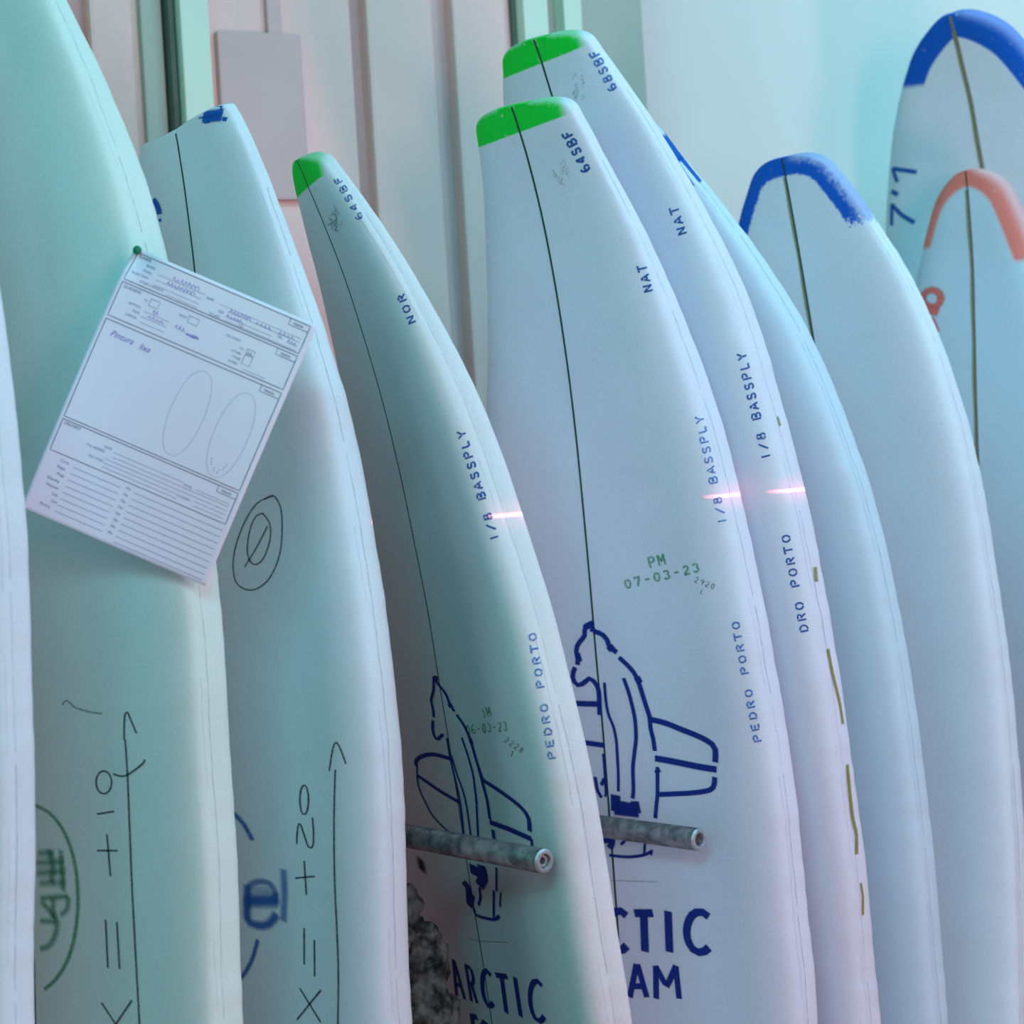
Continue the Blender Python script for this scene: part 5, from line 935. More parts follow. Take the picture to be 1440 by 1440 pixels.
    ('pencil', 0.9, 0.5, 0.4, 0.72, [(66.5,51.8),(66.6,51.9),(66.8,52),(67.1,51.9),(67.5,51.5),(68.1,50.3),(68.8,48.6),(69.5,46.9),(70.4,46),(71.3,46.3),(72.3,47.4),(73.2,48.5),(73.9,48.9),(74.3,48),(74.4,46.3),(74.4,44.6),(74.6,43.8),(75.2,44.2),(76,45.4),(76.8,46.7),(77.3,47.6)]),
    ('pencil', 0.9, 0.5, 0.4, 0.73, [(82.3,54.9),(82.4,54),(82.5,52.7),(82.7,51.7),(83.1,51.4),(83.9,52.4),(85,54.4),(86,56.3),(86.6,57.2),(86.8,56.4),(86.5,54.6),(86.3,52.6),(86.3,51.1),(86.6,50.5),(87,50.2),(87.6,50.1),(88.2,49.9),(88.8,49.6),(89.6,49.3),(90.4,49),(90.9,48.9)]),
    ('pencil', 0.9, 0.5, 0.4, 0.73, [(76,39),(76.2,39.6),(76.5,40.4),(76.8,41.1),(77.1,41),(77.3,39.7),(77.5,37.5),(77.7,35.5),(78.1,34.7),(78.8,36.1),(79.7,38.9),(80.6,41.6),(81.5,42.9),(82.4,42),(83.3,39.7),(84.2,37.2),(84.7,35.6),(84.9,35.5),(84.8,36.1),(84.6,36.9),(84.4,37.5)]),
    ('pencil', 0.9, 0.5, 0.4, 0.76, [(63.2,58),(63.5,58.7),(63.9,59.8),(64.4,60.9),(65,61.6),(65.9,61.7),(66.9,61.6),(67.9,61.2),(68.7,60.7),(69.1,59.7),(69.2,58.4),(69.3,57.1),(69.4,56.2),(69.5,55.7),(69.5,55.4),(69.7,55.4),(70.1,55.5),(70.9,56),(72,56.7),(73.1,57.5),(73.9,58)]),
    ('pencil', 0.9, 0.5, 0.4, 0.76, [(58.7,61.6),(58.7,60.7),(58.7,59.3),(58.8,58.1),(59.1,57.7),(59.6,58.6),(60.3,60.3),(61.1,62),(61.8,62.9),(62.4,62.4),(62.9,61.2),(63.5,59.8),(64.1,58.8),(64.8,58.3),(65.5,58),(66.2,57.9),(67,58.1),(67.7,58.8),(68.4,59.9),(69.1,60.9),(69.6,61.7)]),
   ],
 }),
 'B6': (dict(base=(0.2718, 2.86), turn=45, thick=0.066, shoulder=0.075, crown=0.004, seed=7, nose_round=0.05,
   stations=[(160, 1944, 21), (156, 1932, 29), (151, 1915, 41), (144, 1891, 57), (135, 1857, 78), (122, 1809, 108), (99, 1709, 161), (79, 1608, 203), (63, 1507, 235), (48, 1406, 257), (36, 1304, 272), (26, 1202, 281), (18, 1100, 286), (11, 998, 288), (5, 896, 290), (1, 793, 290), (0, 691, 289), (-3, 553, 289), (-7, 380, 280), (-9, 207, 252), (-10, 83, 211), (-11, 3, 173)]), {
   'paint_mark': [
    ('paintblue', 17.0, 0.5, 0.95, 0.72, [(53.7,67.7),(63.7,72.7),(73.8,78),(84.1,83.1)]),
    ('paintblue', 15.6, 0.5, 0.95, 0.59, [(84.1,83.1),(95.9,89),(107.6,94.8),(119.1,100.8)]),
   ],
 }),
 'B7': (dict(base=(0.4515, 2.95), turn=45, thick=0.066, shoulder=0.085, crown=0.004, seed=8, nose_round=0.03, nose_power=2.6, nose_skew=0.1,
   stations=[(78, 1880, 51), (75, 1869, 59), (71, 1851, 71), (66, 1827, 88), (59, 1792, 109), (50, 1743, 134), (33, 1645, 168), (19, 1547, 190), (6, 1448, 203), (-4, 1349, 212), (-11, 1250, 219), (-16, 1151, 223), (-18, 1051, 226), (-18, 952, 228), (-15, 852, 228), (-9, 753, 227), (0, 654, 227), (9, 523, 227), (17, 360, 220), (24, 196, 197), (27, 78, 166), (29, 3, 136)]), {
 }),
 'B8': (dict(base=(0.6979, 3.13), turn=48, thick=0.066, shoulder=0.06, crown=0.004, seed=9, nose_round=0.05, nose_power=2.2, nose_skew=0.22,
   stations=[(-11, 1874, 41), (-12, 1862, 47), (-14, 1844, 57), (-15, 1819, 69), (-16, 1784, 84), (-16, 1734, 102), (-9, 1629, 130), (-1, 1524, 149), (4, 1419, 163), (4, 1314, 176), (-3, 1209, 189), (-15, 1104, 201), (-29, 1000, 213), (-42, 896, 222), (-47, 791, 224), (-35, 686, 217), (0, 587, 194), (24, 470, 194), (49, 323, 188), (66, 176, 169), (77, 70, 142), (81, 2, 117)]), {
   'paint_mark#145': [
    ('coral', 11.8, 0.5, 0.9, 0.78, [(188.8,-55.1),(189.6,-55.2),(190.9,-55.5),(192.2,-55.8),(193.4,-56.3),(194.5,-56.9),(195.5,-57.6),(196.4,-58.5),(197.3,-59.5),(198,-60.5),(198.7,-61.7),(199.3,-62.9),(199.8,-64.2),(200.1,-65.6),(200.4,-67),(200.5,-68.5),(200.6,-70),(200.5,-71.5),(200.3,-73),(200,-74.6),(199.6,-76),(199,-77.5),(198.4,-78.9),(197.7,-80.3),(196.9,-81.6),(196,-82.8),(195,-84),(193.9,-85),(192.8,-85.9),(191.7,-86.7),(190.5,-87.3),(189.3,-87.9),(188,-88.2),(186.8,-88.4),(185.6,-88.5),(184.3,-88.4),(183.2,-88.1),(182,-87.7),(180.9,-87.1),(179.9,-86.4),(178.9,-85.6),(178,-84.7),(177.1,-83.6),(176.4,-82.4),(175.7,-81.1),(175.2,-79.8),(174.8,-78.3),(174.4,-76.8),(174.2,-75.4),(174.1,-73.8),(174.1,-72.3),(174.2,-70.7),(174.4,-69.2),(174.7,-67.7),(175.2,-66.2),(175.7,-64.8),(176.3,-63.4),(177,-62.1),(177.9,-60.9),(178.8,-59.8),(179.7,-58.8),(180.7,-57.9),(181.8,-57.1),(183,-56.5),(184.1,-55.9),(185.4,-55.5),(186.8,-55.3),(188.1,-55.2),(189,-55.1)]),
   ],
   'paint_mark#146': [
    ('coral', 15.4, 0.5, 0.9, 0.88, [(204.1,-79.1),(208.5,-61.8)]),
   ],
   'paint_mark#147': [
    ('coral', 13.0, 0.5, 0.9, 0.87, [(219,-74.2),(238.8,-65.7)]),
   ],
 }),
 'B9': (dict(base=(0.7748, 3.27), turn=55, thick=0.066, shoulder=0.06, crown=0.004, seed=10, nose_round=0.07, nose_power=2.2, nose_skew=0.3,
   stations=[(125, 2114, 43), (119, 2104, 51), (110, 2089, 63), (97, 2067, 81), (81, 2036, 103), (62, 1990, 129), (25, 1863, 175), (6, 1731, 198), (-1, 1599, 208), (-3, 1467, 214), (-4, 1334, 218), (-7, 1202, 223), (-13, 1070, 228), (-19, 938, 233), (-24, 805, 234), (-20, 673, 232), (0, 542, 226), (9, 434, 226), (18, 298, 219), (24, 163, 197), (28, 65, 165), (29, 2, 136)]), {
   'size_numeral#140': [
    ('midblue', 7.9, 0.4, 0.95, 0.88, [(239.1,-110.7),(234.2,-130.1),(230,-152.4)]),
   ],
   'size_numeral#141': [
    ('midblue', 7.4, 0.4, 0.95, 0.8, [(229.9,-154.1),(251.1,-147.7)]),
   ],
   'size_numeral#142': [
    ('midblue', 9.1, 0.4, 0.95, 0.8, [(265.8,-161.1),(271.5,-150.1)]),
   ],
   'size_numeral#143': [
    ('midblue', 6.4, 0.4, 0.95, 0.72, [(319.4,-169.5),(302.9,-166.9),(286.6,-164.4)]),
   ],
   'size_numeral#144': [
    ('midblue', 8.0, 0.4, 0.95, 0.87, [(286.6,-164.4),(305.6,-145.8),(318.7,-126.6)]),
   ],
 }),
}

# ------------------------------------------------------------------ helpers
def tag(o, label=None, cat=None, group=None, kind=None):
    if label: o['label'] = label
    if cat: o['category'] = cat
    if group: o['group'] = group
    if kind: o['kind'] = kind
    return o
def empty(name, loc, rz=0.0):
    o = bpy.data.objects.new(name, None); COL.objects.link(o); o.location = loc; o.rotation_euler = (0, 0, rz)
    o.empty_display_size = 0.05
    return o
def link(name, mesh, m, parent=None, smooth=False):
    o = bpy.data.objects.new(name, mesh); COL.objects.link(o)
    if m: mesh.materials.append(m)
    if parent: o.parent = parent
    if smooth:
        mesh.polygons.foreach_set('use_smooth', [True] * len(mesh.polygons))
    return o
def from_bm(name, bm, m, parent=None, smooth=False):
    me = bpy.data.meshes.new(name); bmesh.ops.recalc_face_normals(bm, faces=bm.faces); bm.to_mesh(me); bm.free()
    return link(name, me, m, parent, smooth)
def add_box(bm, c, s, rz=0.0, bevel=0.0):
    r = bmesh.ops.create_cube(bm, size=1.0)
    M = Matrix.Translation(c) @ Matrix.Rotation(rz, 4, 'Z') @ Matrix.Diagonal((s[0], s[1], s[2], 1))
    bmesh.ops.transform(bm, matrix=M, verts=r['verts'])
    if bevel:
        es = list({e for v in r['verts'] for e in v.link_edges})
        bmesh.ops.bevel(bm, geom=es, offset=bevel, segments=2, affect='EDGES', profile=0.6)

# ------------------------------------------------------------------ materials
def new_mat(name):
    m = bpy.data.materials.new(name); m.use_nodes = True
    n = m.node_tree.nodes; b = n['Principled BSDF']; return m, m.node_tree, n, b
def math_node(nt, op, a, b=None, clamp=False):
    k = nt.nodes.new('ShaderNodeMath'); k.operation = op; k.use_clamp = clamp
    for i, v in enumerate((a, b)):
        if v is None: continue
        if isinstance(v, (int, float)): k.inputs[i].default_value = v
        else: nt.links.new(v, k.inputs[i])
    return k.outputs[0]
def ramp01(nt, v, lo, hi):
    k = nt.nodes.new('ShaderNodeMapRange'); k.interpolation_type = 'SMOOTHSTEP'
    k.inputs['From Min'].default_value = lo; k.inputs['From Max'].default_value = hi
    nt.links.new(v, k.inputs['Value']); return k.outputs[0]
def noise_tex(nt, scale, detail=3.0, rough=0.55, coord='Object'):
    t = nt.nodes.new('ShaderNodeTexCoord'); k = nt.nodes.new('ShaderNodeTexNoise')
    k.inputs['Scale'].default_value = scale; k.inputs['Detail'].default_value = detail; k.inputs['Roughness'].default_value = rough
    nt.links.new(t.outputs[coord], k.inputs['Vector']); return k.outputs['Fac']
def mix(nt, f, a, b):
    k = nt.nodes.new('ShaderNodeMix'); k.data_type = 'RGBA'
    if isinstance(f, (int, float)): k.inputs[0].default_value = f
    else: nt.links.new(f, k.inputs[0])
    for i, v in ((6, a), (7, b)):
        if isinstance(v, tuple): k.inputs[i].default_value = (*v, 1)
        else: nt.links.new(v, k.inputs[i])
    return k.outputs[2]
def surface(name, c1, c2=None, scale=6.0, rough=0.7, metal=0.0, bump=0.0, bscale=200.0, spec=0.4):
    m, nt, n, b = new_mat(name)
    f = ramp01(nt, noise_tex(nt, scale, 4), 0.3, 0.7)
    nt.links.new(mix(nt, f, c1, c2 or c1), b.inputs['Base Color'])
    b.inputs['Roughness'].default_value = rough; b.inputs['Metallic'].default_value = metal
    b.inputs['Specular IOR Level'].default_value = spec
    if bump:
        bp = nt.nodes.new('ShaderNodeBump'); bp.inputs['Strength'].default_value = bump; bp.inputs['Distance'].default_value = 0.002
        nt.links.new(noise_tex(nt, bscale, 3), bp.inputs['Height']); nt.links.new(bp.outputs[0], b.inputs['Normal'])
    return m
def foam_mat(name, tint, paint=None):
    """sanded foam; paint = (kind, colour, params) sprayed on the nose, placed in board coordinates (from the nose, across, in from the edge)"""
    m, nt, n, b = new_mat(name)
    f = ramp01(nt, noise_tex(nt, 9, 5), 0.25, 0.75)
    g = ramp01(nt, noise_tex(nt, 420, 2), 0.3, 0.7)
    c = mix(nt, f, tuple(v * 0.955 for v in tint), tint)
    c = mix(nt, math_node(nt, 'MULTIPLY', g, 0.13), c, (0.45, 0.52, 0.55))
    if paint:
        kind, colour, p = paint
        at = nt.nodes.new('ShaderNodeAttribute'); at.attribute_name = 'board'
        s = nt.nodes.new('ShaderNodeSeparateXYZ'); nt.links.new(at.outputs['Vector'], s.inputs[0])
        U, Q, I = s.outputs
        nz = noise_tex(nt, 160, 4, 0.7); wob = math_node(nt, 'MULTIPLY', math_node(nt, 'SUBTRACT', nz, 0.5), p.get('ragged', 0.004))
        if kind == 'tip':
            line = math_node(nt, 'ADD', U, math_node(nt, 'MULTIPLY', Q, p.get('slope', 0.0)))
            k1 = math_node(nt, 'SUBTRACT', 1.0, ramp01(nt, math_node(nt, 'ADD', line, math_node(nt, 'MULTIPLY', wob, 0.25)), p['len'] - 0.001, p['len'] + 0.0012))
            k2 = math_node(nt, 'SUBTRACT', 1.0, ramp01(nt, math_node(nt, 'ADD', Q, math_node(nt, 'MULTIPLY', wob, 0.8)), p['far'] - 0.012, p['far'] + 0.006))
            k3 = ramp01(nt, math_node(nt, 'ADD', I, math_node(nt, 'MULTIPLY', wob, 1.2)), -0.002, 0.006)
            k = math_node(nt, 'MULTIPLY', math_node(nt, 'MULTIPLY', k1, k2), math_node(nt, 'ADD', math_node(nt, 'MULTIPLY', k3, 0.55), 0.45))
        else:
            bw = nt.nodes.new('ShaderNodeMapRange'); nt.links.new(Q, bw.inputs['Value'])
            bw.inputs['From Min'].default_value = -0.06; bw.inputs['From Max'].default_value = 0.06
            bw.inputs['To Min'].default_value = p.get('band_far', p['band']); bw.inputs['To Max'].default_value = p['band']
            edge = math_node(nt, 'SUBTRACT', math_node(nt, 'ADD', I, math_node(nt, 'MULTIPLY', wob, 0.3)), bw.outputs[0])
            k1 = math_node(nt, 'SUBTRACT', 1.0, ramp01(nt, edge, -p.get('blur', 0.002), p.get('blur', 0.002)))
            endu = math_node(nt, 'ADD', U, math_node(nt, 'MULTIPLY', wob, 2.0))
            lim = nt.nodes.new('ShaderNodeMapRange'); nt.links.new(Q, lim.inputs['Value'])
            lim.inputs['From Min'].default_value = -0.05; lim.inputs['From Max'].default_value = 0.05
            lim.inputs['To Min'].default_value = p['left']; lim.inputs['To Max'].default_value = p['right']
            k2 = math_node(nt, 'SUBTRACT', 1.0, ramp01(nt, math_node(nt, 'SUBTRACT', endu, lim.outputs[0]), -0.006, 0.004))
            k = math_node(nt, 'MULTIPLY', k1, k2)
            # the spray thins and flakes towards the rail on the near side
            rr = ramp01(nt, math_node(nt, 'ADD', I, math_node(nt, 'MULTIPLY', wob, p.get('flake', 1.0))), 0.0, 0.014)
            side = ramp01(nt, Q, 0.0, 0.03)
            thin = math_node(nt, 'MULTIPLY', side, math_node(nt, 'MULTIPLY', math_node(nt, 'SUBTRACT', 1.0, rr), p.get('thin', 0.5)))
            k = math_node(nt, 'MULTIPLY', k, math_node(nt, 'SUBTRACT', 1.0, thin))
        sc = ramp01(nt, noise_tex(nt, 70, 4, 0.65), 0.64, 0.74)
        k = math_node(nt, 'MULTIPLY', k, math_node(nt, 'SUBTRACT', 1.0, math_node(nt, 'MULTIPLY', sc, 0.5)))
        c = mix(nt, k, c, colour)
    nt.links.new(c, b.inputs['Base Color'])
    b.inputs['Roughness'].default_value = 0.82; b.inputs['Specular IOR Level'].default_value = 0.25
    bp = nt.nodes.new('ShaderNodeBump'); bp.inputs['Strength'].default_value = 0.25; bp.inputs['Distance'].default_value = 0.0006
    nt.links.new(noise_tex(nt, 240, 5, 0.7), bp.inputs['Height']); nt.links.new(bp.outputs[0], b.inputs['Normal'])
    return m
def ink_mat(name, colour, speck=0.25, scale=500):
    m, nt, n, b = new_mat(name)
    b.inputs['Base Color'].default_value = (*colour, 1); b.inputs['Roughness'].default_value = 0.8
    b.inputs['Specular IOR Level'].default_value = 0.2
    at = nt.nodes.new('ShaderNodeAttribute'); at.attribute_name = 'ink'
    nz = ramp01(nt, noise_tex(nt, scale, 3, 0.7), 0.35, 0.6)
    a = math_node(nt, 'MULTIPLY', at.outputs['Fac'], math_node(nt, 'ADD', math_node(nt, 'MULTIPLY', nz, speck), 1.0 - speck), clamp=True)
    tr = nt.nodes.new('ShaderNodeBsdfTransparent'); mx = nt.nodes.new('ShaderNodeMixShader')
    nt.links.new(a, mx.inputs[0]); nt.links.new(tr.outputs[0], mx.inputs[1]); nt.links.new(b.outputs[0], mx.inputs[2])
    nt.links.new(mx.outputs[0], n['Material Output'].inputs['Surface'])
    return m
INK = dict(blue=ink_mat('stencil_blue', (0.020, 0.110, 0.40), 0.35), blue2=ink_mat('stencil_light_blue', (0.040, 0.190, 0.56), 0.5),
           navy=ink_mat('emblem_blue', (0.006, 0.030, 0.27), 0.15), green=ink_mat('stamp_green', (0.03, 0.36, 0.13), 0.6),
           dgreen=ink_mat('logo_green', (0.01, 0.30, 0.12), 0.4), pencil=ink_mat('pencil', (0.035, 0.05, 0.07), 0.4),
           paintblue=ink_mat('spray_blue', (0.004, 0.12, 0.52), 0.2, 250), midblue=ink_mat('marker_blue', (0.004, 0.13, 0.50), 0.2),
           coral=ink_mat('spray_coral', (0.95, 0.21, 0.16), 0.2, 250), olive=ink_mat('glue_olive', (0.28, 0.27, 0.045), 0.3),
           dark=ink_mat('hole_dark', (0.02, 0.025, 0.02), 0.1), seam=ink_mat('seam_grey', (0.24, 0.34, 0.44), 0.5, 60),
           glue=ink_mat('stringer_glue', (0.34, 0.36, 0.19), 0.3, 120))

# ------------------------------------------------------------------ room shell
M_PANEL = surface('sheet_wall_paint', (0.90, 0.58, 0.52), (0.84, 0.54, 0.49), 3.0, 0.6)
M_WALL_SHADE = surface('sheet_wall_shade', (0.68, 0.46, 0.44), (0.62, 0.42, 0.40), 5.0, 0.7)  # darker wall colour standing in for shade in the ribs and soft silhouettes
M_POST = surface('post_paint', (0.72, 0.80, 0.64), (0.66, 0.76, 0.61), 4.0, 0.5)
M_JAMB = surface('jamb_grey', (0.46, 0.47, 0.39), (0.42, 0.44, 0.37), 4.0, 0.7)
M_GASKET = surface('gasket_olive', (0.13, 0.17, 0.13), (0.10, 0.13, 0.11), 9.0, 0.8)
M_WALL = surface('plaster_pale', (0.90, 0.86, 0.80), (0.87, 0.83, 0.78), 2.0, 0.9, bump=0.15, bscale=60)
M_FLOOR = surface('concrete_floor', (0.17, 0.15, 0.14), (0.12, 0.11, 0.105), 3.0, 0.8, bump=0.2, bscale=40)

bm = bmesh.new(); add_box(bm, (0.3, 1.2, -0.05), (7.0, 6.4, 0.1))
tag(from_bm('floor', bm, M_FLOOR), 'pale concrete workshop floor', 'floor', kind='structure')
bm = bmesh.new(); add_box(bm, (1.7, 3.57, 1.7), (4.3, 0.1, 3.4))
tag(from_bm('wall_right', bm, M_WALL), 'pale plastered wall behind the blanks on the right', 'wall', kind='structure')

# sheet wall running obliquely behind the rack: local x along the wall, local -y towards the room
WR = math.atan2(0.6, 1.0)
wall = empty('wall_left', (-0.91, 2.57, 0), WR)
tag(wall, 'pinkish grey ribbed sheet wall behind the rack', 'wall', kind='structure')
def wx(x): return (x + 0.91) / math.cos(WR)
grooves = [(-0.80, 0.030), (-0.545, 0.028), (-0.185, 0.026), (-0.065, 0.034)]   # centre x, width: recessed ribs, their shade coloured into the infill strips
edges = [wx(-2.2)]
for gx, gw in grooves: edges += [wx(gx) - gw / 2, wx(gx) + gw / 2]
edges.append(wx(0.035))
for i in range(0, len(edges), 2):
    bm = bmesh.new(); x0, x1 = edges[i], edges[i + 1]
    add_box(bm, ((x0 + x1) / 2, 0.03, 1.7), (x1 - x0, 0.06, 3.4), bevel=0.006)
    from_bm('wall_panel', bm, M_PANEL, wall)
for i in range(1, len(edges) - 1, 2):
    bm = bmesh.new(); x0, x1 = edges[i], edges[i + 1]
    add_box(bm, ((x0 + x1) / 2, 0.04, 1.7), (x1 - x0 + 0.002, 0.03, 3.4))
    from_bm('groove_shade_strip', bm, M_WALL_SHADE, wall)
bm = bmesh.new(); add_box(bm, (wx(-0.325), -0.006, 1.985), (0.128, 0.012, 0.235), bevel=0.004)
from_bm('shade_panel', bm, M_WALL_SHADE, wall)  # added thin sheet, its darker colour stands in for a blurred dark silhouette
bm = bmesh.new(); add_box(bm, (wx(-0.303), -0.005, 2.30), (0.022, 0.010, 0.40), bevel=0.003)
from_bm('shade_panel_strip', bm, M_WALL_SHADE, wall)  # added strip, the same soft dark shape continued upwards in colour

post = empty('trim_1', (-0.91, 2.57, 0), WR)
tag(post, 'pale mint square wall post behind the blank with blue nose mark', 'post', kind='structure')
bm = bmesh.new(); add_box(bm, (wx(-0.418), -0.022, 1.7), (0.042, 0.040, 3.4), bevel=0.003); from_bm('post_face', bm, M_POST, post)
bm = bmesh.new(); add_box(bm, (wx(-0.442), -0.014, 1.7), (0.007, 0.024, 3.4)); from_bm('gasket', bm, M_GASKET, post)
bm = bmesh.new(); add_box(bm, (wx(-0.462), -0.006, 1.7), (0.030, 0.012, 3.4), bevel=0.003); from_bm('post_side', bm, M_JAMB, post)
endp = empty('trim_2', (-0.91, 2.57, 0), WR)
tag(endp, 'pale stepped door frame where the sheet wall ends', 'frame', kind='structure')
for x0, x1, y0, y1, m in ((0.034, 0.040, -0.008, 0.05, M_GASKET), (0.040, 0.077, -0.030, 0.05, M_POST), (0.077, 0.106, 0.006, 0.06, M_JAMB), (0.106, 0.134, -0.022, 0.06, M_POST), (0.134, 0.250, 0.012, 0.06, M_JAMB)):
    bm = bmesh.new(); add_box(bm, ((wx(x0) + wx(x1)) / 2, (y0 + y1) / 2, 1.7), (wx(x1) - wx(x0), y1 - y0, 3.4), bevel=0.002)
    from_bm('frame_strip', bm, m, endp)

# ------------------------------------------------------------------ boards
def build_body(S, root, m, nu=230):
    near = np.concatenate(([0.0004], np.geomspace(0.0012, 0.05, 22)))
    us = np.concatenate((near, np.linspace(0.056, S.L - 0.05, nu), S.L - np.geomspace(0.045, 0.0008, 10)))
    base = S.P0
    V = []; A = []; n = None
    ou = np.concatenate(([0], np.geomspace(0.0006, 0.4, 220)))
    oh = np.array([S.hT(u)[0] for u in ou])
    OU = np.concatenate((ou, ou)); OV = np.concatenate((oh, -oh))
    for u in us:
        R, L, P, q = S.ring(u); n = len(P)
        ring = np.concatenate((R, L[-2:0:-1])); V.append(ring - base)
        h = S.hT(u)[0]
        v = np.concatenate((P[:, 0], -P[-2:0:-1, 0])); qq = np.concatenate((q, -q[-2:0:-1]))
        if u < 0.36:
            ins = np.sqrt((OU[None, :] - u) ** 2 + (OV[None, :] - v[:, None]) ** 2).min(1)
            rail = (np.abs(qq) > q[21])
            ins = np.where(rail, 0.0, ins)
        else:
            ins = np.maximum(0, h - np.abs(v))
        A.append(np.stack((np.full(len(v), u), qq, ins), 1))
    m_ring = 2 * n - 2; V = np.concatenate(V); A = np.concatenate(A)
    F = []
    for i in range(len(us) - 1):
        a, b = i * m_ring, (i + 1) * m_ring
        for j in range(m_ring):
            k = (j + 1) % m_ring
            F.append((a + j, b + j, b + k, a + k))
    F.append(tuple(range(m_ring))); F.append(tuple(reversed(range((len(us) - 1) * m_ring, len(us) * m_ring))))
    me = bpy.data.meshes.new('foam_body'); me.from_pydata(V.tolist(), [], F); me.update()
    at = me.attributes.new('board', 'FLOAT_VECTOR', 'POINT'); at.data.foreach_set('vector', A.astype(np.float32).ravel())
    bm = bmesh.new(); bm.from_mesh(me); bmesh.ops.recalc_face_normals(bm, faces=bm.faces); bm.to_mesh(me); bm.free()
    return link('foam_body', me, m, root, True)
def ribbons(S, root, name, strokes, lift0=0.0005, kind=None):
    """strokes: (ink, width mm, softness, strength, narrowing across, [(from nose, around from stringer) mm])"""
    by = {}
    for idx, (ink, wd, soft, al, squash, pts) in enumerate(strokes):
        V, A, F = by.setdefault(ink, ([], [], []))
        p = np.array(pts, float) / 1000.0 * np.array((1.0, squash)); w = wd / 1000.0
        if len(p) < 2: continue
        d = np.concatenate(([0], np.cumsum(np.hypot(*np.diff(p, axis=0).T))))
        if d[-1] < 1e-5: continue
        nn = max(3, int(d[-1] / max(0.003, min(0.008, w))) + 2)
        t = np.linspace(0, d[-1], nn); c = np.stack((np.interp(t, d, p[:, 0]), np.interp(t, d, p[:, 1])), 1)
        tg = np.gradient(c, axis=0); tg /= np.maximum(np.linalg.norm(tg, axis=1, keepdims=True), 1e-9)
        e = w * 0.5 * max(0.25, soft)
        c = np.concatenate(([c[0] - tg[0] * e], c, [c[-1] + tg[-1] * e])); tg = np.concatenate((tg[:1], tg, tg[-1:]))
        al_row = np.concatenate(([0], np.full(nn, al), [0]))
        ks = (-1 - soft * 0.35, -(1 - soft), 1 - soft, 1 + soft * 0.35); ka = (0, 1, 1, 0)
        off = len(V); lift = lift0 + 0.000006 * (idx % 60)
        for i in range(len(c)):
            nx = (-tg[i][1], tg[i][0])
            for k, a in zip(ks, ka):
                u = min(max(c[i][0] + nx[0] * k * w / 2, 0.0006), S.L - 0.001); q = (c[i][1] + nx[1] * k * w / 2) / squash
                V.append((S.surf(u, q, lift) - S.P0).tolist()); A.append(a * al_row[i])
        for i in range(len(c) - 1):
            for j in range(3):
                a = off + i * 4 + j; F.append((a, a + 1, a + 5, a + 4))
    out = []
    for ink, (V, A, F) in by.items():
        me = bpy.data.meshes.new(name); me.from_pydata(V, [], F); me.update()
        at = me.attributes.new('ink', 'FLOAT', 'POINT'); at.data.foreach_set('value', np.array(A, np.float32))
        out.append(link(name, me, INK[ink], root, True))
        if kind: out[-1]['kind'] = kind
    return out
M_STRINGER = surface('stringer_dark', (0.015, 0.045, 0.035), (0.03, 0.07, 0.05), 60.0, 0.7)
M_STRINGER_RED = surface('stringer_cedar', (0.16, 0.07, 0.045), (0.10, 0.06, 0.045), 60.0, 0.7)
def stringer(S, root, width, m, proud=0.0004, u1=None, q0=0.0, name='stringer'):
    """the ply strip that shows along the middle of the deck and over the nose"""
    us = np.concatenate((np.geomspace(0.0008, 0.04, 14), np.linspace(0.048, (u1 or S.L) - 0.02, 120)))
    V = []; F = []
    for u in us:
        for k, l in ((-1, -0.004), (-1, proud), (1, proud), (1, -0.004)):
            V.append((S.surf(u, q0 + k * width / 2, l) - S.P0).tolist())
    for i in range(len(us) - 1):
        a = i * 4
        for j in range(3): F.append((a + j, a + j + 1, a + j + 5, a + j + 4))
    me = bpy.data.meshes.new(name); me.from_pydata(V, [], F); me.update()
    return link(name, me, m, root, False)
def seam_line(S, root, amp, seed):
    """the wavering moulding line along the near rail, and a second cut line beside it"""
    rnd = random.Random(seed); st = []
    for off, wd, al in ((0.0, 2.0, 0.32), (-9.0, 1.6, 0.16)):
        pts = []; us = np.arange(0.09, S.L * 0.8, 0.012); run = []
        skip = 0
        for u in us:
            if skip: skip -= 1; continue
            P = S.section(u); A = S.arcs(P); q = A[23] * 1000 + off + amp * (2.2 * noise.noise((u * 7, seed, off)) + 1.2 * noise.noise((u * 33, seed + 5, off)))
            run.append((u * 1000, q))
            if rnd.random() < (0.05 if off == 0 else 0.14) and len(run) > 6:
                st.append(('seam', wd, 0.6, al * rnd.uniform(0.5, 1.2), 1.0, run)); run = []
                if off: skip = rnd.randint(4, 18)
        if len(run) > 2: st.append(('seam', wd, 0.6, al, 1.0, run))
    return ribbons(S, root, 'rail_seam', st, 0.0006, kind='stuff')

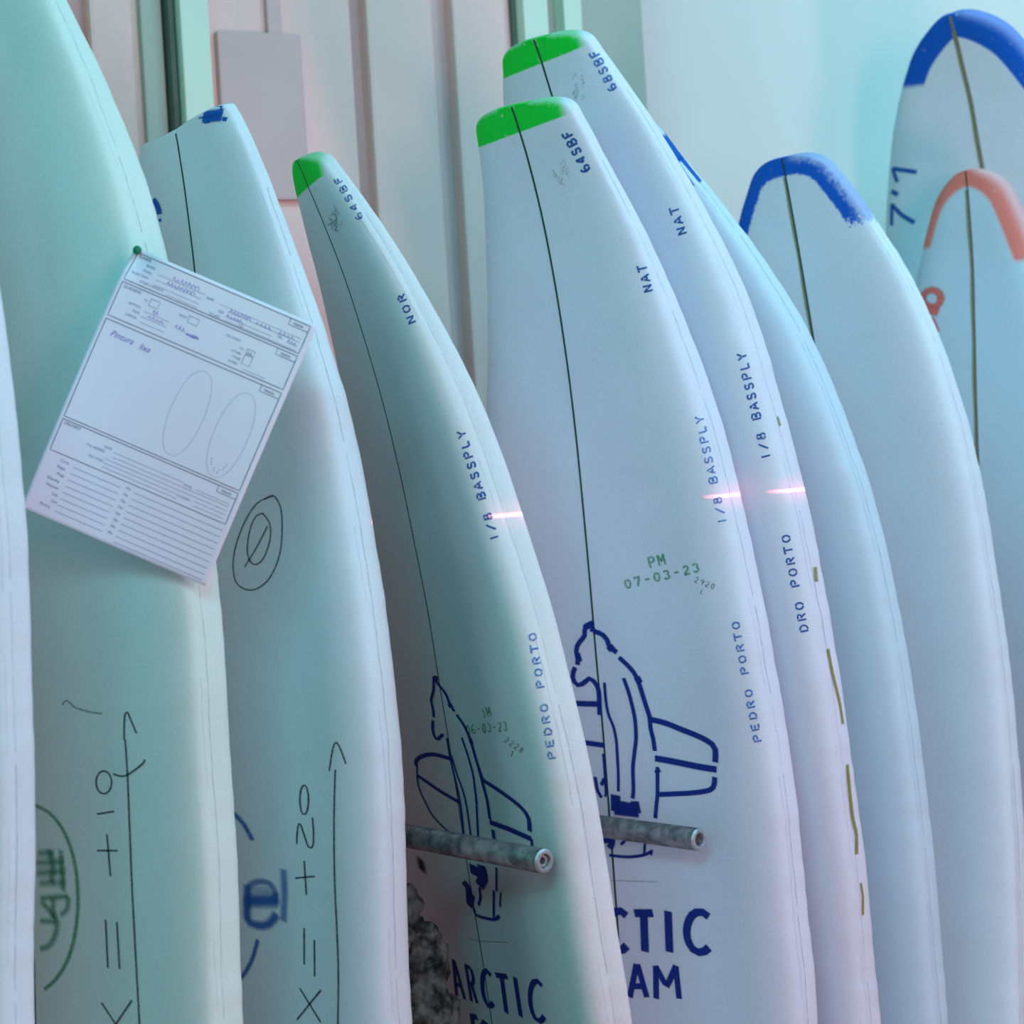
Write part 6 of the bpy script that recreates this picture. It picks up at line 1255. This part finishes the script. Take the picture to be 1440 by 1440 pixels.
GREEN = (0.004, 0.72, 0.055); BLUE = (0.004, 0.125, 0.62); CORAL = (1.0, 0.27, 0.21)
WHITE = (0.84, 0.86, 0.87); ICE = (0.84, 0.94, 1.0); MINT = (0.80, 0.93, 0.84); LILAC = (0.83, 0.86, 0.96); SKY = (0.66, 0.84, 0.93)
LOOK = {
 'B0': dict(tint=ICE, label='white surfboard blank at the left edge, only its near rail in view', stringer=(0.003, 'dark')),
 'B1': dict(tint=MINT, label='big mint green surfboard blank with the paper form pinned to it', stringer=(0.003, 'dark')),
 'B2': dict(tint=(0.80, 0.88, 0.92), label='white surfboard blank with chipped nose, blue dab and pencilled X = +20', stringer=(0.0024, 'dark')),
 'B3': dict(tint=WHITE, paint=('tip', GREEN, dict(len=0.036, far=0.062, ragged=0.006, slope=0.10)), label='narrow surfboard blank with small green tip, leaning beside the wide gap', stringer=(0.0022, 'dark')),
 'B4': dict(tint=LILAC, paint=('tip', GREEN, dict(len=0.034, far=0.082, ragged=0.008, slope=0.10)), label='front green-tipped surfboard blank with bear emblem and green date stamp', stringer=(0.0030, 'dark')),
 'B5': dict(tint=LILAC, paint=('tip', GREEN, dict(len=0.032, far=0.076, ragged=0.008, slope=0.10)), label='tallest green-tipped surfboard blank, just behind the other one, with olive glue streaks', stringer=(0.0030, 'dark')),
 'B6': dict(tint=SKY, label='plain surfboard blank with small blue mark, between green-tipped and blue-arched blanks', stringer=(0.003, 'dark')),
 'B7': dict(tint=ICE, paint=('arc', BLUE, dict(band=0.026, left=0.16, right=0.105, ragged=0.03, thin=0.5, flake=0.9)), label='surfboard blank with short flaking blue arch round its nose', stringer=(0.0024, 'dark'), glue=5.0),
 'B8': dict(tint=SKY, paint=('arc', CORAL, dict(band=0.032, band_far=0.018, blur=0.004, left=0.110, right=0.145, ragged=0.006, thin=0.4, flake=1.5)), label='surfboard blank with coral arch round its nose', stringer=(0.0020, 'red'), glue=6.5),
 'B9': dict(tint=ICE, paint=('arc', BLUE, dict(band=0.036, left=0.105, right=0.22, ragged=0.005, thin=0.25, flake=1.0)), label='tall surfboard blank with long blue arch and the number 7\'1', stringer=(0.002, 'olive'), glue=8.5),
}
SHAPES = {}
for key, (spec, marks) in BLANKS.items():
    S = SHAPES[key] = BoardShape(spec); lk = LOOK[key]
    root = empty('surfboard_blank', (S.P0[0], S.P0[1], 0.0))
    tag(root, lk['label'], 'surfboard', 'surfboard blanks standing in the rack')
    build_body(S, root, foam_mat('foam_' + key.lower(), lk['tint'], lk.get('paint')))
    w, kind = lk['stringer']
    if lk.get('glue'):
        pts = [(u * 1000, (-1.6 if key == 'B7' else -1.2) + 0.7 * math.sin(u * 55)) for u in np.arange(0.028 if key != 'B8' else 0.03, S.L * 0.75, 0.012)]
        ribbons(S, root, 'glue_line', [('glue', lk['glue'], 0.4, 0.9, 1.0, pts)], 0.0004)
    if kind != 'olive':
        stringer(S, root, w, M_STRINGER_RED if kind == 'red' else M_STRINGER, 0.0008 if lk.get('glue') else 0.0004, q0=0.0014 if lk.get('glue') else 0.0)
    else:
        stringer(S, root, 0.004, surface('stringer_olive', (0.20, 0.21, 0.12), (0.27, 0.27, 0.16), 80.0, 0.8), 0.0007)
    seam_line(S, root, 1.1 if key in ('B1', 'B2', 'B5') else 0.6, spec['seed'])
    for name, strokes in marks.items():
        flat = not name.startswith('glue_streak')
        # strokes are as wide across the deck as the stencil was cut: wider across than along
        ribbons(S, root, name.split('#')[0], strokes, 0.0007 if flat else 0.0012,
                'stuff' if name == 'pencil_mark' else None)

# ------------------------------------------------------------------ rack pegs
M_PIPE = surface('galvanised_pipe', (0.30, 0.30, 0.31), (0.11, 0.11, 0.12), 70.0, 0.38, 0.55, bump=0.3, bscale=300)
M_PIPE_END = surface('cut_pipe_end', (0.50, 0.54, 0.56), (0.36, 0.40, 0.42), 120.0, 0.45, 0.5)
def peg(end, ang, length, label, ro=0.0137, ri=0.0068, collar=False):
    d = Vector((math.sin(math.radians(ang)), -math.cos(math.radians(ang)), 0))
    root = empty('rack_peg', Vector(end) - d * length); tag(root, label, 'peg', 'steel pipe pegs of the rack')
    Q = d.to_track_quat('Z', 'Y').to_matrix().to_4x4(); N = 40
    prof = [(ri, length - 0.05), (ri, length - 0.0015), (ri + 0.0015, length), (ro - 0.0022, length), (ro, length - 0.0022), (ro, 0.0)]
    bm = bmesh.new(); rows = []
    for r, z in prof:
        rows.append([bm.verts.new(Q @ Vector((r * math.cos(2 * math.pi * k / N), r * math.sin(2 * math.pi * k / N), z))) for k in range(N)])
    for a, b in zip(rows[:-1], rows[1:]):
        for k in range(N): bm.faces.new((a[k], a[(k + 1) % N], b[(k + 1) % N], b[k]))
    bm.faces.new(rows[0]); bm.faces.new(rows[-1])
    o = from_bm('pipe', bm, M_PIPE, root); o.data.polygons.foreach_set('use_smooth', [True] * len(o.data.polygons))
    # bright sawn rim
    bm = bmesh.new(); rows = []
    for r, z in ((ri + 0.0002, length - 0.002), (ri + 0.0016, length + 0.0004), (ro - 0.0024, length + 0.0004), (ro - 0.0002, length - 0.0018)):
        rows.append([bm.verts.new(Q @ Vector((r * math.cos(2 * math.pi * k / N), r * math.sin(2 * math.pi * k / N), z))) for k in range(N)])
    for a, b in zip(rows[:-1], rows[1:]):
        for k in range(N): bm.faces.new((a[k], a[(k + 1) % N], b[(k + 1) % N], b[k]))
    from_bm('sawn_rim', bm, M_PIPE_END, root)
    if collar:
        bm = bmesh.new(); rows = []
        for r, z in ((0.0040, length - 0.03), (0.0040, length - 0.004), (0.0062, length - 0.004), (0.0062, length - 0.03)):
            rows.append([bm.verts.new(Q @ Vector((r * math.cos(2 * math.pi * k / N), r * math.sin(2 * math.pi * k / N), z))) for k in range(N)])
        for a, b in zip(rows[:-1], rows[1:]):
            for k in range(N): bm.faces.new((a[k], a[(k + 1) % N], b[(k + 1) % N], b[k]))
        from_bm('inner_tube', bm, M_PIPE_END, root)
peg((0.007, 2.270, 1.0545), 40, 0.73, 'grey steel pipe peg in front of the narrow green-tipped blank', collar=True)
peg((0.1953, 2.507, 1.0195), 43.5, 0.64, 'grey steel pipe peg in front of the bear emblem on the wider blank')

# ------------------------------------------------------------------ crumbling scrap wedged behind the second blank
M_CRUMB = surface('crumbled_foam', (0.34, 0.34, 0.32), (0.012, 0.016, 0.012), 55.0, 0.95, bump=1.0, bscale=120)
rnd = random.Random(5); bm = bmesh.new()
z = 0.02
while z < 0.945:
    r = rnd.uniform(0.018, 0.028) * (0.7 if z > 0.88 else 1.0)
    v = bmesh.ops.create_icosphere(bm, subdivisions=3, radius=r)['verts']
    bmesh.ops.transform(bm, matrix=Matrix.Translation((rnd.uniform(-0.012, 0.008) - (0.02 if z > 0.9 else 0.0), rnd.uniform(-0.008, 0.008), z)) @ Matrix.Diagonal((1.15, 0.7, 1.3, 1)), verts=v)
    z += r * 0.75
for v in bm.verts:
    k = noise.fractal(v.co * 48, 1.0, 2.0, 4)
    v.co += Vector((k, k * 0.7, 0.5 * k)) * 0.008
scrap = from_bm('foam_scrap', bm, M_CRUMB, None, True); scrap.location = (-0.150, 2.60, 0.0)
tag(scrap, 'dark crumbling scrap standing in the gap left of the narrow green-tipped blank', 'scrap')

# ------------------------------------------------------------------ pinned paper form
M_PAPER = surface('paper_white', (0.90, 0.88, 0.98), (0.88, 0.86, 0.97), 5.0, 0.75, spec=0.2)
M_PRINT = surface('print_navy', (0.03, 0.035, 0.11), (0.04, 0.05, 0.14), 20.0, 0.8)
M_GREYPRINT = surface('print_grey', (0.10, 0.12, 0.26), (0.14, 0.16, 0.30), 20.0, 0.8)
M_PEN = surface('pen_violet', (0.16, 0.10, 0.55), (0.22, 0.16, 0.62), 20.0, 0.8)
M_FAINT = surface('faint_outline', (0.40, 0.50, 0.68), (0.46, 0.55, 0.72), 20.0, 0.8)
PW, PH = 0.210, 0.297
TH = math.radians(26.7)
PE1 = Vector((math.cos(TH), 0, -math.sin(TH))); PE2 = Vector((math.sin(TH), 0, math.cos(TH))); PN = Vector((0, -1, 0))
PC = Vector((-0.3574, 2.178, 1.5629)); PTL = PC - PE1 * PW / 2 + PE2 * PH / 2
PIN_U, PIN_V = 0.004, 0.003
def pap(x, y, lift=0.0):
    """paper point: x right, y down from the pinned corner, metres; the sheet bows and its pinned corner bends back to the board"""
    d = math.hypot(x - PIN_U, y - PIN_V)
    back = 0.014 * math.exp(-(d / 0.022) ** 2)
    bow = 0.006 * math.sin(math.pi * min(1, max(0, y / PH))) - 0.010 * (max(0, y / PH - 0.6)) ** 2 + 0.004 * (x / PW - 0.5) ** 2
    return PTL + PE1 * x - PE2 * y + PN * (bow - back + lift) - PTL
form = empty('paper_form', PTL)
tag(form, 'tilted white paper order form pinned by one corner to the mint blank', 'paper')
bm = bmesh.new(); NX, NY = 56, 80; g = [[[bm.verts.new(pap(PW * i / NX, PH * j / NY, l)) for i in range(NX + 1)] for j in range(NY + 1)] for l in (0.0, -0.00025)]
for j in range(NY):
    for i in range(NX):
        for k in (0, 1): bm.faces.new((g[k][j][i], g[k][j][i + 1], g[k][j + 1][i + 1], g[k][j + 1][i]))
rim = [(0, i) for i in range(NX)] + [(j, NX) for j in range(NY)] + [(NY, i) for i in range(NX, 0, -1)] + [(j, 0) for j in range(NY, 0, -1)]
for a, b in zip(rim, rim[1:] + rim[:1]):
    bm.faces.new((g[0][a[0]][a[1]], g[0][b[0]][b[1]], g[1][b[0]][b[1]], g[1][a[0]][a[1]]))
from_bm('sheet', bm, M_PAPER, form, True)
class Print:
    def __init__(s): s.V = []; s.F = []
    def line(s, pts, w):
        """pts in mm on the sheet, w in mm"""
        q = []
        for a, b in zip(pts[:-1], pts[1:]):
            n = max(1, int(math.hypot(b[0] - a[0], b[1] - a[1]) / 6)); q += [(a[0] + (b[0] - a[0]) * i / n, a[1] + (b[1] - a[1]) * i / n) for i in range(n)]
        q.append(pts[-1]); o = len(s.V)
        for i, p in enumerate(q):
            a = q[max(0, i - 1)]; b = q[min(len(q) - 1, i + 1)]; dx, dy = b[0] - a[0], b[1] - a[1]; l = math.hypot(dx, dy) or 1
            for k in (-1, 1): s.V.append(pap((p[0] - dy / l * k * w / 2) / 1000, (p[1] + dx / l * k * w / 2) / 1000, 0.00022))
        for i in range(len(q) - 1): s.F.append((o + 2 * i, o + 2 * i + 1, o + 2 * i + 3, o + 2 * i + 2))
    def rect(s, x0, y0, x1, y1, w): s.line([(x0, y0), (x1, y0), (x1, y1), (x0, y1), (x0, y0 - w / 2)], w)
    def text(s, t, x, y, size, squash=1.0, slant=0.0):
        """x, y: left end of the base line in mm; size: cap height in mm"""
        c = bpy.data.curves.new('form_text', 'FONT'); c.body = t; c.size = 1.0; c.resolution_u = 2; c.fill_mode = 'BOTH'
        o = bpy.data.objects.new('form_text', c); COL.objects.link(o)
        dg = bpy.context.evaluated_depsgraph_get(); me = bpy.data.meshes.new_from_object(o.evaluated_get(dg))
        k = size / 0.70; off = len(s.V)
        for v in me.vertices: s.V.append(pap((x + (v.co.x + v.co.y * slant) * k * squash) / 1000, (y - v.co.y * k) / 1000, 0.00025))
        for p in me.polygons: s.F.append(tuple(off + i for i in p.vertices))
        bpy.data.objects.remove(o); bpy.data.meshes.remove(me); bpy.data.curves.remove(c)
    def build(s, name, m):
        me = bpy.data.meshes.new(name); me.from_pydata([tuple(v) for v in s.V], [], s.F); me.update(); o = link(name, me, m, form); o['kind'] = 'stuff'; return o
fr = Print(); tx = Print(); ln = Print(); pen = Print(); fa = Print()
# four boxes of the form, each with a small caption box in its corner
for x0, y0, x1, y1 in ((5, 4, 204, 35), (5, 38, 204, 76), (5, 80, 204, 191), (5, 194, 204, 229)):
    fr.rect(x0, y0, x1, y1, 0.75)
for y in (4, 38, 80, 194):
    fr.line([(182, y), (182, y + 7), (204, y + 7)], 0.6); tx.text('TERMOR', 186, y + 5.4, 2.6, 0.8)
for t, y in (('SHAPER', 8.6), ('GLASSING', 43.2), ('DELIVERY', 198.6)): tx.text(t, 8, y, 3.3, 0.92)
gl = Print()
for t, x, y in (('BRAND:', 20, 14), ('MODEL:', 19, 20), ('BLANK FOAM:', 9, 26), ('OTHER COMMENTS:', 21, 32), ('NAME:', 92, 20), ('SIZE:', 109, 28), ('VOLUME:', 101, 34), ('LITS', 134, 33.5), ('TAIL', 176, 28),
                ('PU', 34, 48), ('EPOXY', 73, 48), ('BOTTOM:', 20, 57), ('DECK:', 27, 63), ('CARBON:', 21, 69), ('FIN SYSTEM', 127, 48), ('FCS', 145, 55), ('FUTURE', 138, 60.5), ('OTHER', 141, 66), ('SYSTEM', 139, 71.5),
                ('NAME:', 56, 205), ('FULL ADDRESS:', 38, 210), ('POST CODE:', 44, 220), ('PHONE:', 147, 209), ('COUNTRY:', 146, 222)):
    gl.text(t, x, y, 2.5, 0.85)
for i, t in enumerate(('Corte', 'Shape', 'Plugs', 'Glassing', 'Hotcoat', 'Lixa', 'Lam', 'Pintura')): gl.text(t, (19, 18, 21, 13, 15, 24, 26, 16)[i], 236.5 + i * 7.15, 3.2, 0.9)
for i in range(8): gl.text('Obs', 93, 236 + i * 7.15, 2.7, 0.9)
for x0, x1, y in ((36, 90, 17), (36, 88, 23), (36, 88, 28.5), (52, 88, 33), (118, 200, 24), (118, 172, 29.5), (188, 200, 29), (118, 200, 33.5), (108, 200, 20)):
    ln.line([(x0, y), (x1, y)], 0.4)
for y in (58, 64, 70): ln.line([(38, y), (66, y)], 0.4)
ln.line([(156, 73), (182, 73)], 0.4)
for x0, x1, y in ((68, 146, 206), (68, 200, 211), (62, 200, 215.5), (62, 146, 220), (62, 146, 224.5), (162, 200, 208), (165, 200, 220), (165, 200, 224.5)): ln.line([(x0, y), (x1, y)], 0.45)
for i in range(8): ln.line([(34, 237 + i * 7.15), (88, 237 + i * 7.15)], 0.5); ln.line([(103, 236.4 + i * 7.15), (204, 236.4 + i * 7.15)], 0.5)
ln.line([(103, 292.6), (204, 292.6)], 0.5)
for x0, y0, x1, y1 in ((40, 43, 50, 50.5), (84, 43.5, 95, 50.5), (153, 51.5, 162, 57), (153, 58, 162, 68)): fr.rect(x0, y0, x1, y1, 0.5)
# handwriting
rn = random.Random(3)
def scribble(x, y, w, h, n, wd=0.55):
    p = []
    for i in range(n * 4 + 1):
        t = i / (n * 4); k = i % 4
        p.append((x + w * t + (0.25 * w / n) * math.sin(i * 1.7), y + (-h * rn.uniform(0.45, 1.0) if k in (1, 2) else h * rn.uniform(-0.15, 0.25))))
    q = [p[0]]
    for a, b in zip(p[:-1], p[1:]): q += [(a[0] * 0.7 + b[0] * 0.3, a[1] * 0.7 + b[1] * 0.3), (a[0] * 0.3 + b[0] * 0.7, a[1] * 0.3 + b[1] * 0.7)]
    pen.line(q, wd)
scribble(52, 15.5, 30, 4.5, 7); scribble(48, 22, 32, 3.6, 8); scribble(120, 23, 24, 3.6, 6); scribble(150, 24, 18, 3.4, 4); scribble(176, 24, 18, 3.8, 4); scribble(119, 29, 18, 3.6, 5); scribble(188, 28, 10, 3.4, 3)
scribble(47, 56, 6, 4.4, 2); scribble(44, 62, 18, 3.2, 4); scribble(74, 61, 12, 4.4, 3); scribble(88, 63, 14, 3.0, 5, 1.0); scribble(154, 56, 6, 3, 2)
pen.text('Pintura', 15, 95, 6.6, 0.95, 0.35); pen.text('lixa', 48, 96, 6.6, 0.95, 0.35)
# two faint board outlines
def outline(cx, cy, rx, ry, k=0.0):
    pts = []
    for i in range(41):
        a = 2 * math.pi * i / 40
        pts.append((cx + rx * math.copysign(abs(math.sin(a)) ** 0.85, math.sin(a)), cy - ry * math.cos(a)))
    fa.line(pts, 0.55)
outline(122, 138, 18, 47); outline(173, 141, 18, 47)
for dx, dy in ((-9, 28), (-8, 31), (-7, 34), (-3, 36), (-2, 39), (3, 36), (2, 39), (8, 28), (7, 31), (6, 34)): tx.line([(173 + dx - 0.4, 143 + dy), (173 + dx + 0.4, 143 + dy + 0.9)], 0.8)
fr.build('box_rules', M_PRINT); tx.build('form_headings', M_PRINT); gl.build('form_captions', M_GREYPRINT); ln.build('writing_rules', M_GREYPRINT)
pen.build('handwriting', M_PEN); fa.build('board_outlines', M_FAINT)

# push pin
M_PIN = surface('pin_plastic', (0.004, 0.22, 0.12), (0.004, 0.22, 0.12), 5.0, 0.3)
M_STEEL = surface('pin_steel', (0.6, 0.6, 0.6), (0.5, 0.5, 0.5), 9.0, 0.3, 1.0)
pc = PTL + pap(PIN_U, PIN_V, 0.0)
pin = empty('push_pin', pc); tag(pin, 'green push pin holding the corner of the paper form', 'pin')
pd = Vector((0.12, -0.97, 0.2)).normalized(); Q = pd.to_track_quat('Z', 'Y').to_matrix().to_4x4()
def lathe(name, prof, m, parent, N=28):
    bm = bmesh.new(); rows = [[bm.verts.new(Q @ Vector((r * math.cos(2 * math.pi * k / N), r * math.sin(2 * math.pi * k / N), z))) for k in range(N)] for r, z in prof]
    for a, b in zip(rows[:-1], rows[1:]):
        for k in range(N): bm.faces.new((a[k], a[(k + 1) % N], b[(k + 1) % N], b[k]))
    bm.faces.new(rows[0]); bm.faces.new(rows[-1]); return from_bm(name, bm, m, parent, True)
lathe('pin_head', [(0.0012, 0.0004), (0.0030, 0.0008), (0.0043, 0.0025), (0.0047, 0.0048), (0.0042, 0.0070), (0.0027, 0.0086), (0.0008, 0.0092)], M_PIN, pin)
lathe('pin_needle', [(0.0005, 0.0008), (0.0005, -0.018), (0.0001, -0.021)], M_STEEL, pin, 10)
